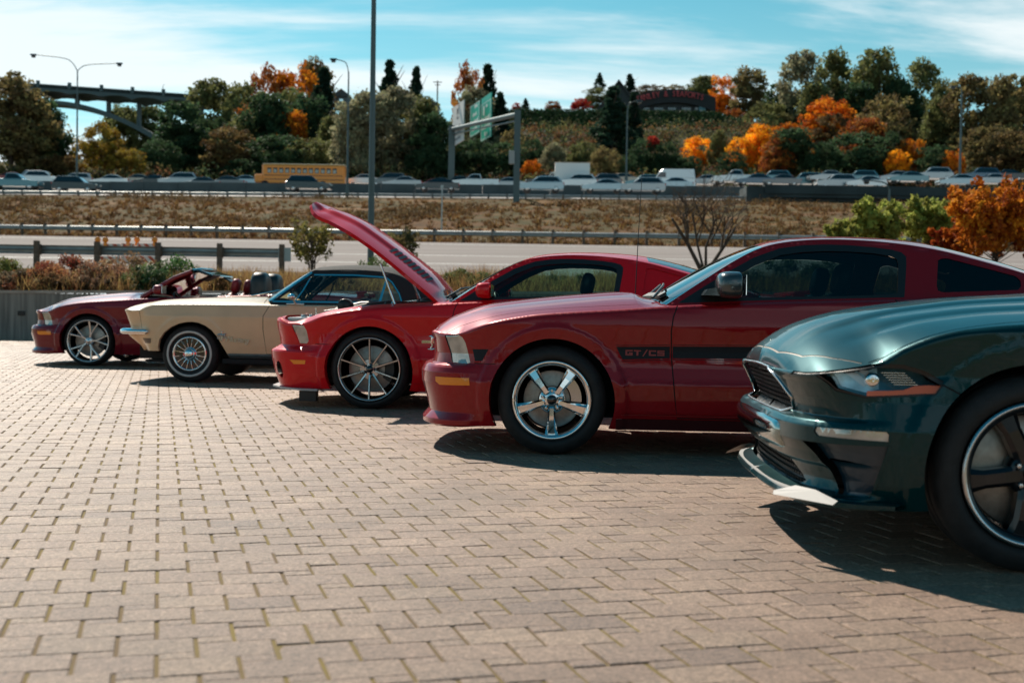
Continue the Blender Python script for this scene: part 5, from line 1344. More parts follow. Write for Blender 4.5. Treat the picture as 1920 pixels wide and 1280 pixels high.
def sign_panel(name, label, x0, x1, yl, yr, m, rows, Y, tab=None, side=(8, 8)):
    """flat panel seen obliquely between photo columns x0..x1; its top and foot slope with the view"""
    c0, c1 = at(x0, (yl[0] + yl[1]) / 2, Y), at(x1, (yr[0] + yr[1]) / 2, Y)
    hl = (yl[1] - yl[0]) * Y / FPX; wd = (c1.x - c0.x); zt = at((x0 + x1) / 2, (yl[0] + yr[0]) / 2, Y).z; zb = zt - hl
    # turned so that the right edge is nearer: width stretched along Y
    dy = -wd * 4.0; r_ = tag(empty(name, (c0.x, Y - dy / 2, zb)), label, 'road sign')
    U_ = Vector((wd, dy, 0)); N_ = Vector((dy, -wd, 0)).normalized()
    slope = (at(x0, yl[0], Y).z - at(x1, yr[0], Y).z) / wd
    def quad(u0, v0, u1, v1, off): return [tuple(U_ * u + Vector((0, 0, v * hl)) + N_ * off) for u, v in ((u0, v0), (u1, v0), (u1, v1), (u0, v1))]
    b = MB(); f, k = quad(0, 0, 1, 1, 0), quad(0, 0, 1, 1, -.12); b.add(f + k, [(0, 1, 2, 3), (7, 6, 5, 4), (0, 4, 5, 1), (1, 5, 6, 2), (2, 6, 7, 3), (3, 7, 4, 0)])
    if tab: f, k = quad(tab[0], 1.0, 1, 1 + tab[1], 0), quad(tab[0], 1.0, 1, 1 + tab[1], -.12); b.add(f + k, [(0, 1, 2, 3), (7, 6, 5, 4), (0, 4, 5, 1), (1, 5, 6, 2), (2, 6, 7, 3), (3, 7, 4, 0)])
    b.build('panel', m, r_); b = MB()
    if m is m_sg:
        for q in (quad(.02, .975, .98, .99, .01), quad(.02, .01, .98, .025, .01), quad(.02, .01, .05, .99, .01), quad(.95, .01, .98, .99, .01)): b.add(q, [(0, 1, 2, 3)])
    for v0, v1, u0, u1, nn in rows:
        for i in range(nn):
            w_ = (u1 - u0) / nn; b.add(quad(u0 + i * w_, v0, u0 + i * w_ + w_ * .66, v1 - (.25 * (v1 - v0) if i % 3 else 0), .012), [(0, 1, 2, 3)])
    b.build('legend', m_leg if m is m_sg else m_ink, r_); return r_
sign_panel('road_sign', 'tall white regulatory sign left of the green guide signs', 846, 871, (199, 272), (192, 266), m_sw, [(.74, .90, .40, .62, 1), (.62, .70, .40, .62, 2), (.40, .47, .22, .8, 5), (.24, .32, .2, .8, 6), (.10, .17, .2, .8, 5)], 150)
sign_panel('road_sign', 'green guide sign left of the larger green one', 880, 900, (197, 255), (192, 252), m_sg, [(.84, .96, .5, .85, 2), (.60, .72, .3, .75, 4), (.38, .50, .15, .9, 7), (.14, .26, .25, .8, 5)], 147)
sign_panel('road_sign', 'larger green guide sign with an exit tab, right of the smaller one', 900.5, 921, (193, 262), (189, 258), m_sg, [(.66, .92, .22, .45, 1), (.84, .92, .5, .75, 1), (.50, .62, .12, .9, 7), (.28, .40, .12, .9, 7), (.08, .20, .4, .7, 3)], 146, tab=(.02, .16))
a = at(852, 192, 150); r_ = tag(empty('warning_beacon', tuple(a)), 'round orange beacon on top of the white sign', 'beacon'); b = MB(); b.lathe_y([(.001, -.1), (.42, -.1), (.46, 0), (.42, .1), (.001, .1)], 16); b.build('beacon', M['amber'], r_)

# construction barricades with lamps on the near shoulder
m_rw = bpy.data.materials.new('barricade_stripes'); m_rw.use_nodes = True; t = m_rw.node_tree; b_ = t.nodes['Principled BSDF']
tc_ = t.nodes.new('ShaderNodeTexCoord'); sx = t.nodes.new('ShaderNodeSeparateXYZ'); t.links.new(tc_.outputs['Object'], sx.inputs[0])
fr = mth(t, 'FRACT', mth(t, 'MULTIPLY', mth(t, 'ADD', sx.outputs[0], sx.outputs[2]), 3.1)); st = mth(t, 'GREATER_THAN', fr, .5)
mx = t.nodes.new('ShaderNodeMix'); mx.data_type = 'RGBA'; t.links.new(st, mx.inputs[0]); mx.inputs[6].default_value = (.72, .66, .60, 1); mx.inputs[7].default_value = (.50, .07, .02, 1); t.links.new(mx.outputs[2], b_.inputs['Base Color']); b_.inputs['Roughness'].default_value = .5
for i, (x0, x1, lab, lamps) in enumerate(((176, 224, 'striped construction barricade with two amber lamps, leftmost of three', (183, 197)), (227, 250, 'short striped construction barricade between the two wider ones', (240,)), (256, 300, 'striped construction barricade with two amber lamps, rightmost of three', (257, 291)))):
    Y = 47.5 + .4 * i; a, c = at(x0, 492, Y), at(x1, 492, Y); wd = c.x - a.x; z0 = road_pt(a.x, .06)[2]; top = at(x0, 456, Y).z - z0
    r_ = tag(empty('barricade', (a.x, Y, z0), .12 - .1 * i), lab, 'barricade', 'construction barricades with amber lamps')
    for dz in (top - .14, top - .62):
        b = MB(); b.box((wd / 2, 0, dz), (wd, .03, .26)); b.build('board', m_rw, r_)
    for dx in (.06, wd - .06):
        b = MB(); b.box((dx, .2, top / 2), (.05, .05, top), rx=-.22); b.box((dx, -.05, top / 2), (.05, .05, top)); b.build('leg', mat('barricade_leg', (.6, .56, .5), .6) if 'bleg' not in CACHE else CACHE['bleg'], r_)
    for lx in lamps:
        q = at(lx, 452, Y); b = MB(); b.lathe_y([(.001, -.06), (.10, -.055), (.115, 0), (.10, .055), (.001, .06)], 16, (0, 0, 0)); o = b.build('lamp', M['amber'], r_, (q.x - a.x, 0, top + .14)); b = MB(); b.box((0, 0, -.17), (.12, .10, .14)); b.build('battery_case', M['amber'], o)

# ------------------------------------------------------------------ arch bridge on the left
m_br = mat('bridge_concrete', (.095, .135, .14), .8, var=.12, vscale=.3)
root = tag(empty('arch_bridge', (0, 0, 0)), 'concrete arch bridge with a balustrade behind the left trees', 'bridge'); YB = 250
def bp(px, py, dy=0): q = at(px, py, YB); return Vector((q.x, q.y + dy, q.z))
def deck_y(px): return 170 + (px - 60) * .069
def band(pts_top, pts_bot, w, name):
    n = len(pts_top); V = []
    for a, c in zip(pts_top, pts_bot): V += [bp(*a, -w / 2), bp(*c, -w / 2), bp(*c, w / 2), bp(*a, w / 2)]
    b = MB(); b.add(V, [(i * 4 + k, i * 4 + (k + 1) % 4, (i + 1) * 4 + (k + 1) % 4, (i + 1) * 4 + k) for i in range(n - 1) for k in range(4)] + [(0, 1, 2, 3), tuple(range(4 * n - 4, 4 * n))]); return b.build(name, m_br, root)
xs = np.linspace(-60, 470, 54); cols = [-30, 28, 87, 145, 204, 261, 318, 376, 434]
def soffit(px):
    for a, c in zip(cols[:-1], cols[1:]):
        if a <= px <= c: u = (px - a) / (c - a); return deck_y(px) + 12.5 - 8.0 * (1 - (2 * u - 1)**2)**.5
    return deck_y(px) + 12
band([(x, deck_y(x)) for x in xs], [(x, soffit(x)) for x in np.clip(xs, -30, 434)] if False else [(x, soffit(min(max(x, -30), 434))) for x in xs], 9, 'deck')
arc = [(x, 195.5 + max(0, (x - 92) / 225)**1.85 * 80) for x in np.linspace(30, 322, 40)]
arc = [(x, 195.5 + (abs(x - 95) / 225)**1.9 * 80) for x in np.linspace(20, 320, 44)]
band([(x, y - 3.5 - (x > 200) * (x - 200) * .012) for x, y in arc], [(x, y + 3 + abs(x - 95) * .015) for x, y in arc], 5, 'arch_rib')
for cx in cols:
    yb = 195 + (abs(cx - 95) / 225)**1.9 * 80 if cx < 315 else 282
    if cx < 28: yb = 215
    b = MB(); a, c = bp(cx, deck_y(cx) + 12), bp(cx, yb); b.box(((a.x + c.x) / 2, a.y, (a.z + c.z) / 2), (.62 if cx < 315 else 1.0, 1.2, abs(a.z - c.z) + .5)); b.build('column', m_br, root)
    b = MB(); a = bp(cx, deck_y(cx) - 5); b.box((a.x, a.y - 4.4, a.z + .2), (.6, .5, 1.3)); b.build('parapet_post', m_br, root)
b = MB(); px = -60
while px < 470:
    a = bp(px, deck_y(px) - 3); b.box((a.x, a.y - 4.4, a.z), (.12, .12, .75)); px += 4.0
b.build('balustrade', m_br, root)['kind'] = 'stuff'
band([(x, deck_y(x) - 7.2) for x in xs], [(x, deck_y(x) - 5.6) for x in xs], 9.2, 'handrail')
b = MB(); a = bp(317, deck_y(317) - 6); b.tube([(a.x, a.y - 4.4, a.z), (a.x, a.y - 4.4, a.z + 1.4), (a.x + .3, a.y - 4.4, a.z + 1.7)], .06, 5); b.build('bridge_lamp', m_pole, root)

# ------------------------------------------------------------------ overpass at the right
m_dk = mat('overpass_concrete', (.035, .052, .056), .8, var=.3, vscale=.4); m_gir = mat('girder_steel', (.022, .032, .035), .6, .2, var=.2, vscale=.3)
root = tag(empty('overpass', (0, 0, 0)), 'dark freeway overpass carrying cars at the right', 'bridge')
xL, xR = at(1435, 360, 126).x, 75
def ov(px, py, Y=126): return at(px, py, Y)
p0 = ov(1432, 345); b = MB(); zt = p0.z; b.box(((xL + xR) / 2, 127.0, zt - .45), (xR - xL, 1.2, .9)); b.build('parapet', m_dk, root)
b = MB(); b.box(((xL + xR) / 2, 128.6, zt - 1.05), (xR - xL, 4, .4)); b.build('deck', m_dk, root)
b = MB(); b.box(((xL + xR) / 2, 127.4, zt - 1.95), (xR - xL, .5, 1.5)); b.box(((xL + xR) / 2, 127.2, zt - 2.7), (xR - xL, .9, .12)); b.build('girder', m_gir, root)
b = MB(); x = xL + 1
while x < xR: b.box((x, 127.1, zt - 1.95), (.08, .3, 1.4)); x += 2.2
b.build('girder_stiffener', m_gir, root)['kind'] = 'stuff'
for cx in (1545, 1800, 2050):
    a = ov(cx, 420, 129); b = MB(); b.box((a.x, 130, zt - 5), (1.3, 3, 8)); b.box((a.x, 130, zt - 2.9), (3.4, 3.2, .7)); b.build('pier', m_dk, root)
b = MB(); b.box((xL - .6, 128.5, zt - 2.4), (2.4, 4, 4.4)); b.build('abutment', m_dk, root)

# ------------------------------------------------------------------ hilltop hedge and restaurant
m_hedge = leaf_mat('hedge_leaves', .2)
root = tag(empty('hedge', (0, 0, 0)), 'long clipped green hedge on the hilltop below the restaurant', 'hedge'); C, Rr = [], []
for px in np.arange(958, 1400, 3.2):
    yt = 209 + (px - 960) * .012 + max(0, px - 1340) * .28; 
    for k in range(6):
        q = at(px, yt + 1.5 + k * 5.2 * (1 if px < 1345 else max(.3, (1400 - px) / 55)), 236 - k * .8); C.append(tuple(q)); Rr.append(.62)
o = link('foliage', leaf_mesh('foliage', [leaves(C, [.85] * len(C), 60, .20, 77, .9)], m_hedge), root); o.color = (.032, .062, .024, 1)
b = MB()
for px in np.arange(958, 1396, 6):
    yt = 209 + (px - 960) * .012 + max(0, px - 1340) * .28; yb = 241 - max(0, px - 1345) * .12; q0, q1, q2, q3 = at(px, yt + 1.5, 236), at(px + 6, yt + 1.6, 236), at(px + 6, yb, 233), at(px, yb, 233)
    if yb - yt < 4: break
    b.add([tuple(q3), tuple(q2), tuple(q1), tuple(q0), (q0.x, 239, q0.z), (q1.x, 239, q1.z)], [(0, 1, 2, 3), (3, 2, 5, 4)])
b.build('hedge_core', mat('hedge_core', (.018, .034, .014), .9, var=.4, vscale=1.5), root)
for px in np.arange(960, 1400, 22):
    b = MB(); q = at(px, 232, 234); b.tube([(q.x, q.y, q.z - 1.5), (q.x, q.y, q.z + .8)], .12, 5); b.build('stem', m_bark, root)
C = [tuple(at(px, 246 + g_.uniform(-5, 6), 228)) for px in np.arange(965, 1420, 3)]
o = link('foliage_strip', leaf_mesh('foliage_strip', [leaves(C, [.75] * len(C), 30, .20, 78, .8)])); o.color = (.26, .13, .05, 1); tag(o, 'band of orange-brown ornamental grass below the clipped hedge', kind='stuff'); o.name = 'ornamental_grass'
YR = 246; root = tag(empty('restaurant_building', (0, 0, 0)), 'dark restaurant on the hilltop with a curved red lettered sign', 'building')
def rp(px, py, dy=0): q = at(px, py, YR); return (q.x, q.y + dy, q.z)
m_rw2 = mat('restaurant_wall', (.035, .045, .05), .7); m_rf = mat('restaurant_roof', (.03, .032, .034), .8)
sgn_top = lambda x: 170.5 + ((x - 1262) / 78)**2 * 15
xs = np.linspace(1185, 1342, 30); V = []
for x in xs: V += [rp(x, sgn_top(x) - 3), rp(x, sgn_top(x) + 22 + ((x - 1262) / 78)**2 * 2), rp(x, sgn_top(x) + 22, 8), rp(x, sgn_top(x) - 3, 8)]
n = len(xs); b = MB(); b.add(V, [(i * 4 + k, i * 4 + (k + 1) % 4, (i + 1) * 4 + (k + 1) % 4, (i + 1) * 4 + k) for i in range(n - 1) for k in range(4)] + [(0, 1, 2, 3), tuple(range(4 * n - 4, 4 * n))]); b.build('roof', m_rf, root)
b = MB(); a, c = rp(1190, 196), rp(1330, 214); b.box(((a[0] + c[0]) / 2, YR + 6, (a[2] + c[2]) / 2 - .5), (c[0] - a[0], 10, a[2] - c[2] + 2)); b.build('wall', m_rw2, root)
for x0, x1 in ((1205, 1220), (1226, 1246), (1252, 1270), (1278, 1298), (1303, 1312)):
    b = MB(); a, c = rp(x0, 199), rp(x1, 207); b.box(((a[0] + c[0]) / 2, YR + .95, (a[2] + c[2]) / 2), (c[0] - a[0], .12, a[2] - c[2])); f_ = b.build('window', m_rf, root)
    b = MB(); b.box(((a[0] + c[0]) / 2, YR + .86, (a[2] + c[2]) / 2), (c[0] - a[0] - .3, .05, a[2] - c[2] - .3)); b.build('pane', mat('window_glass', (.05, .08, .09), .1, coat=1.0) if 'pane' not in M else M['pane'], f_)
b = MB(); a, c = rp(1311, 196), rp(1323, 214); b.box(((a[0] + c[0]) / 2, YR + .6, (a[2] + c[2]) / 2), (c[0] - a[0], .9, a[2] - c[2])); b.build('entry_pillar', mat('entry_blue', (.10, .24, .28), .6), root)
m_red = mat('sign_red', (.60, .06, .065), .5); txt = "STANLEY & SEAFORTS"; n = len(txt)
for i, ch in enumerate(txt):
    if ch == ' ': continue
    px = 1186 + (i + .5) * (1318 - 1186) / n; y = sgn_top(px) + 11; sl = 2 * (px - 1262) / 78**2 * 15
    me = text_mesh(ch, 1.55, 0, 1, .10); me.materials.append(m_red); q = rp(px, y, -.5); o = link('sign_letter', me, root, q); o.rotation_euler = (R(90), math.atan(sl), 0); o.scale = (.82, 1, 1)
root = tag(empty('gabled_building', (0, 0, 0)), 'steep gabled dark building left of the red lettered sign', 'building')
b = MB(); q = [rp(1118, 210), rp(1160, 153), rp(1202, 210)]; V = [tuple(p) for p in q] + [(p[0], p[1] + 9, p[2]) for p in q]; b.add(V, [(0, 1, 2), (5, 4, 3), (0, 3, 4, 1), (1, 4, 5, 2)]); b.build('wall', mat('gable_wall', (.03, .04, .042), .7), root)
b = MB()
for s_ in (0, 2):
    p, a = Vector(q[1]), Vector(q[s_]); e = (a - p) * 1.06; dn_ = Vector((0, 0, .35)); V = [p + Vector((0, -.6, 0)), p + e + Vector((0, -.6, 0)), p + e + Vector((0, 9.6, 0)), p + Vector((0, 9.6, 0))]; b.add([tuple(v) for v in V] + [tuple(v + dn_) for v in V], [(3, 2, 1, 0), (4, 5, 6, 7), (0, 1, 5, 4), (1, 2, 6, 5), (2, 3, 7, 6), (3, 0, 4, 7)])
b.build('roof', mat('gable_roof', (.07, .07, .068), .8), root)
for i, (px, py, w_, h_, col, lb) in enumerate(((640, 182, 34, 30, (.10, .13, .15), 'grey gabled house on the skyline right of the orange crest tree'), (808, 196, 30, 18, (.22, .22, .22), 'pale small house below the utility pole'))):
    Y = 262; a, c = at(px - w_ / 2, py + h_ / 2, Y), at(px + w_ / 2, py - h_ / 2, Y); hw = (c.x - a.x) / 2; hh = c.z - a.z
    r_ = tag(empty('house', (a.x + hw, Y, a.z)), lb, 'house'); b = MB(); b.box((0, 3, hh * .25), (hw * 1.8, 6, hh * .7)); b.build('wall', mat('house_wall', col, .7), r_)
    b = MB(); b.prism([(-hw, hh * .58), (0, hh), (hw, hh * .58), (hw * .96, hh * .5), (-hw * .96, hh * .5)], -.5, 6.5); b.build('roof', mat('house_roof', (.07, .075, .08), .8), r_)
    b = MB(); b.box((0, -.02, hh * .3), (hw * .5, .1, hh * .2)); f_ = b.build('window', M['black'], r_); b = MB(); b.box((0, -.08, hh * .3), (hw * .4, .04, hh * .14)); b.build('pane', M['chrome'], f_)
# ------------------------------------------------------------------ traffic on the freeway
m_win = mat('traffic_glass', (.012, .018, .022), .06, coat=1.0)
tr_rub, tr_hub = M['rubber'], M['silver']
CAR_COL = {'white': (.72, .74, .75), 'silver': (.42, .45, .47), 'pale_blue': (.40, .52, .58), 'dark': (.015, .018, .022), 'grey': (.13, .14, .15), 'blue': (.04, .10, .16), 'red': (.22, .02, .02), 'teal': (.10, .24, .28), 'tan': (.35, .30, .24)}
TP = {}
def tpaint(c):
    if c not in TP: TP[c] = mat('traffic_' + c, CAR_COL[c], .25, .2, coat=.8)
    return TP[c]
SHAPE = {   # (body side outline, glasshouse outline, length), front towards -X
 'sedan': ([(-2.25, .30), (-2.30, .55), (-2.2, .70), (-1.2, .88), (-.9, .93), (1.6, .95), (2.25, .92), (2.3, .60), (2.25, .30)], [(-1.0, .91), (-.25, 1.38), (.25, 1.44), (.85, 1.40), (1.75, .95)], .88),
 'suv': ([(-2.3, .34), (-2.36, .65), (-2.25, .88), (-1.2, 1.03), (-1.0, 1.06), (2.1, 1.10), (2.3, 1.05), (2.36, .6), (2.3, .34)], [(-1.1, 1.04), (-.45, 1.62), (.0, 1.72), (1.75, 1.70), (2.2, 1.10)], .93),
 'pickup': ([(-2.75, .40), (-2.8, .72), (-2.7, .98), (-1.3, 1.12), (-1.0, 1.14), (.75, 1.14), (.78, 1.18), (2.75, 1.18), (2.8, .6), (2.75, .40)], [(-1.15, 1.12), (-.55, 1.72), (-.2, 1.80), (.55, 1.78), (.75, 1.14)], .96),
 'van': ([(-2.6, .36), (-2.7, .75), (-2.5, 1.15), (-1.9, 1.30), (2.75, 1.30), (2.8, .36)], [(-2.0, 1.28), (-1.45, 2.05), (-1.1, 2.35), (2.6, 2.38), (2.75, 1.30)], .98)}
def traffic_meshes(kind):
    if ('t', kind) in CACHE: return CACHE[('t', kind)]
    body, gh, hw = SHAPE[kind]; o = {}
    def section(poly, hw, tum, z0, bev=.06):
        b = MB(); n = len(poly); V = []
        c = np.mean(poly, 0)
        for s_, k in ((-1, 0), (-1, 1), (1, 1), (1, 0)):
            for x, z in poly:
                y = hw - tum * max(0, z - z0); sh = 1.0
                if k == 0: y_ = y; xx, zz_ = c[0] + (x - c[0]) * .975, c[1] + (z - c[1]) * .93
                else: y_ = y - bev; xx, zz_ = x, z
                V.append((xx, s_ * y_, zz_))
        F = [(r * n + i, r * n + (i + 1) % n, (r + 1) * n + (i + 1) % n, (r + 1) * n + i) for r in range(3) for i in range(n)] + [tuple(range(n)), tuple(range(3 * n, 4 * n))[::-1]]
        b.add(V, F); return b
    z0 = gh[0][1]; o['body'] = section(body, hw, .05, .9); k = section(gh, hw - .05, .34 if kind != 'van' else .10, z0, .08); o['cabin'] = k
    b = MB(); g2 = [(x, z) for x, z in gh]; c = np.mean(g2, 0); inner = [tuple(c + (np.array(p) - c) * np.array([.86, .74]) + np.array([0, -.015])) for p in g2]
    tum = .34 if kind != 'van' else .10
    if kind == 'van': inner = [(-1.85, 1.36), (-1.40, 1.95), (-.75, 1.98), (-.75, 1.36)]
    for s_ in (-1, 1):
        P_ = resample(inner, .3); V = [(x, s_ * (hw - .05 - tum * max(0, z - z0) + .012), z) for x, z in P_]; b.add(V, [tuple(range(len(V)))])
    # windscreen and rear window
    for i0, i1 in (((0, 1), (-2, -1)) if kind != 'van' else ((0, 1),) * 2):
        (xa, za), (xb, zb) = gh[i0], gh[i1]; na = np.array([-(zb - za), xb - xa]); na = na / np.linalg.norm(na) * .02
        if (i0 == 0 and na[0] > 0) or (i0 != 0 and na[0] < 0): na = -na
        V = []
        for f in (.12, .9):
            x, z = xa + (xb - xa) * f + na[0], za + (zb - za) * f + na[1]; y = hw - .05 - tum * max(0, z - z0) - .14; V += [(x, -y, z), (x, y, z)]
        b.add(V, [(0, 1, 3, 2)])
    o['glass'] = b
    b = MB()
    for s_ in (-1, 1): b.box((body[1][0] + .06, s_ * (hw - .24), .72 if kind == 'sedan' else .85), (.16, .34, .15), bev=.03)
    o['headlight'] = b; b = MB()
    for s_ in (-1, 1): b.box((body[-2][0] - .05, s_ * (hw - .14), .80 if kind == 'sedan' else .95), (.14, .24, .24), bev=.03)
    o['tail_light'] = b; b = MB(); b.box((body[0][0] + .02, 0, .45), (.16, hw * 1.7, .2), bev=.03); o['front_bumper'] = b; b = MB(); b.box((body[-1][0] - .02, 0, .45), (.16, hw * 1.7, .2), bev=.03); o['rear_bumper'] = b
    b = MB(); wr = .33 if kind == 'sedan' else .38; b.lathe_y([(.001, -.10), (wr * .62, -.10), (wr * .66, -.12), (wr * .95, -.11), (wr, -.07), (wr, .07), (wr * .95, .11), (.001, .10)], 20); o['wheel'] = b
    res = {k: v.mesh(k, M['black']) for k, v in o.items()}
    h_ = MB(); h_.lathe_y([(.001, -.125), (wr * .55, -.115), (wr * .6, -.10)], 16); res['hub'] = h_.mesh('rim', tr_hub)
    CACHE[('t', kind)] = (res, wr, (body[1][0] + body[-2][0]) / 2, abs(body[0][0]) - .85); return CACHE[('t', kind)]
tcache = {}
def vehicle(px0, px1, roof, Y, kind, col, label, right=False, group='vehicles on the freeway', z=None):
    res, wr, _, ax = traffic_meshes(kind); xc = at((px0 + px1) / 2, roof, Y).x; hgt = max(p[1] for p in SHAPE[kind][1]); zr = at((px0 + px1) / 2, roof, Y).z
    wd = (px1 - px0) * Y / FPX; L = SHAPE[kind][0][-1][0] - SHAPE[kind][0][0][0]; s_ = 1.0
    zz_ = zr - hgt if z is None else z
    key = (kind, col)
    if key in tcache:
        root = copy_tree(tcache[key])
    else:
        root = empty({'sedan': 'passing_car', 'suv': 'passing_suv', 'pickup': 'pickup_truck', 'van': 'delivery_van'}[kind])
        for nm, m in (('body', tpaint(col)), ('cabin', tpaint(col)), ('glass', m_win), ('headlight', M['lamp']), ('tail_light', M['red_lens']), ('front_bumper', M['black']), ('rear_bumper', M['black'])):
            me = res[nm].copy(); me.materials.clear(); me.materials.append(m); link(nm, me, root)
        hwd = SHAPE[kind][2]
        for x in (-ax, ax + .05):
            for sg in (-1, 1):
                w_ = link('wheel', res['wheel'], root, (x, sg * (hwd - .12), wr)); w_.rotation_euler = (0, 0, 0 if sg < 0 else math.pi); link('rim', res['hub'], w_)
        tcache[key] = root
    root.location = (xc, Y, zz_); root.rotation_euler = (0, 0, math.pi if right else 0)
    tag(root, label, {'sedan': 'car', 'suv': 'car', 'pickup': 'pickup truck', 'van': 'van'}[kind], group); return root
NEAR, FAR = 131.0, 147.0
for a in [
 (-12, 66, 325, NEAR, 'pickup', 'teal', 'pale teal pickup at the left edge of the freeway', True), (97, 190, 331, NEAR, 'suv', 'dark', 'dark wagon passing under the double-arm lamp', True),
 (533, 626, 330, NEAR, 'suv', 'dark', 'dark blue-black SUV in front of the school bus', True), (783, 858, 334, NEAR, 'sedan', 'dark', 'dark sedan at the foot of the far gantry post', False),
 (977, 1053, 331, NEAR, 'suv', 'pale_blue', 'pale blue SUV just right of the gantry post', False), (1097, 1166, 336, NEAR, 'sedan', 'pale_blue', 'pale blue sedan left of the right-pointing lamp', False), (1168, 1241, 333, NEAR, 'suv', 'silver', 'silver SUV just right of the right-pointing lamp', False),
 (48, 118, 321, FAR, 'suv', 'white', 'white SUV behind the barrier, left of the double-arm lamp', True), (14, 46, 323, 155, 'sedan', 'red', 'red car behind the pale teal pickup', True), (55, 100, 320, 156, 'suv', 'silver', 'silver SUV roof behind the white one', True),
 (168, 248, 328, FAR, 'sedan', 'white', 'white sedan behind the barrier right of the double-arm lamp', False), (240, 276, 327, 158, 'sedan', 'tan', 'tan car roof left of the silver SUV', False), (302, 372, 324, FAR, 'suv', 'silver', 'silver SUV left of the school bus', False),
 (346, 410, 332, 143, 'sedan', 'grey', 'grey low sedan before the silver SUV', False), (404, 444, 330, FAR, 'sedan', 'grey', 'grey sedan left of the school bus', False), (438, 478, 329, 150, 'sedan', 'pale_blue', 'pale blue sedan just ahead of the school bus', False),
 (706, 752, 325, 152, 'suv', 'grey', 'grey SUV right of the tall steel pole', False), (728, 782, 331, FAR, 'sedan', 'silver', 'silver sedan right of the tall steel pole', False), (794, 830, 335, 150, 'sedan', 'red', 'red sedan far left of the gantry', False), (848, 872, 331, 152, 'suv', 'dark', 'dark SUV behind the far gantry post', False),
 (860, 924, 327, FAR, 'pickup', 'white', 'white pickup left of the gantry post', False), (928, 972, 333, FAR, 'sedan', 'silver', 'silver sedan behind the gantry post', False), (1056, 1108, 327, FAR, 'suv', 'white', 'white SUV below the box truck', False), (1110, 1148, 326, 152, 'suv', 'grey', 'grey SUV right of the box truck', False),
 (1180, 1236, 328, 150, 'suv', 'teal', 'teal SUV left of the white van', False), (1230, 1292, 333, 144, 'sedan', 'pale_blue', 'pale blue sedan in front of the white van', False), (1352, 1408, 319, FAR, 'pickup', 'white', 'white pickup right of the bare tree', False), (1388, 1442, 326, 145, 'sedan', 'blue', 'blue sedan before the white pickup', False),
 (1438, 1488, 327, 145, 'sedan', 'grey', 'grey sedan at the start of the overpass', False), (1528, 1574, 320, 150, 'sedan', 'silver', 'silver sedan on the overpass below the dark conical tree', False), (1544, 1592, 327, 142, 'suv', 'silver', 'silver SUV on the overpass, nearest of its cluster', False),
 (1586, 1634, 320, 150, 'suv', 'teal', 'teal SUV on the overpass behind a white sedan', False), (1592, 1652, 330, 141, 'sedan', 'white', 'white sedan on the overpass above the low lamp', False), (1654, 1702, 321, 150, 'sedan', 'silver', 'silver sedan on the overpass right of the low lamp', False), (1676, 1728, 322, 147, 'sedan', 'teal', 'teal sedan on the overpass right of the silver one', False),
 (1720, 1776, 314, 150, 'suv', 'silver', 'silver-grey SUV tallest on the overpass', False), (1760, 1832, 327, 141, 'sedan', 'pale_blue', 'pale blue sedan at the foot of the far right lamp', False), (1800, 1874, 315, 149, 'suv', 'blue', 'blue SUV right of the far right lamp', False), (1862, 1905, 318, 154, 'sedan', 'dark', 'dark car at the right end of the overpass', False),
 (120, 164, 325, 157, 'suv', 'silver', 'silver SUV roof showing over the dark wagon', False), (270, 304, 328, 153, 'sedan', 'dark', 'dark car roof between the tan and silver ones', False), (660, 700, 327, 155, 'sedan', 'white', 'white car roof left of the tall steel pole', False),
 (1145, 1182, 325, 157, 'sedan', 'tan', 'tan car roof behind the right-pointing lamp', False), (1296, 1346, 328, 150, 'sedan', 'silver', 'silver sedan behind the bare tree twigs', False), (1486, 1530, 324, 152, 'suv', 'teal', 'teal SUV between the grey sedan and the overpass cluster', False), (1000, 1040, 328, 157, 'sedan', 'dark', 'dark car roof above the pale blue SUV', False), (1432, 1466, 320, 158, 'suv', 'teal', 'teal SUV roof behind the grey sedan', False), (1836, 1880, 326, 146, 'sedan', 'silver', 'silver sedan right of the pale blue one', False)]:
    vehicle(*a)
# school bus
Y = 150; a, c = at(480, 352, Y), at(649, 310, Y); L = c.x - a.x; H_ = 2.9; z0 = c.z - 3.05
root = tag(empty('school_bus', (a.x, Y, z0)), 'long yellow school bus behind the dark SUV', 'bus'); m_y = mat('bus_yellow', (.80, .25, .008), .4, coat=.4)
b = MB(); b.box((L / 2 + .45, 0, 1.75), (L - .9, 2.4, 2.4), bev=.22); b.box((.55, 0, 1.25), (1.2, 2.1, 1.1), bev=.2); b.build('body', m_y, root)
b = MB(); b.box((L / 2 + .45, 0, 2.97), (L - 1.0, 2.0, .12), bev=.05); b.build('roof', mat('bus_roof', (.74, .62, .42), .5), root)
nw = 12
for i in range(nw):
    x = 1.5 + i * (L - 2.3) / nw
    b = MB(); b.box((x + .32, -1.205, 2.2), ((L - 2.3) / nw - .22, .03, .62)); f_ = b.build('window', M['black'], root); b = MB(); b.box((x + .32, -1.225, 2.13), ((L - 2.3) / nw - .32, .02, .40)); b.build('pane', mat('bus_pane', (.30, .28, .24), .12, .3) if 'bp' not in CACHE else CACHE['bp'], f_)
    CACHE.setdefault('bp', bpy.data.materials.get('bus_pane'))
b = MB()
for zz_ in (1.62, 1.15): b.box((L / 2 + .5, -1.21, zz_), (L - 1.4, .02, .07))
b.build('rub_rail', M['black'], root)
b = MB(); b.box((-.02, 0, 1.25), (.1, 1.5, .5), bev=.03); b.build('grille', M['black'], root); b = MB(); b.box((1.02, 0, 2.35), (.06, 2.0, .8)); b.build('windshield', m_win, root)
wm_ = MB(); wm_.lathe_y([(.001, -.12), (.30, -.12), (.34, -.15), (.48, -.14), (.5, -.08), (.5, .12), (.001, .12)], 20); wme = wm_.mesh('wheel', M['rubber'])
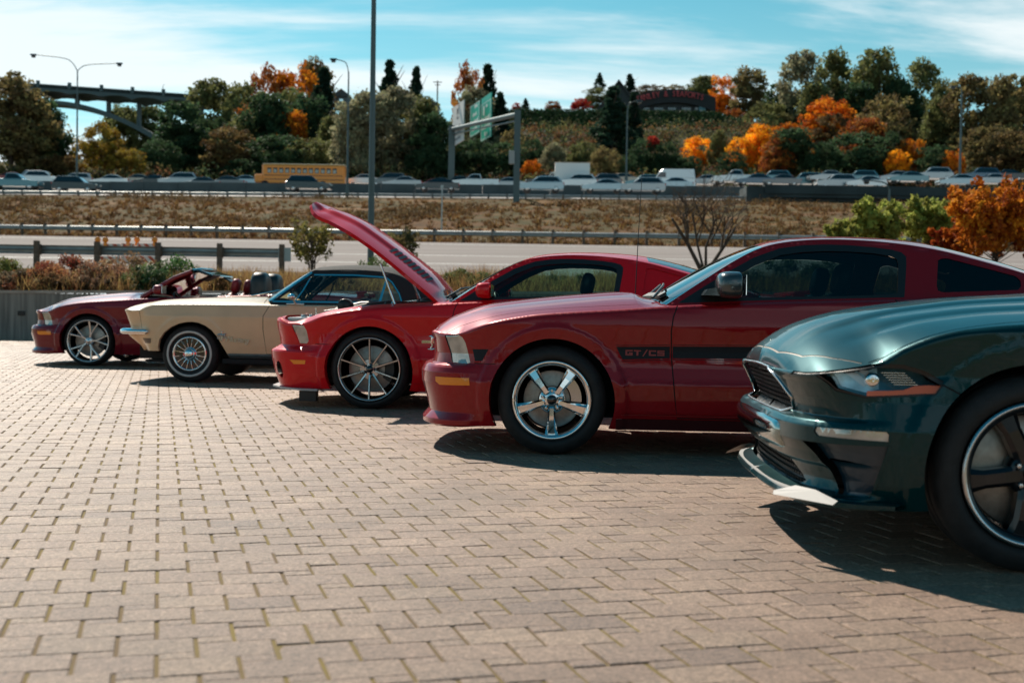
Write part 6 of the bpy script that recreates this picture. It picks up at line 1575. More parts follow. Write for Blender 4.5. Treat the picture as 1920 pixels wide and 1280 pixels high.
for x in (1.3, L - 2.6):
    for y in (-1.1, 1.1): link('wheel', wme, root, (x, y, .5))
b = MB()
for y in (-.8, .8): b.box((.0, y, 1.1), (.1, .24, .24), bev=.03)
b.build('headlight', M['lamp'], root)
b = MB(); b.box((L - .02, -.8, 2.75), (.06, .3, .2)); b.box((L - .02, .8, 2.75), (.06, .3, .2)); b.build('tail_light', M['red_lens'], root)
# box truck and white van
Y = 149; a, c = at(1020, 346, Y), at(1105, 308, Y); L = c.x - a.x; z0 = c.z - 3.0; root = tag(empty('box_truck', (a.x, Y, z0)), 'white box truck facing left among the traffic', 'truck'); m_w = mat('truck_white', (.74, .75, .74), .4)
b = MB(); b.box((L * .62, 0, 1.85), (L * .76, 2.3, 2.3), bev=.04); b.build('cargo_box', m_w, root)
b = MB(); b.prism([(0, .45), (-.02, 1.0), (.35, 1.15), (.75, 1.85), (L * .25, 1.95), (L * .25, .45)], -.95, .95); b.build('cab', m_w, root)
b = MB(); b.prism([(.46, 1.2), (.80, 1.75), (1.15, 1.78), (1.15, 1.2)], -.97, .97); b.build('window', m_win, root); b = MB(); b.box((L / 2, 0, .55), (L * .95, 1.0, .25)); b.build('chassis', M['black'], root)
b = MB(); b.box((L * .6, -.9, 2.98), (L * .7, .05, .03)); b.box((L * .62, 0, 3.03), (L * .78, 2.34, .05)); b.build('roof', mat('truck_roof', (.66, .55, .45), .5), root)
for x in (.8, L * .78):
    for y in (-.95, .95): o = link('wheel', wme, root, (x, y, .42)); o.scale = (.84, .84, .84)
b = MB()
for y in (-.7, .7): b.box((-.0, y, .85), (.08, .25, .18))
b.build('headlight', M['lamp'], root)
vehicle(1224, 1294, 318, 149, 'van', 'white', 'white high-roof van right of the teal SUV', False)
M["mirror_grey"] = mat("satin_grey_mirror", (.08, .095, .10), .24, .6, coat=.5); M["splitter_grey"] = mat("splitter_grey", (.42, .40, .40), .45); M["glass_side"] = glass("green_glass", (.50, .68, .63), 1.1)
M["duct_blue"] = mat("duct_panel", (.004, .03, .05), .35, .2, coat=.6); M["mesh_metal"] = mat("mesh_metal", (.16, .16, .155), .3, .9); M["glare_pale"] = mat("splitter_glare", (.34, .33, .32), .6); M["chrome_green"] = mat("bar_metal", (.30, .36, .35), .1, 1.0, coat=.5)  # pale splitter colour stands for sun glare on dark gloss
# ------------------------------------------------------------------ three modern two-door cars of one body shape
def coupe_spec(nose=0.0, step=False):
    n = nose
    sp = dict(
        plan=[(-.925 - n, 0), (-.92 - n, .25), (-.90 - n, .48), (-.845 - n * .8, .66), (-.755 - n * .5, .785), (-.62, .868), (-.44, .912), (-.1, .928), (.6, .935), (1.4, .94), (2.3, .945), (2.9, .935), (3.25, .90), (3.55, .80), (3.72, .6), (3.79, .3), (3.80, 0)],
        ztop=[(-.93 - n, .762), (-.86, .757), (-.76, .742), (-.66, .745), (-.58, .764), (-.47, .797), (-.36, .829), (-.22, .857), (-.1, .875), (.1, .893), (.4, .914), (.73, .940), (1.33, .972), (2.1, 1.0), (2.86, 1.035), (3.2, 1.035), (3.5, 1.015), (3.81, .99)],
        dside=[(.10, -.075), (.165, -.07), (.28, -.025), (.40, -.004), (.452, .006), (.468, -.004), (.56, -.030), (.66, -.034), (.76, -.012), (.812, .0), (.84, -.006), (.93, -.028), (1.05, -.05)],
        dfront=[(.10, -.07), (.155, -.055), (.168, -.012), (.20, -.012), (.245, -.055), (.33, -.035), (.43, -.004), (.50, 0), (.53, -.014), (.548, -.03), (.556, -.075), (.62, -.085), (.71, -.075), (.73, -.068), (.745, -.058), (.78, -.058)],
        drear=[(.10, -.12), (.25, -.06), (.5, 0), (.6, -.01), (.75, -.04), (.98, -.03), (1.0, -.03)],
        zc=[(-.90, .765), (-.80, .79), (-.69, .852), (-.58, .893), (-.44, .930), (-.29, .952), (-.11, .974), (.16, 1.002), (.51, 1.026), (.60, 1.0), (.75, .99), (3.2, 1.08), (3.45, 1.07), (3.7, 1.04), (3.80, 1.0)],
        arches=[(0, .335, .392, .022), (2.72, .335, .392, .022)],
        bottom=[(-.93 - n, .150), (-.60, .155), (-.42, .168), 'arch0', (.42, .165), (2.28, .165), 'arch1', (3.15, .20), (3.8, .26)],
        arch_low=.17, rtop=.03, crown=2.6,
        hood_bump=lambda x, y, v: .010 * (1 - smooth01(.38, .44, y)) * smooth01(-.75, -.45, x) * (1 - smooth01(.4, .6, x)),
    )
    return sp

COUPE_CABIN = dict(
    E=[(.70, .945), (.93, 1.100), (1.14, 1.235), (1.30, 1.316), (1.47, 1.358), (1.70, 1.378), (1.95, 1.374), (2.2, 1.352), (2.40, 1.318), (2.55, 1.282), (2.74, 1.230), (2.92, 1.178), (3.10, 1.120), (3.36, 1.050)],
    C=[(.575, .965), (.86, 1.130), (1.08, 1.252), (1.31, 1.352), (1.48, 1.398), (1.71, 1.420), (1.95, 1.424), (2.2, 1.414), (2.38, 1.396), (2.55, 1.366), (2.74, 1.320), (2.92, 1.268), (3.11, 1.204), (3.42, 1.085)],
    ybelt=([.7, 1.2, 2.4, 3.36], [.835, .86, .86, .80]), tumble=.47, x_header=1.31, x_rear=2.42)
def _side_regions():
    win = [(.775, .958), (.924, 1.055), (1.09, 1.160), (1.256, 1.254), (1.422, 1.316), (1.56, 1.336), (1.70, 1.344), (1.85, 1.341), (2.0, 1.330), (2.12, 1.314), (2.175, 1.298), (2.20, 1.27), (2.195, 1.22), (2.165, 1.03), (2.16, 1.016), (1.8, 1.002), (1.33, .985)]
    gl = [(1.07, .998), (1.00, 1.03), (1.09, 1.100), (1.256, 1.200), (1.422, 1.270), (1.56, 1.292), (1.70, 1.300), (1.85, 1.299), (2.0, 1.290), (2.10, 1.274), (2.14, 1.255), (2.145, 1.22), (2.12, 1.035), (1.8, 1.018), (1.33, 1.003)]
    q = [(2.391, 1.250), (2.415, 1.262), (2.45, 1.265), (2.754, 1.186), (2.86, 1.158), (2.885, 1.13), (2.885, 1.096), (2.862, 1.072), (2.4, 1.050), (2.37, 1.060), (2.365, 1.09)]
    return win, gl, q
_w, _g, _q = _side_regions()
COUPE_CABIN['side_regions'] = [('frame', _w), ('glass', _g), ('quarter', _q)]

def modern_coupe(root, pm, kind):
    step = kind == 'hood_up'
    sp = coupe_spec(.095 if step else (.05 if kind == 'open' else -.030))
    if step:
        sp['dfront'] = [(.10, -.10), (.15, -.09), (.19, -.075), (.30, -.035), (.42, -.008), (.485, 0), (.50, -.01), (.535, -.075), (.545, -.085), (.62, -.075), (.70, -.055), (.745, -.05), (.78, -.05)]
        sp["ztop"][0] = (-1.03, .79); sp["ztop"][1] = (-.95, .785); sp['ztop'][2] = (-.80, .745)
        sp["zc"][0] = (-1.02, .79)
        sp['hood_bump'] = lambda x, y, v: .030 * (1 - smooth01(.40, .50, y)) * smooth01(-.95, -.80, x) * (1 - smooth01(.3, .55, x))
        sp["bottom"][0] = (-1.03, .165); sp['bottom'][1] = (-.60, .165)
    car = CarBody(root, sp)
    X = car.xz
    regs = []
    if kind != 'hood_up':
        regs += [('front_bumper', X([(-1.1, .13), (-.50, .13), (-.36, .30), (-.345, .560), (-.505, .560), (-.56, .552), (-1.1, .552)])),
                 ('grille', X([(0.0, .575), (.42, .575), (.46, .70), (.44, .725), (0.0, .725)], mode='y')),
                 ('headlight', X([(-.75, .732), (-.628, .738), (-.595, .722), (-.572, .688), (-.53, .565), (-.56, .556), (-.685, .563)])),
                 ('turn_signal', X([(-.745, .470), (-.52, .470), (-.515, .425), (-.72, .420), (-.745, .44)]))]
    else:
        regs += [('front_bumper', X([(-1.1, .12), (-.50, .12), (-.36, .30), (-.35, .560), (-.53, .565), (-.60, .553), (-1.1, .545)])),
                 ('grille', X([(0.0, .575), (.38, .575), (.38, .72), (0.0, .74)], mode='y')),
                 ('lower_grille', X([(0.0, .26), (.34, .26), (.40, .44), (0.0, .46)], mode='y')),
                 ('headlight', X([(-.755, .725), (-.625, .722), (-.60, .68), (-.585, .585), (-.61, .560), (-.69, .560)])),
                 ('turn_signal', X([(-.735, .417), (-.575, .417), (-.585, .383), (-.70, .380)])),
                 ('fog_lamp_opening', X([(-.875 + .038 * math.cos(t), .325 + .075 * math.sin(t)) for t in np.linspace(0, 2 * math.pi, 20, endpoint=False)], .01))]
    regs += [('door', X([(.772, 1.0), (.742, .87), (.731, .787), (.736, .63), (.757, .40), (.775, .25), (2.10, .25), (2.20, .42), (2.13, .93), (2.10, 1.03)])),
             ('door_seam', X(ribbon([(.770, .945), (.742, .87), (.731, .787), (.736, .63), (.757, .40), (.778, .245), (2.09, .245), (2.19, .42), (2.12, .93), (2.10, 1.01)], .0075))),
             ('bumper_seam', X(ribbon([(-.50, .562), (-.355, .562)], .005))),
             ('rocker_panel', X([(.40, .10), (2.33, .10), (2.33, .235), (.40, .235)])),
             ('tail_light', X([(3.62, .70), (3.9, .70), (3.9, .93), (3.60, .93)]))]
    if kind == 'striped':
        regs += [('stripe', X([(.395, .682), (.726, .690), (.726, .616), (.435, .604), (.415, .64)])), ('stripe', X([(.742, .690), (2.10, .71), (2.10, .63), (.744, .617)])),
                 ('pinstripe', X(ribbon([(.39, .6905), (.726, .6985)], .0035))), ('pinstripe', X(ribbon([(.742, .6985), (2.10, .7185)], .0035))),
                 ('pinstripe', X(ribbon([(.44, .595), (.726, .608)], .0035))), ('pinstripe', X(ribbon([(.744, .609), (2.10, .622)], .0035))),
                 ('vent_stripe', X([(-.515, .650), (-.405, .652), (-.445, .578), (-.495, .576)])),
                 ('rocker_stripe', X(ribbon([(.43, .262), (2.30, .262)], .004)))]
    g = car.girdle(regs)
    fend = merge(g['body'], car.lip())
    skin('fender_panel', fend, pm, root)
    skin_sym('front_bumper', g['front_bumper'], pm, root)
    skin('door', g['door'], pm, root)
    for nm in ('door_seam', 'bumper_seam'): skin('panel_gap', g[nm], M['dark'], root, off=-.004)
    skin('rocker_panel', g['rocker_panel'], M['rocker'] if kind == 'striped' else pm, root, off=.004)
    skin_sym('grille', g['grille'], M['black'], root, off=-.02)
    skin('headlight', g['headlight'], M['lamp'], root, off=-.006)
    skin('turn_signal', g['turn_signal'], M['amber'], root, off=.002)
    if 'tail_light' in g: skin('tail_light', g['tail_light'], M['red_lens'], root)
    if 'lower_grille' in g: skin_sym('lower_grille', g['lower_grille'], M['black'], root, off=-.03)
    if 'fog_lamp_opening' in g: skin('fog_lamp_opening', g['fog_lamp_opening'], M['fog_red'], root, off=-.03)
    if kind == 'striped':
        skin('side_stripe', g['stripe'], M['stripe'], root, off=.0008); skin('pinstripe', g['pinstripe'], M['stripe'], root, off=.0008)
        skin('side_stripe', g['vent_stripe'], M['stripe'], root, off=.0008); skin('pinstripe', g['rocker_stripe'], M['stripe_red'], root, off=.005)
    # hood, cowl and rear deck
    hx = np.linspace(-.60, .66, 30); ye = np.interp(hx, car.ex, car.ey)
    seam = [(x, y - .105 + .02 * smooth01(-.3, .5, x)) for x, y in zip(hx, ye)]
    seam = [(-.70, .72)] + seam
    hx0 = -.87 if kind == 'hood_up' else -1.2
    hood = [(hx0, 0), (hx0, .48 if kind == 'hood_up' else .55), (-.84, .60), (-.74, .70)] + seam + [(.66, .60), (.585, .35), (.555, 0)]
    cowl = [(.555, -.01), (.585, .35), (.66, .60), (.675, .78), (.735, .80), (.71, .72), (.655, .45), (.62, -.01)]
    regs = [('cowl', resample(cowl, .03)), ('hood', resample(hood, .03)), ('seam', ribbon(resample(seam, .04, False), .006))]
    if kind == 'striped': regs.append(('nose_seam', ribbon(resample([(-.69, .72), (-.74, .705), (-.80, .60), (-.835, .4), (-.85, 0)], .04, False), .005)))
    d = car.deck(-1.2, .735, [(.72, .74), (.66, .45), (.62, .02), (.62, 0)], regs)
    skin('fender_top', d['body'], pm, root)
    if kind == 'hood_up':
        hg = d['hood']; P, F, N = hg
        # underside and edge: the same sheet 35 mm lower
        c = (.60, .985); ang = R(-42.5)
        o = skin_sym('hood', rot_geo((P, F, N), c, ang), pm, root)
        skin_sym('hood_liner', rot_geo((P - N * .024, F, -N), c, ang), M['liner'], o)
        q = resample(hood, .02); z = car.H(q[:, 0], q[:, 1])
        
        ye_ = np.interp(q[:, 0], car.ex, car.ey); q[:, 1] = np.minimum(q[:, 1], ye_); xm = car.ex[0]; q[:, 0] = np.maximum(q[:, 0], xm + .002)
        z = car.H(q[:, 0], q[:, 1]); top = np.stack([q[:, 0], q[:, 1], z], 1); bot = top - np.array([0, 0, .030])
        nq = len(q); FF = []
        for i in range(nq - 1): FF += [(i, i + 1, nq + i + 1), (i, nq + i + 1, nq + i)]
        tg = np.gradient(top, axis=0); NN = np.cross(tg, np.array([0, 0, 1.])); NN /= np.linalg.norm(NN, axis=1, keepdims=True) + 1e-9
        skin_sym('hood_edge', rot_geo((np.vstack([top, bot]), np.array(FF), np.vstack([NN, NN])), c, ang), pm, o)
        # heat extractor slots on the outer face
        for k in range(9):
            x = .40 - k * .052
            pl = [(x, .40), (x - .030, .40), (x - .036, .56), (x - .006, .56)]
            pv = np.array([(a, b, car.H(np.array([a]), np.array([b]))[0] + .003) for a, b in pl])
            for sg in (-1, 1):
                pp = pv.copy(); pp[:, 1] *= sg
                gg = rot_geo((pp, np.array([(0, 1, 2), (0, 2, 3)]), np.tile([0, 0, 1.], (4, 1))), c, ang)
                bb = MB(); bb.add(gg[0].tolist(), [tuple(f) for f in gg[1]]); bb.build('hood_slot', M['black'], o)
        engine_bay(root)
        for sg in (-1, 1):
            b = MB(); b.tube([(.20, sg * .74, .90), (.05, sg * .70, 1.28)], .009); b.tube([(.20, sg * .74, .90), (.145, sg * .725, 1.04)], .014); b.build('gas_strut', M['chrome'], root)
    else:
        skin_sym('hood', d['hood'], pm, root)
        skin('panel_gap', d['seam'], M['dark'], root, off=-.004)
        if 'nose_seam' in d: skin_sym('panel_gap', d['nose_seam'], M['dark'], root, off=-.004)
    if 'cowl' in d: skin_sym('cowl', d['cowl'], M['black'], root, off=-.012)
    b = MB(); b.box((.66, -.30, 1.01), (.05, .62, .02), rz=.12, ry=-.5); b.tube([(.63, -.62, .99), (.72, -.25, 1.075), (.75, .15, 1.095)], .008); b.tube([(.62, -.1, 1.0), (.74, .3, 1.09), (.74, .6, 1.07)], .008); b.build('wiper', M['black'], root)
    rd = car.deck(3.15 if kind != 'open' else 2.62, 3.81, [(3.83, 0)] if False else [(3.80, 0)], [], front_line=[(3.30 if kind != 'open' else 2.62, 0)])
    skin_sym('trunk_lid', rd['body'], pm, root)
    b = MB(); b.box((3.74, 0, 1.075), (.16, 1.44, .035), bev=.014, ry=-.08); b.box((3.72, -.62, 1.04), (.1, .06, .06)); b.box((3.72, .62, 1.04), (.1, .06, .06)); b.build('rear_spoiler', pm, root)
    underside(root)
    b = MB(); b.box((-.70, 0, .46), (.06, 1.0, .46)); b.build('radiator', M['dark'], root)
    return car

def engine_bay(root):
    b = MB()
    b.box((-.06, 0, .68), (1.20, 1.36, .04)); b.build('engine_tray', M['dark'], root)
    b = MB(); b.box((-.05, 0, .80), (.60, .50, .20), bev=.04); b.ellipsoid((-.12, -.1, .885), (.22, .12, .06), 14, 8, .7); b.tube([(-.45, -.2, .84), (-.2, -.28, .90), (.15, -.26, .91)], .045, 10); b.build('engine_cover', M['black'], root)
    b = MB(); b.tube([(.22, -.62, .93), (.28, 0, .95), (.22, .62, .93)], .018, 8); b.lathe_z([(.001, .95), (.08, .95), (.10, .92), (.10, .80)], 20, (.22, -.60, 0)); b.lathe_z([(.001, .95), (.08, .95), (.10, .92), (.10, .80)], 20, (.22, .60, 0)); b.build('strut_brace', M['gloss_black'], root)
    b = MB(); b.box((.20, -.55, .90), (.26, .18, .10), bev=.02); b.build('battery', M['black'], root)
    b = MB(); b.lathe_y([(.001, -.07), (.06, -.07), (.065, -.05), (.065, .05), (.06, .07), (.001, .07)], 20, (-.30, -.52, .90)); b.tube([(-.5, -.48, .83), (-.3, -.50, .86), (-.1, -.50, .90), (.1, -.45, .93)], .03, 8); b.build('intake_tube', M['black'], root)
    b = MB(); b.box((-.40, -.35, .84), (.16, .12, .07), bev=.015); b.tube([(-.55, -.52, .80), (-.42, -.45, .85), (-.25, -.35, .88)], .018, 8); b.tube([(-.2, -.50, .88), (0, -.40, .92), (.1, -.30, .93)], .016, 8); b.build('engine_bracket', M['silver'], root)
    b = MB(); b.box((-.72, 0, .765), (.22, 1.10, .05), bev=.012)
    for y in (-.45, -.15, .15, .45): b.lathe_z([(.001, .03), (.03, .03), (.03, .0)], 12, (-.70, y, .785))
    b.build('radiator_cover', M['radiator_cover'], root)
    b = MB(); b.tube([(-.60, -.40, .78), (-.60, -.40, .87)], .006); b.box((-.60, -.40, .87), (.02, .02, .012)); b.build('hood_latch', M['chrome'], root)
    b = MB(); b.box((.45, -.30, .95), (.2, .5, .05), bev=.02); b.ellipsoid((.50, -.66, .955), (.10, .07, .035)); b.build('cowl_cover', M['black'], root)

M['stripe'] = mat('charcoal_vinyl', (.010, .013, .018), .55, spec=.25)
M['stripe_red'] = mat('pin_red', (.35, .03, .03), .4)
M['liner'] = mat('hood_underside', (.50, .16, .19), .5)
M['radiator_cover'] = mat('brushed_cover', (.66, .63, .60), .35, .7)
M['fog_red'] = mat('fog_opening', (.10, .004, .006), .5)
P_GT = paint('dark_candy_red', (.30, .004, .009), .12, .36, .08)
P_GT.node_tree.nodes['Principled BSDF'].inputs['Coat Weight'].default_value = .8
P_SH = paint('bright_red', (.64, .004, .010), .03, .42, .06)
P_SH.node_tree.nodes['Principled BSDF'].inputs['Coat Weight'].default_value = .7
P_MA = paint('maroon_red', (.19, .005, .014), .12, .38, .08)
M['rocker'] = mat('rocker_dark_red', (.07, .004, .006), .4, .3, coat=.6)

def car_root(label, loc, yaw, name):
    return tag(empty(name, loc, R(yaw)), label, 'car', 'show cars parked side by side on the brick lot')

# dark red striped coupe
gt = car_root('dark red coupe with charcoal side stripes reading GT/CS and five-spoke chrome wheels', (.301, 8.669, 0), -3, 'striped_coupe')
bd = modern_coupe(gt, P_GT, 'striped')
cabin(bd, COUPE_CABIN, P_GT, dict())
interior(gt, seat_m=M['black_leather'], seat_x=1.42, seat_z=.27)
door_mirror(gt, 1.10, 1.04, .80, M['mirror_grey'], True, 1.22)
for x in (0, 2.72):
    make_wheel('five_spoke', gt, x, .905, .342, .342, .246, .235)
    make_wheel('five_spoke', gt, x, .905, .342, .342, .246, .235, far=True)
# GT/CS lettering
def stroke_text(chars, x0, z0, hgt, wd, gap, th):
    """angular letters from rectangles: list of (letter)"""
    o = []; x = x0
    def bar(a, b, c, d): o.append([(x + a, z0 + b), (x + c, z0 + b), (x + c, z0 + d), (x + a, z0 + d)])
    for ch in chars:
        W, Hh, t = wd, hgt, th
        if ch == 'G':
            bar(0, 0, W, t); bar(0, Hh - t, W, Hh); bar(0, t, t * 1.3, Hh - t); bar(W - t * 1.3, t, W, Hh * .55); bar(W * .5, Hh * .55 - t, W - t * 1.3, Hh * .55)
        elif ch == 'T': bar(0, Hh - t, W, Hh); bar(W / 2 - t * .7, 0, W / 2 + t * .7, Hh - t)
        elif ch == 'C': bar(0, 0, W, t); bar(0, Hh - t, W, Hh); bar(0, t, t * 1.3, Hh - t)
        elif ch == 'S': bar(0, 0, W, t); bar(0, Hh / 2 - t / 2, W, Hh / 2 + t / 2); bar(0, Hh - t, W, Hh); bar(0, Hh / 2 + t / 2, t * 1.3, Hh - t); bar(W - t * 1.3, t, W, Hh / 2 - t / 2)
        elif ch == '/': o.append([(x, z0 - .004), (x + t, z0 - .004), (x + W * .6 + t, z0 + Hh + .004), (x + W * .6, z0 + Hh + .004)])
        x += (wd * .75 if ch == '/' else wd) + gap
    return o
decal('stripe_lettering', stroke_text('GT/CS', .452, .630, .034, .044, .008, .0085), bd, mat('letter_red', (.32, .035, .035), .4), gt)
b = MB(); bx, by, bz = .56, .30, .985
b.tube([(bx, by, bz), (bx + .015, by, bz + .45), (bx + .035, by, bz + .92)], [.004, .003, .002], 6); b.lathe_z([(.001, .03), (.012, .03), (.016, 0)], 10, (bx, by, bz)); b.build('antenna', M['black'], gt)

# bright red coupe, hood up
sh = car_root('bright red coupe parked with its hood propped open, engine showing', (-1.168, 11.803, 0), -5, 'hood_up_coupe')
bs = modern_coupe(sh, P_SH, 'hood_up')
cs = dict(COUPE_CABIN); cs['side_regions'] = [('frame', _w), ('glass', _g), ('vent', [(2.40, 1.262), (2.46, 1.266), (2.80, 1.175), (2.90, 1.10), (2.37, 1.065)])]
cabin(bs, cs, P_SH, dict(glass=M['glass_side']) if 'glass_side' in M else dict(glass=M['glass_clear']))
interior(sh, seat_m=M['black_leather'], seat_x=1.42, seat_z=.27)
door_mirror(sh, 1.02, 1.02, .80, P_SH)
for x in (0, 2.72):
    make_wheel('ten_spoke', sh, x, .905, .35, .35, .276, .255)
    make_wheel('ten_spoke', sh, x, .905, .35, .35, .276, .255, far=True)
b = MB()
for poly in ([(-1.04, -.0), (-1.0, -.40), (-.84, -.68), (-.64, -.87), (-.46, -.90), (-.46, .90), (-.64, .87), (-.84, .68), (-1.0, .40), (-1.04, 0)],):
    n = len(poly); b.add([(x, y, .150) for x, y in poly] + [(x, y, .165) for x, y in poly], [tuple(range(n - 1)), tuple(range(n, 2 * n - 1))[::-1]] + [(i, i + 1, n + i + 1, n + i) for i in range(n - 1)])
b.build('front_splitter', M['splitter_grey'], sh)
for sg in (-1, 1):
    b = MB(); b.box((-.56, sg * .80, .10), (.15, .10, .09)); b.build('air_dam', M['black'], sh)
# snake badge with its bar
def on_side(car, x, z, off=.004):
    p = car.P(np.array([car.s_of(x)]), np.array([z]))[0]; return Vector((p[0], -(p[1] + off), p[2]))
em = MB(); c0 = on_side(bs, .555, .60)
em.box((c0.x, c0.y, c0.z), (.185, .006, .026), bev=.002)
em.tube([(c0.x - .012, c0.y - .005, c0.z - .055), (c0.x + .006, c0.y - .006, c0.z - .03), (c0.x - .004, c0.y - .007, c0.z - .005), (c0.x + .004, c0.y - .008, c0.z + .03), (c0.x - .004, c0.y - .008, c0.z + .055), (c0.x - .026, c0.y - .007, c0.z + .048)], [.010, .013, .013, .018, .013, .005], 8)
em.tube([(c0.x - .035, c0.y - .004, c0.z - .062), (c0.x, c0.y - .005, c0.z - .066), (c0.x + .035, c0.y - .004, c0.z - .056)], [.006, .012, .005], 8)
em.build('side_badge', M['chrome'], sh)
for tx, dx in (('SHELBY', -.055), ('COBRA', .052)):
    me = text_mesh(tx, .020, 0, 1.05); me.materials.append(M['black'])
    o = link('badge_lettering', me, sh, (c0.x + dx, c0.y - .0045, c0.z - .007)); o.rotation_euler = (R(90), 0, 0)

# maroon convertible, top down
ma = car_root('maroon convertible with its top down, nearest the concrete wall', (-5.827, 18.094, 0), -1, 'open_convertible')
bm_ = modern_coupe(ma, P_MA, 'open')
for x in (0, 2.72):
    make_wheel('split_spoke', ma, x, .905, .345, .345, .29, .245)
    make_wheel('split_spoke', ma, x, .905, .345, .345, .29, .245, far=True)
interior(ma, seat_m=M['red_leather'], seat_x=1.46, seat_z=.28)
for y_ in (-.42, .42):
    b = MB(); k = len(b.v); b.ellipsoid((2.28, y_, 1.02), (.13, .26, .32), 18, 12, .55); b.build('rear_seat_back', M['black_leather'], ma)
# windscreen frame only
for s_ in (-1, 1):
    b = MB(); b.tube([(.70, s_ * .80, .945), (.93, s_ * .765, 1.10), (1.14, s_ * .72, 1.235), (1.36, s_ * .66, 1.33)], [.034, .032, .030, .028], 8); b.build('windshield_pillar', P_MA, ma)
b = MB(); b.tube([(1.36, -.66, 1.33), (1.42, -.4, 1.355), (1.44, 0, 1.362), (1.42, .4, 1.355), (1.36, .66, 1.33)], .034, 8); b.box((1.52, 0, 1.31), (.24, 1.24, .035), bev=.015, ry=.32); b.build('windshield_header', M['gloss_black'], ma)
b = MB(); b.box((1.56, -.40, 1.245), (.20, .38, .02), bev=.008, ry=-.42); b.build('sun_visor', M['black'], ma)
b = MB(); b.box((1.62, .35, 1.25), (.20, .38, .02), bev=.008, ry=.5); b.build('sun_visor', M['black'], ma)
A = np.array([(.70, .78, .95), (.93, .745, 1.10), (1.14, .70, 1.235), (1.36, .64, 1.33)]); B = np.array([(.575, 0, .975), (.86, 0, 1.13), (1.12, 0, 1.26), (1.42, 0, 1.355)])
skin_sym('windshield', grid_geo(loft(A, B, np.linspace(0, 1, 9)), 0, 3, 0, 8), M['glass_clear'], ma)
door_mirror(ma, 1.00, 1.03, .80, P_MA)
xs = np.linspace(.70, 3.3, 60); ye = np.interp(xs, bm_.ex, bm_.ey); ze = np.interp(xs, bm_.ex, bm_.ez); F = []
for i in range(59): F += [(i, i + 1, 61 + i), (i, 61 + i, 60 + i)]
skin('belt_moulding', (np.vstack([np.stack([xs, ye, ze], 1), np.stack([xs, ye - .10, ze + .004], 1)]), np.array(F), np.tile([0, .1, .99], (120, 1))), P_MA, ma)
b = MB(); b.box((2.55, 0, 1.02), (.5, 1.5, .10), bev=.05); b.build('folded_top', M['soft_top'], ma)
# ------------------------------------------------------------------ cream 1960s convertible with its black top up
M['cream'] = mat('cream_paint', (.76, .52, .31), .33, coat=.55, var=.06, vscale=4)
P_CR = M['cream']
cr = car_root('cream classic convertible with black soft top and whitewall tyre', (-3.591, 14.906, 0), -4, 'classic_convertible')
arch_c = [(-.335, .352), (-.342, .40), (-.325, .48), (-.27, .56), (-.19, .622), (-.10, .664), (-.02, .683), (.06, .688), (.133, .678), (.21, .648), (.28, .60), (.345, .525), (.397, .437), (.445, .35), (.484, .283)]
spc = dict(
    plan=[(-.862, 0), (-.858, .30), (-.835, .55), (-.795, .70), (-.74, .795), (-.65, .845), (-.45, .872), (0, .885), (.9, .893), (2.2, .898), (2.9, .895), (3.4, .87), (3.66, .80), (3.74, .5), (3.76, 0)],
    ztop=[(-.87, .815), (-.80, .818), (-.74, .815), (-.66, .808), (-.575, .812), (-.50, .845), (-.42, .872), (-.2, .882), (.03, .885), (.92, .889), (2.0, .90), (2.6, .925), (3.2, .93), (3.77, .88)],
    dside=[(.20, -.05), (.28, -.045), (.335, -.030), (.42, -.014), (.60, 0), (.70, .004), (.752, .004), (.768, -.002), (.86, -.030), (.95, -.05)],
    dfront=[(.30, -.28), (.352, -.235), (.40, -.19), (.515, -.055), (.53, -.05), (.56, -.062), (.62, -.070), (.76, -.022), (.80, -.004), (.825, .0)],
    drear=[(.30, -.1), (.5, 0), (.9, 0)],
    zc=[(-.87, .83), (-.80, .853), (-.70, .885), (-.55, .915), (-.38, .938), (-.1, .957), (.27, .975), (.75, .982), (.9, .97), (3.0, .98), (3.5, .96), (3.77, .90)],
    arches=[(.03, .34, .36, .006), (2.743, .33, .37, .004)], arch0=arch_c,
    bottom=[(-.87, .352), (-.40, .352), 'arch0', (.50, .285), (2.30, .285), 'arch1', (3.2, .33), (3.77, .42)], arch_low=.285, rtop=.022, crown=3.2, front_blend=(-.62, -.42),
)
cb = CarBody(cr, spc); X = cb.xz
regs = [('front_valance', X([(-.9, .34), (-.545, .34), (-.545, .36), (-.62, .50), (-.63, .522), (-.9, .522)])),
        ('grille', X([(0, .545), (.50, .545), (.56, .66), (.56, .775), (0, .775)], mode='y')),
        ('headlight', X([(.60 + .072 * math.cos(t), .665 + .085 * math.sin(t)) for t in np.linspace(0, 2 * math.pi, 20, endpoint=False)], .02, mode='y')),
        ('fender_seam', X(ribbon([(-.565, .79), (-.56, .70), (-.555, .57)], .005))),
        ('side_marker', X([(-.545, .492), (-.425, .494), (-.428, .438), (-.515, .436)])),
        ('door', X([(.930, .9), (.868, .765), (.868, .618), (.905, .338), (2.10, .338), (2.22, .6), (2.17, .92)])),
        ('door_seam', X(ribbon([(.930, .883), (.868, .765), (.868, .618), (.905, .338), (2.10, .338), (2.22, .6), (2.17, .90)], .007))),
        ('rocker_trim', X([(.46, .338), (2.33, .338), (2.33, .318), (.468, .318)])), ('rocker_dark', X([(.46, .316), (2.35, .316), (2.35, .25), (.46, .25)]))]
g = cb.girdle(regs)
skin('fender_panel', merge(g['body'], cb.lip(.05)), P_CR, cr); skin_sym('front_valance', g['front_valance'], P_CR, cr); skin_sym('grille', g['grille'], M['black'], cr, off=-.05)
skin('headlight', g['headlight'], M['lamp'], cr); skin('panel_gap', merge(g['door_seam'], g['fender_seam']), M['dark'], cr, off=-.003)
skin('side_marker', g['side_marker'], mat('dull_lens', (.16, .12, .09), .35, .3), cr, off=.004); skin('door', g['door'], P_CR, cr)
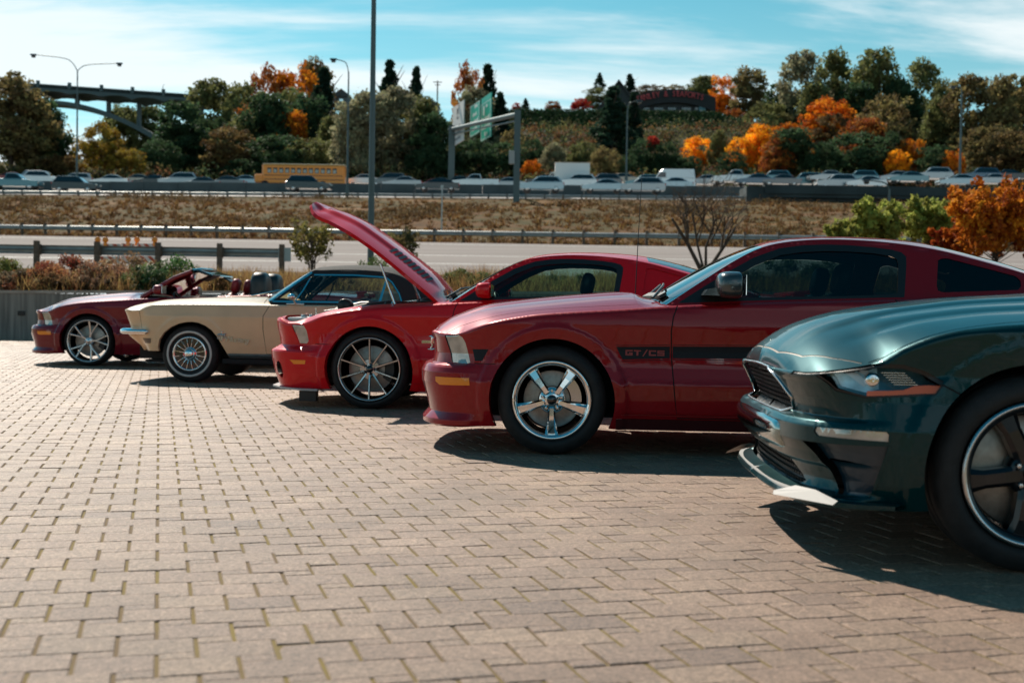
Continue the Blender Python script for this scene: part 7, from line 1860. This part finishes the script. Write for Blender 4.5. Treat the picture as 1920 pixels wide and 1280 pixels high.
skin('rocker_trim', g['rocker_trim'], M['chrome'], cr, off=.006); skin('rocker_panel', g['rocker_dark'], mat('rocker_grey', (.03, .04, .045), .5), cr, off=-.004)
hs = [(x, float(np.interp(x, cb.ex, cb.ey)) - .12) for x in np.linspace(-.70, .80, 20)]
hood = [(-1, 0), (-1, .5), (-.76, .62)] + hs + [(.82, .55), (.76, .3), (.735, 0)]
cowl = [(.735, -.01), (.76, .3), (.82, .55), (.84, .76), (.90, .77), (.88, .55), (.83, .3), (.80, -.01)]
d = cb.deck(-1, .95, [(.90, .70), (.86, .4), (.82, .02), (.82, 0)], [('cowl', resample(cowl, .03)), ('hood', resample(hood, .03)), ('seam', ribbon(resample(hs, .04, False), .006))])
skin('fender_top', d['body'], P_CR, cr); skin_sym('hood', d['hood'], P_CR, cr); skin('panel_gap', d['seam'], M['dark'], cr, off=-.003)
if 'cowl' in d: skin_sym('cowl', d['cowl'], P_CR, cr, off=-.006)
rd = cb.deck(2.86, 3.77, [(3.76, 0)], [], front_line=[(2.80, 0)]); skin_sym('trunk_lid', rd['body'], P_CR, cr)
b = MB()   # chrome bumper blade wrapping round the front corners
for sg in (1,):
    ln = [(-.905, 0), (-.90, .35), (-.875, .58), (-.825, .745), (-.755, .835), (-.66, .878), (-.50, .902), (-.44, .900)]
    ln = catmull(ln, 8); ln = np.vstack([ln[:0:-1] * np.array([1, -1]), ln]); V = []
    for i, (x, y) in enumerate(ln):
        f = min(1, min(i, len(ln) - 1 - i) / 8 + .25)
        for dx, dz in ((.06, .034 * f), (.018, .030 * f), (-.004, .012 * f), (-.004, -.014 * f), (.014, -.030 * f), (.06, -.034 * f)):
            tx, ty = (ln[min(i + 1, len(ln) - 1)] - ln[max(i - 1, 0)]); L = math.hypot(tx, ty)
            V.append((x + dx * ty / L, sg * (y - dx * tx / L), .568 + dz))
    n = len(ln); F = [(i * 6 + k, i * 6 + k + 1, (i + 1) * 6 + k + 1, (i + 1) * 6 + k) for i in range(n - 1) for k in range(5)] + [tuple(range((n - 1) * 6, n * 6)), tuple(range(6))]
    b.add(V, F, True)
b.build('front_bumper', M['chrome'], cr)
CC = dict(E=[(.905, .93), (1.12, 1.10), (1.345, 1.276), (1.46, 1.292), (1.65, 1.300), (1.85, 1.302), (2.10, 1.290), (2.30, 1.262), (2.45, 1.20), (2.60, 1.09), (2.78, .965)],
          C=[(.79, .975), (1.05, 1.16), (1.315, 1.318), (1.46, 1.350), (1.65, 1.366), (1.85, 1.372), (2.10, 1.360), (2.30, 1.335), (2.48, 1.27), (2.70, 1.13), (2.95, .99)],
          ybelt=([.9, 2.8], [.80, .80]), tumble=.40, x_header=1.335, x_rear=2.46, rshape=3.0)
CC['side_regions'] = [('body_frame', [(9, 9), (9.1, 9), (9.1, 9.1)]),
    ('frame', [(.94, .935), (1.15, 1.09), (1.375, 1.262), (1.40, 1.232), (1.85, 1.245), (2.21, 1.225), (2.30, 1.17), (2.40, 1.04), (2.44, .935)]),
    ('glass', [(1.00, .950), (1.19, 1.085), (1.385, 1.235), (1.85, 1.232), (2.195, 1.212), (2.27, 1.155), (2.37, 1.03), (2.40, .950)]),
    ('chrome', ribbon([(.945, .930), (2.43, .934)], .016)), ('chrome', ribbon([(.925, .945), (1.16, 1.125), (1.355, 1.268)], .030)),
    ('chrome', ribbon([(1.385, 1.238), (1.85, 1.240), (2.205, 1.220)], .016)),
    ('chrome', ribbon([(1.20, .935), (1.275, 1.05), (1.345, 1.195)], .015)), ('chrome', ribbon([(2.165, .945), (2.225, 1.212)], .026)),
    ('chrome', ribbon([(2.205, 1.222), (2.285, 1.165), (2.375, 1.04), (2.415, .94)], .014))]
cabin(cb, CC, M['soft_top'], dict(glass=M['glass_clear'], roof_mat=M['soft_top'], rear_mat=M['soft_top'], belt_mat=P_CR))
interior(cr, seat_m=M['black_leather'], seat_x=1.50, seat_z=.20, hr=False, dash=(.85, 1.08, .91), wheel=(1.26, -.36, .93))
b = MB(); b.ellipsoid((1.22, 0, 1.20), (.02, .11, .035)); b.tube([(1.24, 0, 1.20), (1.26, 0, 1.27)], .008); b.build('rear_view_mirror', M['black'], cr)
b = MB(); b.ellipsoid((1.20, -.93, .985), (.05, .055, .035), 12, 8); b.tube([(1.23, -.84, .90), (1.21, -.91, .96)], .012); b.tube([(1.12, -.84, .905), (1.32, -.84, .905)], .010); b.build('door_mirror', M['chrome'], cr)
for x in (0.015, 2.743):
    make_wheel('wheel_cover', cr, x, .845, .325, .325, .190, .19)
    make_wheel('wheel_cover', cr, x, .845, .325, .325, .190, .19, far=True)
underside(cr, -.60, 3.5, 2.743, .375, .33, .56, .84)
b = MB(); b.tube([(.62, -.5, .99), (.78, -.40, 1.03), (.90, -.30, 1.06)], .007); b.tube([(.66, .2, 1.0), (.86, .3, 1.07)], .007); b.build('wiper', M['chrome'], cr)
p = on_side(cb, .40, .535, .004); b = MB()
b.box((p.x, p.y, p.z), (.030, .006, .105), bev=.003)
b.tube([(p.x - .055, p.y - .003, p.z + .005), (p.x - .03, p.y - .006, p.z + .018), (p.x + .0, p.y - .007, p.z + .012), (p.x + .035, p.y - .006, p.z + .012), (p.x + .05, p.y - .003, p.z + .03)], [.006, .010, .012, .010, .004], 8)
for a_, c_ in (((-.03, .0), (-.05, -.035)), ((-.01, .0), (-.03, -.04)), ((.02, .0), (.035, -.035)), ((.03, .0), (.055, -.03))):
    b.tube([(p.x + a_[0], p.y - .006, p.z + a_[1] + .01), (p.x + c_[0], p.y - .005, p.z + c_[1])], .004, 6)
b.build('fender_badge', M['dark_chrome'], cr)
me = text_mesh('Mustang', .085, .42, .92, .002); me.materials.append(M['dark_chrome'])
o = link('badge_lettering', me, cr, (p.x + .175, p.y - .004, p.z - .068)); o.rotation_euler = (R(90), R(4), 0)

# ------------------------------------------------------------------ dark green coupe in the foreground
P_GR = paint('dark_green_metallic', (.0004, .034, .039), .5, .36, .05)
P_GR.node_tree.nodes['Principled BSDF'].inputs['Coat Weight'].default_value = .6
M['lamp_dark'] = mat('lamp_housing', (.06, .14, .17), .10, .2, coat=1.0, var=.6, vscale=8)
gr = car_root('dark green coupe cut off by the frame, with mesh grille and splitter tips coloured pale as sun glare', (1.904, 5.36, 0), -2, 'green_coupe')
spg = dict(
    plan=[(-.880, 0), (-.878, .22), (-.868, .42), (-.842, .60), (-.79, .745), (-.705, .85), (-.575, .915), (-.40, .945), (0, .955), (.8, .955), (2.2, .957), (2.9, .957), (3.4, .92), (3.7, .80), (3.80, .5), (3.83, 0)],
    ztop=[(-.94, .722), (-.915, .712), (-.87, .696), (-.82, .696), (-.76, .705), (-.66, .722), (-.565, .745), (-.47, .800), (-.36, .845), (-.26, .868), (-.05, .890), (.3, .903), (.8, .93), (1.8, .96), (2.7, 1.0), (3.3, 1.0), (3.84, .96)],
    dside=[(.10, -.07), (.20, -.05), (.30, -.02), (.42, .0), (.50, .004), (.60, -.020), (.70, -.030), (.80, -.008), (.86, .0), (.90, -.012), (1.0, -.03)],
    dfront=[(.10, -.04), (.212, -.04), (.225, -.012), (.245, -.02), (.262, -.085), (.30, -.095), (.345, -.085), (.36, -.06), (.40, -.045), (.44, -.022), (.50, -.020), (.52, -.035), (.535, -.095), (.60, -.070), (.66, -.040), (.69, -.016), (.71, -.004), (.73, 0)],
    drear=[(.20, -.1), (.5, 0), (1.0, -.02)],
    zc=[(-.88, .722), (-.84, .752), (-.773, .805), (-.666, .865), (-.511, .908), (-.386, .932), (-.262, .950), (-.074, .974), (.236, .996), (.6, 1.02), (.75, 1.0), (3.0, 1.05), (3.5, 1.05), (3.83, .98)],
    arches=[(0, .355, .395, .012), (2.72, .355, .395, .012)], bottom=[(-.94, .205), (-.60, .205), (-.42, .212), 'arch0', (.42, .19), (2.28, .19), 'arch1', (3.2, .22), (3.84, .28)],
    arch_low=.215, rtop=.028, crown=2.2, front_blend=(-.80, -.50), hood_bump=lambda x, y, v: .014 * (1 - smooth01(.34, .42, y)) * smooth01(-.80, -.5, x) - .012 * np.exp(-((y - .60) / .06)**2) * smooth01(-.7, -.4, x))
gb = CarBody(gr, spg); X = gb.xz
regs = [('grille', X([(0, .528), (.43, .528), (.475, .545), (.505, .585), (.40, .672), (.30, .694), (0, .700)], .02, mode='y')),
        ('lower_grille', X([(0, .262), (.60, .262), (.64, .278), (.47, .348), (0, .352)], .02, mode='y')),
        ('headlight', X([(-.765, .694), (-.66, .716), (-.56, .727), (-.475, .727), (-.40, .705), (-.338, .672), (-.362, .640), (-.60, .622), (-.715, .640)])),
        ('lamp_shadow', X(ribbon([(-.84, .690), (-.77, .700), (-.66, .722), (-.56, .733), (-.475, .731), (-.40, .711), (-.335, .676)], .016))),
        ('reflector_sky_tint', X([(-.735, .690), (-.66, .710), (-.565, .717), (-.560, .650), (-.60, .634), (-.70, .648)])), ('lamp_streak', X([(-.70, .694), (-.655, .706), (-.60, .668), (-.615, .652)])), ('lamp_streak', X([(-.635, .708), (-.60, .712), (-.575, .690), (-.585, .676)])),
        ('lamp_edge', X(ribbon([(-.765, .690), (-.715, .638), (-.60, .618), (-.362, .636), (-.334, .672)], .009))),
        ('marker_lens', X([(-.600, .622), (-.362, .640), (-.338, .672), (-.43, .664), (-.47, .648), (-.60, .640)])),
        ('running_light', X([(-.765, .500), (-.528, .498), (-.520, .488), (-.522, .462), (-.760, .466), (-.770, .480)])),
        ('brake_duct', X([(-.80, .440), (-.520, .446), (-.575, .270), (-.60, .252), (-.70, .252)])),
        ('duct_edge', X(ribbon([(-.805, .437), (-.70, .250), (-.60, .249), (-.57, .27), (-.515, .449)], .010))),
        ('arch_gap', X(ribbon([(-.34, .672), (-.20, .60)], .006))),
        ('door', X([(.80, .95), (.77, .8), (.78, .45), (.81, .24), (2.1, .24), (2.2, .45), (2.14, .98)])), ('door_seam', X(ribbon([(.80, .93), (.77, .8), (.78, .45), (.81, .24), (2.1, .24), (2.2, .45), (2.14, .98)], .007)))]
g = gb.girdle(regs)
skin('fender_panel', merge(g['body'], gb.lip()), P_GR, gr); skin('headlight', tilt_back(g['headlight'], .62, .55), M['lamp_dark'], gr, off=-.004); skin('marker_lens', tilt_back(g['marker_lens'], .62, .30), mat('salmon_lens', (.85, .17, .07), .25, coat=.6), gr)
skin('reflector_sky_tint', tilt_back(g['reflector_sky_tint'], .62, .55), mat('reflector_sky_tint', (.34, .56, .66), .35, .1, coat=1.0, var=.45, vscale=14), gr, off=-.003); skin('lamp_streak', tilt_back(g['lamp_streak'], .62, .55), mat('lamp_streak', (.62, .68, .70), .3, .2, coat=1.0), gr, off=-.002); skin('lamp_edge', g['lamp_edge'], M['black'], gr, off=-.003)  # reflector area coloured pale blue for the sky mirrored in the lens
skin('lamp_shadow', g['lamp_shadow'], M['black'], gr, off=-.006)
skin('running_light', g['running_light'], M['lamp'], gr, off=-.006); skin('brake_duct', g['brake_duct'], M['duct_blue'], gr, off=-.03); skin('duct_edge', g['duct_edge'], P_GR, gr, off=.004)
skin('door', g['door'], P_GR, gr); skin('panel_gap', merge(g['door_seam'], g['arch_gap']), M['dark'], gr, off=-.003)
skin_sym('grille', g['grille'], M['black'], gr, off=-.035); skin_sym('lower_grille', g['lower_grille'], M['black'], gr, off=-.035)
def mesh_grille(name, car, y1, zlo, zhi, pitch, poly, off):
    """a woven mesh of short bars in front of the dark opening"""
    b = MB(); P_ = np.array(poly)
    for i in range(int(y1 / pitch) + 1):
        for j in range(int((zhi - zlo) / (pitch * .62)) + 1):
            y = i * pitch + (pitch / 2 if j % 2 else 0); z = zlo + j * pitch * .62
            if not inpoly(np.array([[y, z]]), P_)[0]: continue
            q = car.s_of_y(y); p = car.P(np.array([q]), np.array([z]))[0]
            for sg in (-1, 1):
                b.box((p[0] + off, sg * p[1], p[2]), (.010, pitch * .62, .0055), rx=.42 * sg); b.box((p[0] + off + .001, sg * p[1], p[2]), (.010, pitch * .62, .0055), rx=-.42 * sg)
    o = b.build(name, M['mesh_metal'], gr); o['kind'] = 'stuff'; return o
mesh_grille('grille_mesh', gb, .52, .535, .695, .034, [(0, .53), (.43, .53), (.475, .547), (.50, .585), (.40, .668), (.30, .692), (-.01, .698)], .022)
mesh_grille('grille_mesh', gb, .66, .268, .345, .034, [(0, .264), (.60, .264), (.635, .279), (.47, .344), (-.01, .35)], .022)
tr = [(x, z) for x, z in [(0, .700), (.30, .695), (.40, .674), (.508, .585), (.478, .543), (.43, .526), (0, .526)]]
b = MB()
for sg in (-1, 1):
    ptsl = []
    for y, z in resample(tr, .03, False):
        p = gb.P(np.array([gb.s_of_y(y)]), np.array([z]))[0]; ptsl.append((p[0] - .002, sg * p[1], p[2]))
    b.tube(ptsl, .0065, 6)
b.build('grille_surround', M['silver'], gr)
hs = [(x, float(np.interp(x, gb.ex, gb.ey)) - .014 - .05 * smooth01(-.5, .3, x)) for x in np.linspace(-.58, .70, 24)]
front_cut = [(-.82, 0), (-.81, .30), (-.76, .55), (-.68, .72), (-.60, .84)]
hood = front_cut + hs + [(.70, .60), (.62, .35), (.60, 0)]
d = gb.deck(-1.2, .78, [(.76, .7), (.68, .4), (.64, .02), (.64, 0)], [('cowl', resample([(.60, -.01), (.62, .35), (.70, .60), (.72, .83), (.78, .83), (.76, .7), (.68, .4), (.64, -.01)], .03)), ('hood', resample(hood, .03)), ('seam', ribbon(resample(front_cut, .04, False), .006)), ('seam2', ribbon(resample(hs, .04, False), .006))])
skin_sym('nose_panel', d['body'], P_GR, gr); skin_sym('hood', d['hood'], P_GR, gr); skin_sym('panel_gap', d['seam'], mat('seam_pale', (.22, .17, .13), .5), gr, off=-.002); skin('panel_gap', d['seam2'], M['dark'], gr, off=-.003)
if 'cowl' in d: skin_sym('cowl', d['cowl'], M['black'], gr, off=-.01)
gc = dict(COUPE_CABIN); gc['E'] = [(x + .04, z - .02 if i else z - .01) for i, (x, z) in enumerate(COUPE_CABIN['E'])]; gc['C'] = [(x + .04, z - .02) for x, z in COUPE_CABIN['C']]
gc['side_regions'] = [('frame', [(x + .04, z - .02) for x, z in _w]), ('glass', [(x + .04, z - .02) for x, z in _g])]; gc['x_header'] = 1.35; gc['x_rear'] = 2.46
cabin(gb, gc, P_GR, dict()); interior(gr, seat_m=M['black_leather'], seat_x=1.46, seat_z=.27)
door_mirror(gr, 1.10, 1.03, .84, P_GR)
rd = gb.deck(3.2, 3.83, [(3.82, 0)], [], front_line=[(3.40, 0)]); skin_sym('trunk_lid', rd['body'], P_GR, gr)
for x in (0, 2.72):
    make_wheel('black_spoke', gr, x, .935, .355, .355, .258, .27); make_wheel('black_spoke', gr, x, .935, .355, .355, .258, .27, far=True)
underside(gr, -.72, 3.5, 2.72, .41, .35, .60, .92)
b = MB(); b.box((-.66, 0, .45), (.06, 1.1, .42)); b.build('radiator', M['dark'], gr)
# headlight internals: projector, louvres
q = on_side(gb, -.575, .680, -.026); b = MB(); b.lathe_y([(.001, -.012), (.018, -.014), (.024, -.01), (.027, 0), (.027, .03)], 20, (q.x, q.y, q.z)); b.build('projector_lamp', M['chrome'], gr)
b = MB()
for k in range(6):
    q = on_side(gb, -.50 + .008 * k, .707 - .008 * k, -.036 + .0045 * k); b.box((q.x, q.y, q.z), (.085, .004, .0022))
b.build('lamp_louvre', M['silver'], gr)
# splitter; end blades and lip coloured pale as sun glare
b = MB()
for sg in (-1, 1):
    ln = catmull([(-.840, 0), (-.838, .25), (-.825, .50), (-.79, .68), (-.75, .83), (-.63, .93), (-.50, .962)], 8); V = []
    for x, y in ln: V += [(x, sg * y, .236), (x, sg * y, .221), (x + .10, sg * max(y - .10, 0), .221), (x + .10, sg * max(y - .10, 0), .238)]
    n = len(ln); b.add(V, [(i * 4 + k, i * 4 + (k + 1) % 4, (i + 1) * 4 + (k + 1) % 4, (i + 1) * 4 + k) for i in range(n - 1) for k in range(4)])
b.build('front_splitter', P_GR, gr)
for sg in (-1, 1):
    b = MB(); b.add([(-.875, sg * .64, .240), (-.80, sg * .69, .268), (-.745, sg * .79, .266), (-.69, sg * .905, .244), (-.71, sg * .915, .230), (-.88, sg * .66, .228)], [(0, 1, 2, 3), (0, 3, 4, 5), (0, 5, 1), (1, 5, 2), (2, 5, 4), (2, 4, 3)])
    b.build('splitter_blade', M['glare_pale'], gr)
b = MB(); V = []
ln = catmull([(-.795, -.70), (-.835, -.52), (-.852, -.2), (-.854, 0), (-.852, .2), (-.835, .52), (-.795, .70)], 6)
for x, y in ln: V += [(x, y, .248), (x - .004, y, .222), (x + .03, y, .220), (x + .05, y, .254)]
n = len(ln); b.add(V, [(i * 4 + k, i * 4 + (k + 1) % 4, (i + 1) * 4 + (k + 1) % 4, (i + 1) * 4 + k) for i in range(n - 1) for k in range(4)] + [(0, 1, 2, 3), tuple(range(4 * n - 4, 4 * n))]); b.build('splitter_lip', M['glare_pale'], gr)
b = MB(); 
for sg in (-1, 1):
    ln = catmull([(-.868, 0), (-.866, .22), (-.852, .42), (-.822, .58)], 8); V = []
    for i, (x, y) in enumerate(ln):
        f = 1 - .6 * smooth01(.8, 1, i / (len(ln) - 1))
        for dx, dz in ((.06, .034), (.012, .030), (-.012, .010), (-.012, -.045), (.02, -.085), (.06, -.088)): V.append((x + dx * 1.0 + (1 - f) * .05, sg * y, .475 + dz * f))
    n = len(ln); b.add(V, [(i * 6 + k, i * 6 + k + 1, (i + 1) * 6 + k + 1, (i + 1) * 6 + k) for i in range(n - 1) for k in range(5)] + [tuple(range(6 * n - 6, 6 * n))], True)
b.build('bumper_bar', M['chrome_green'], gr)
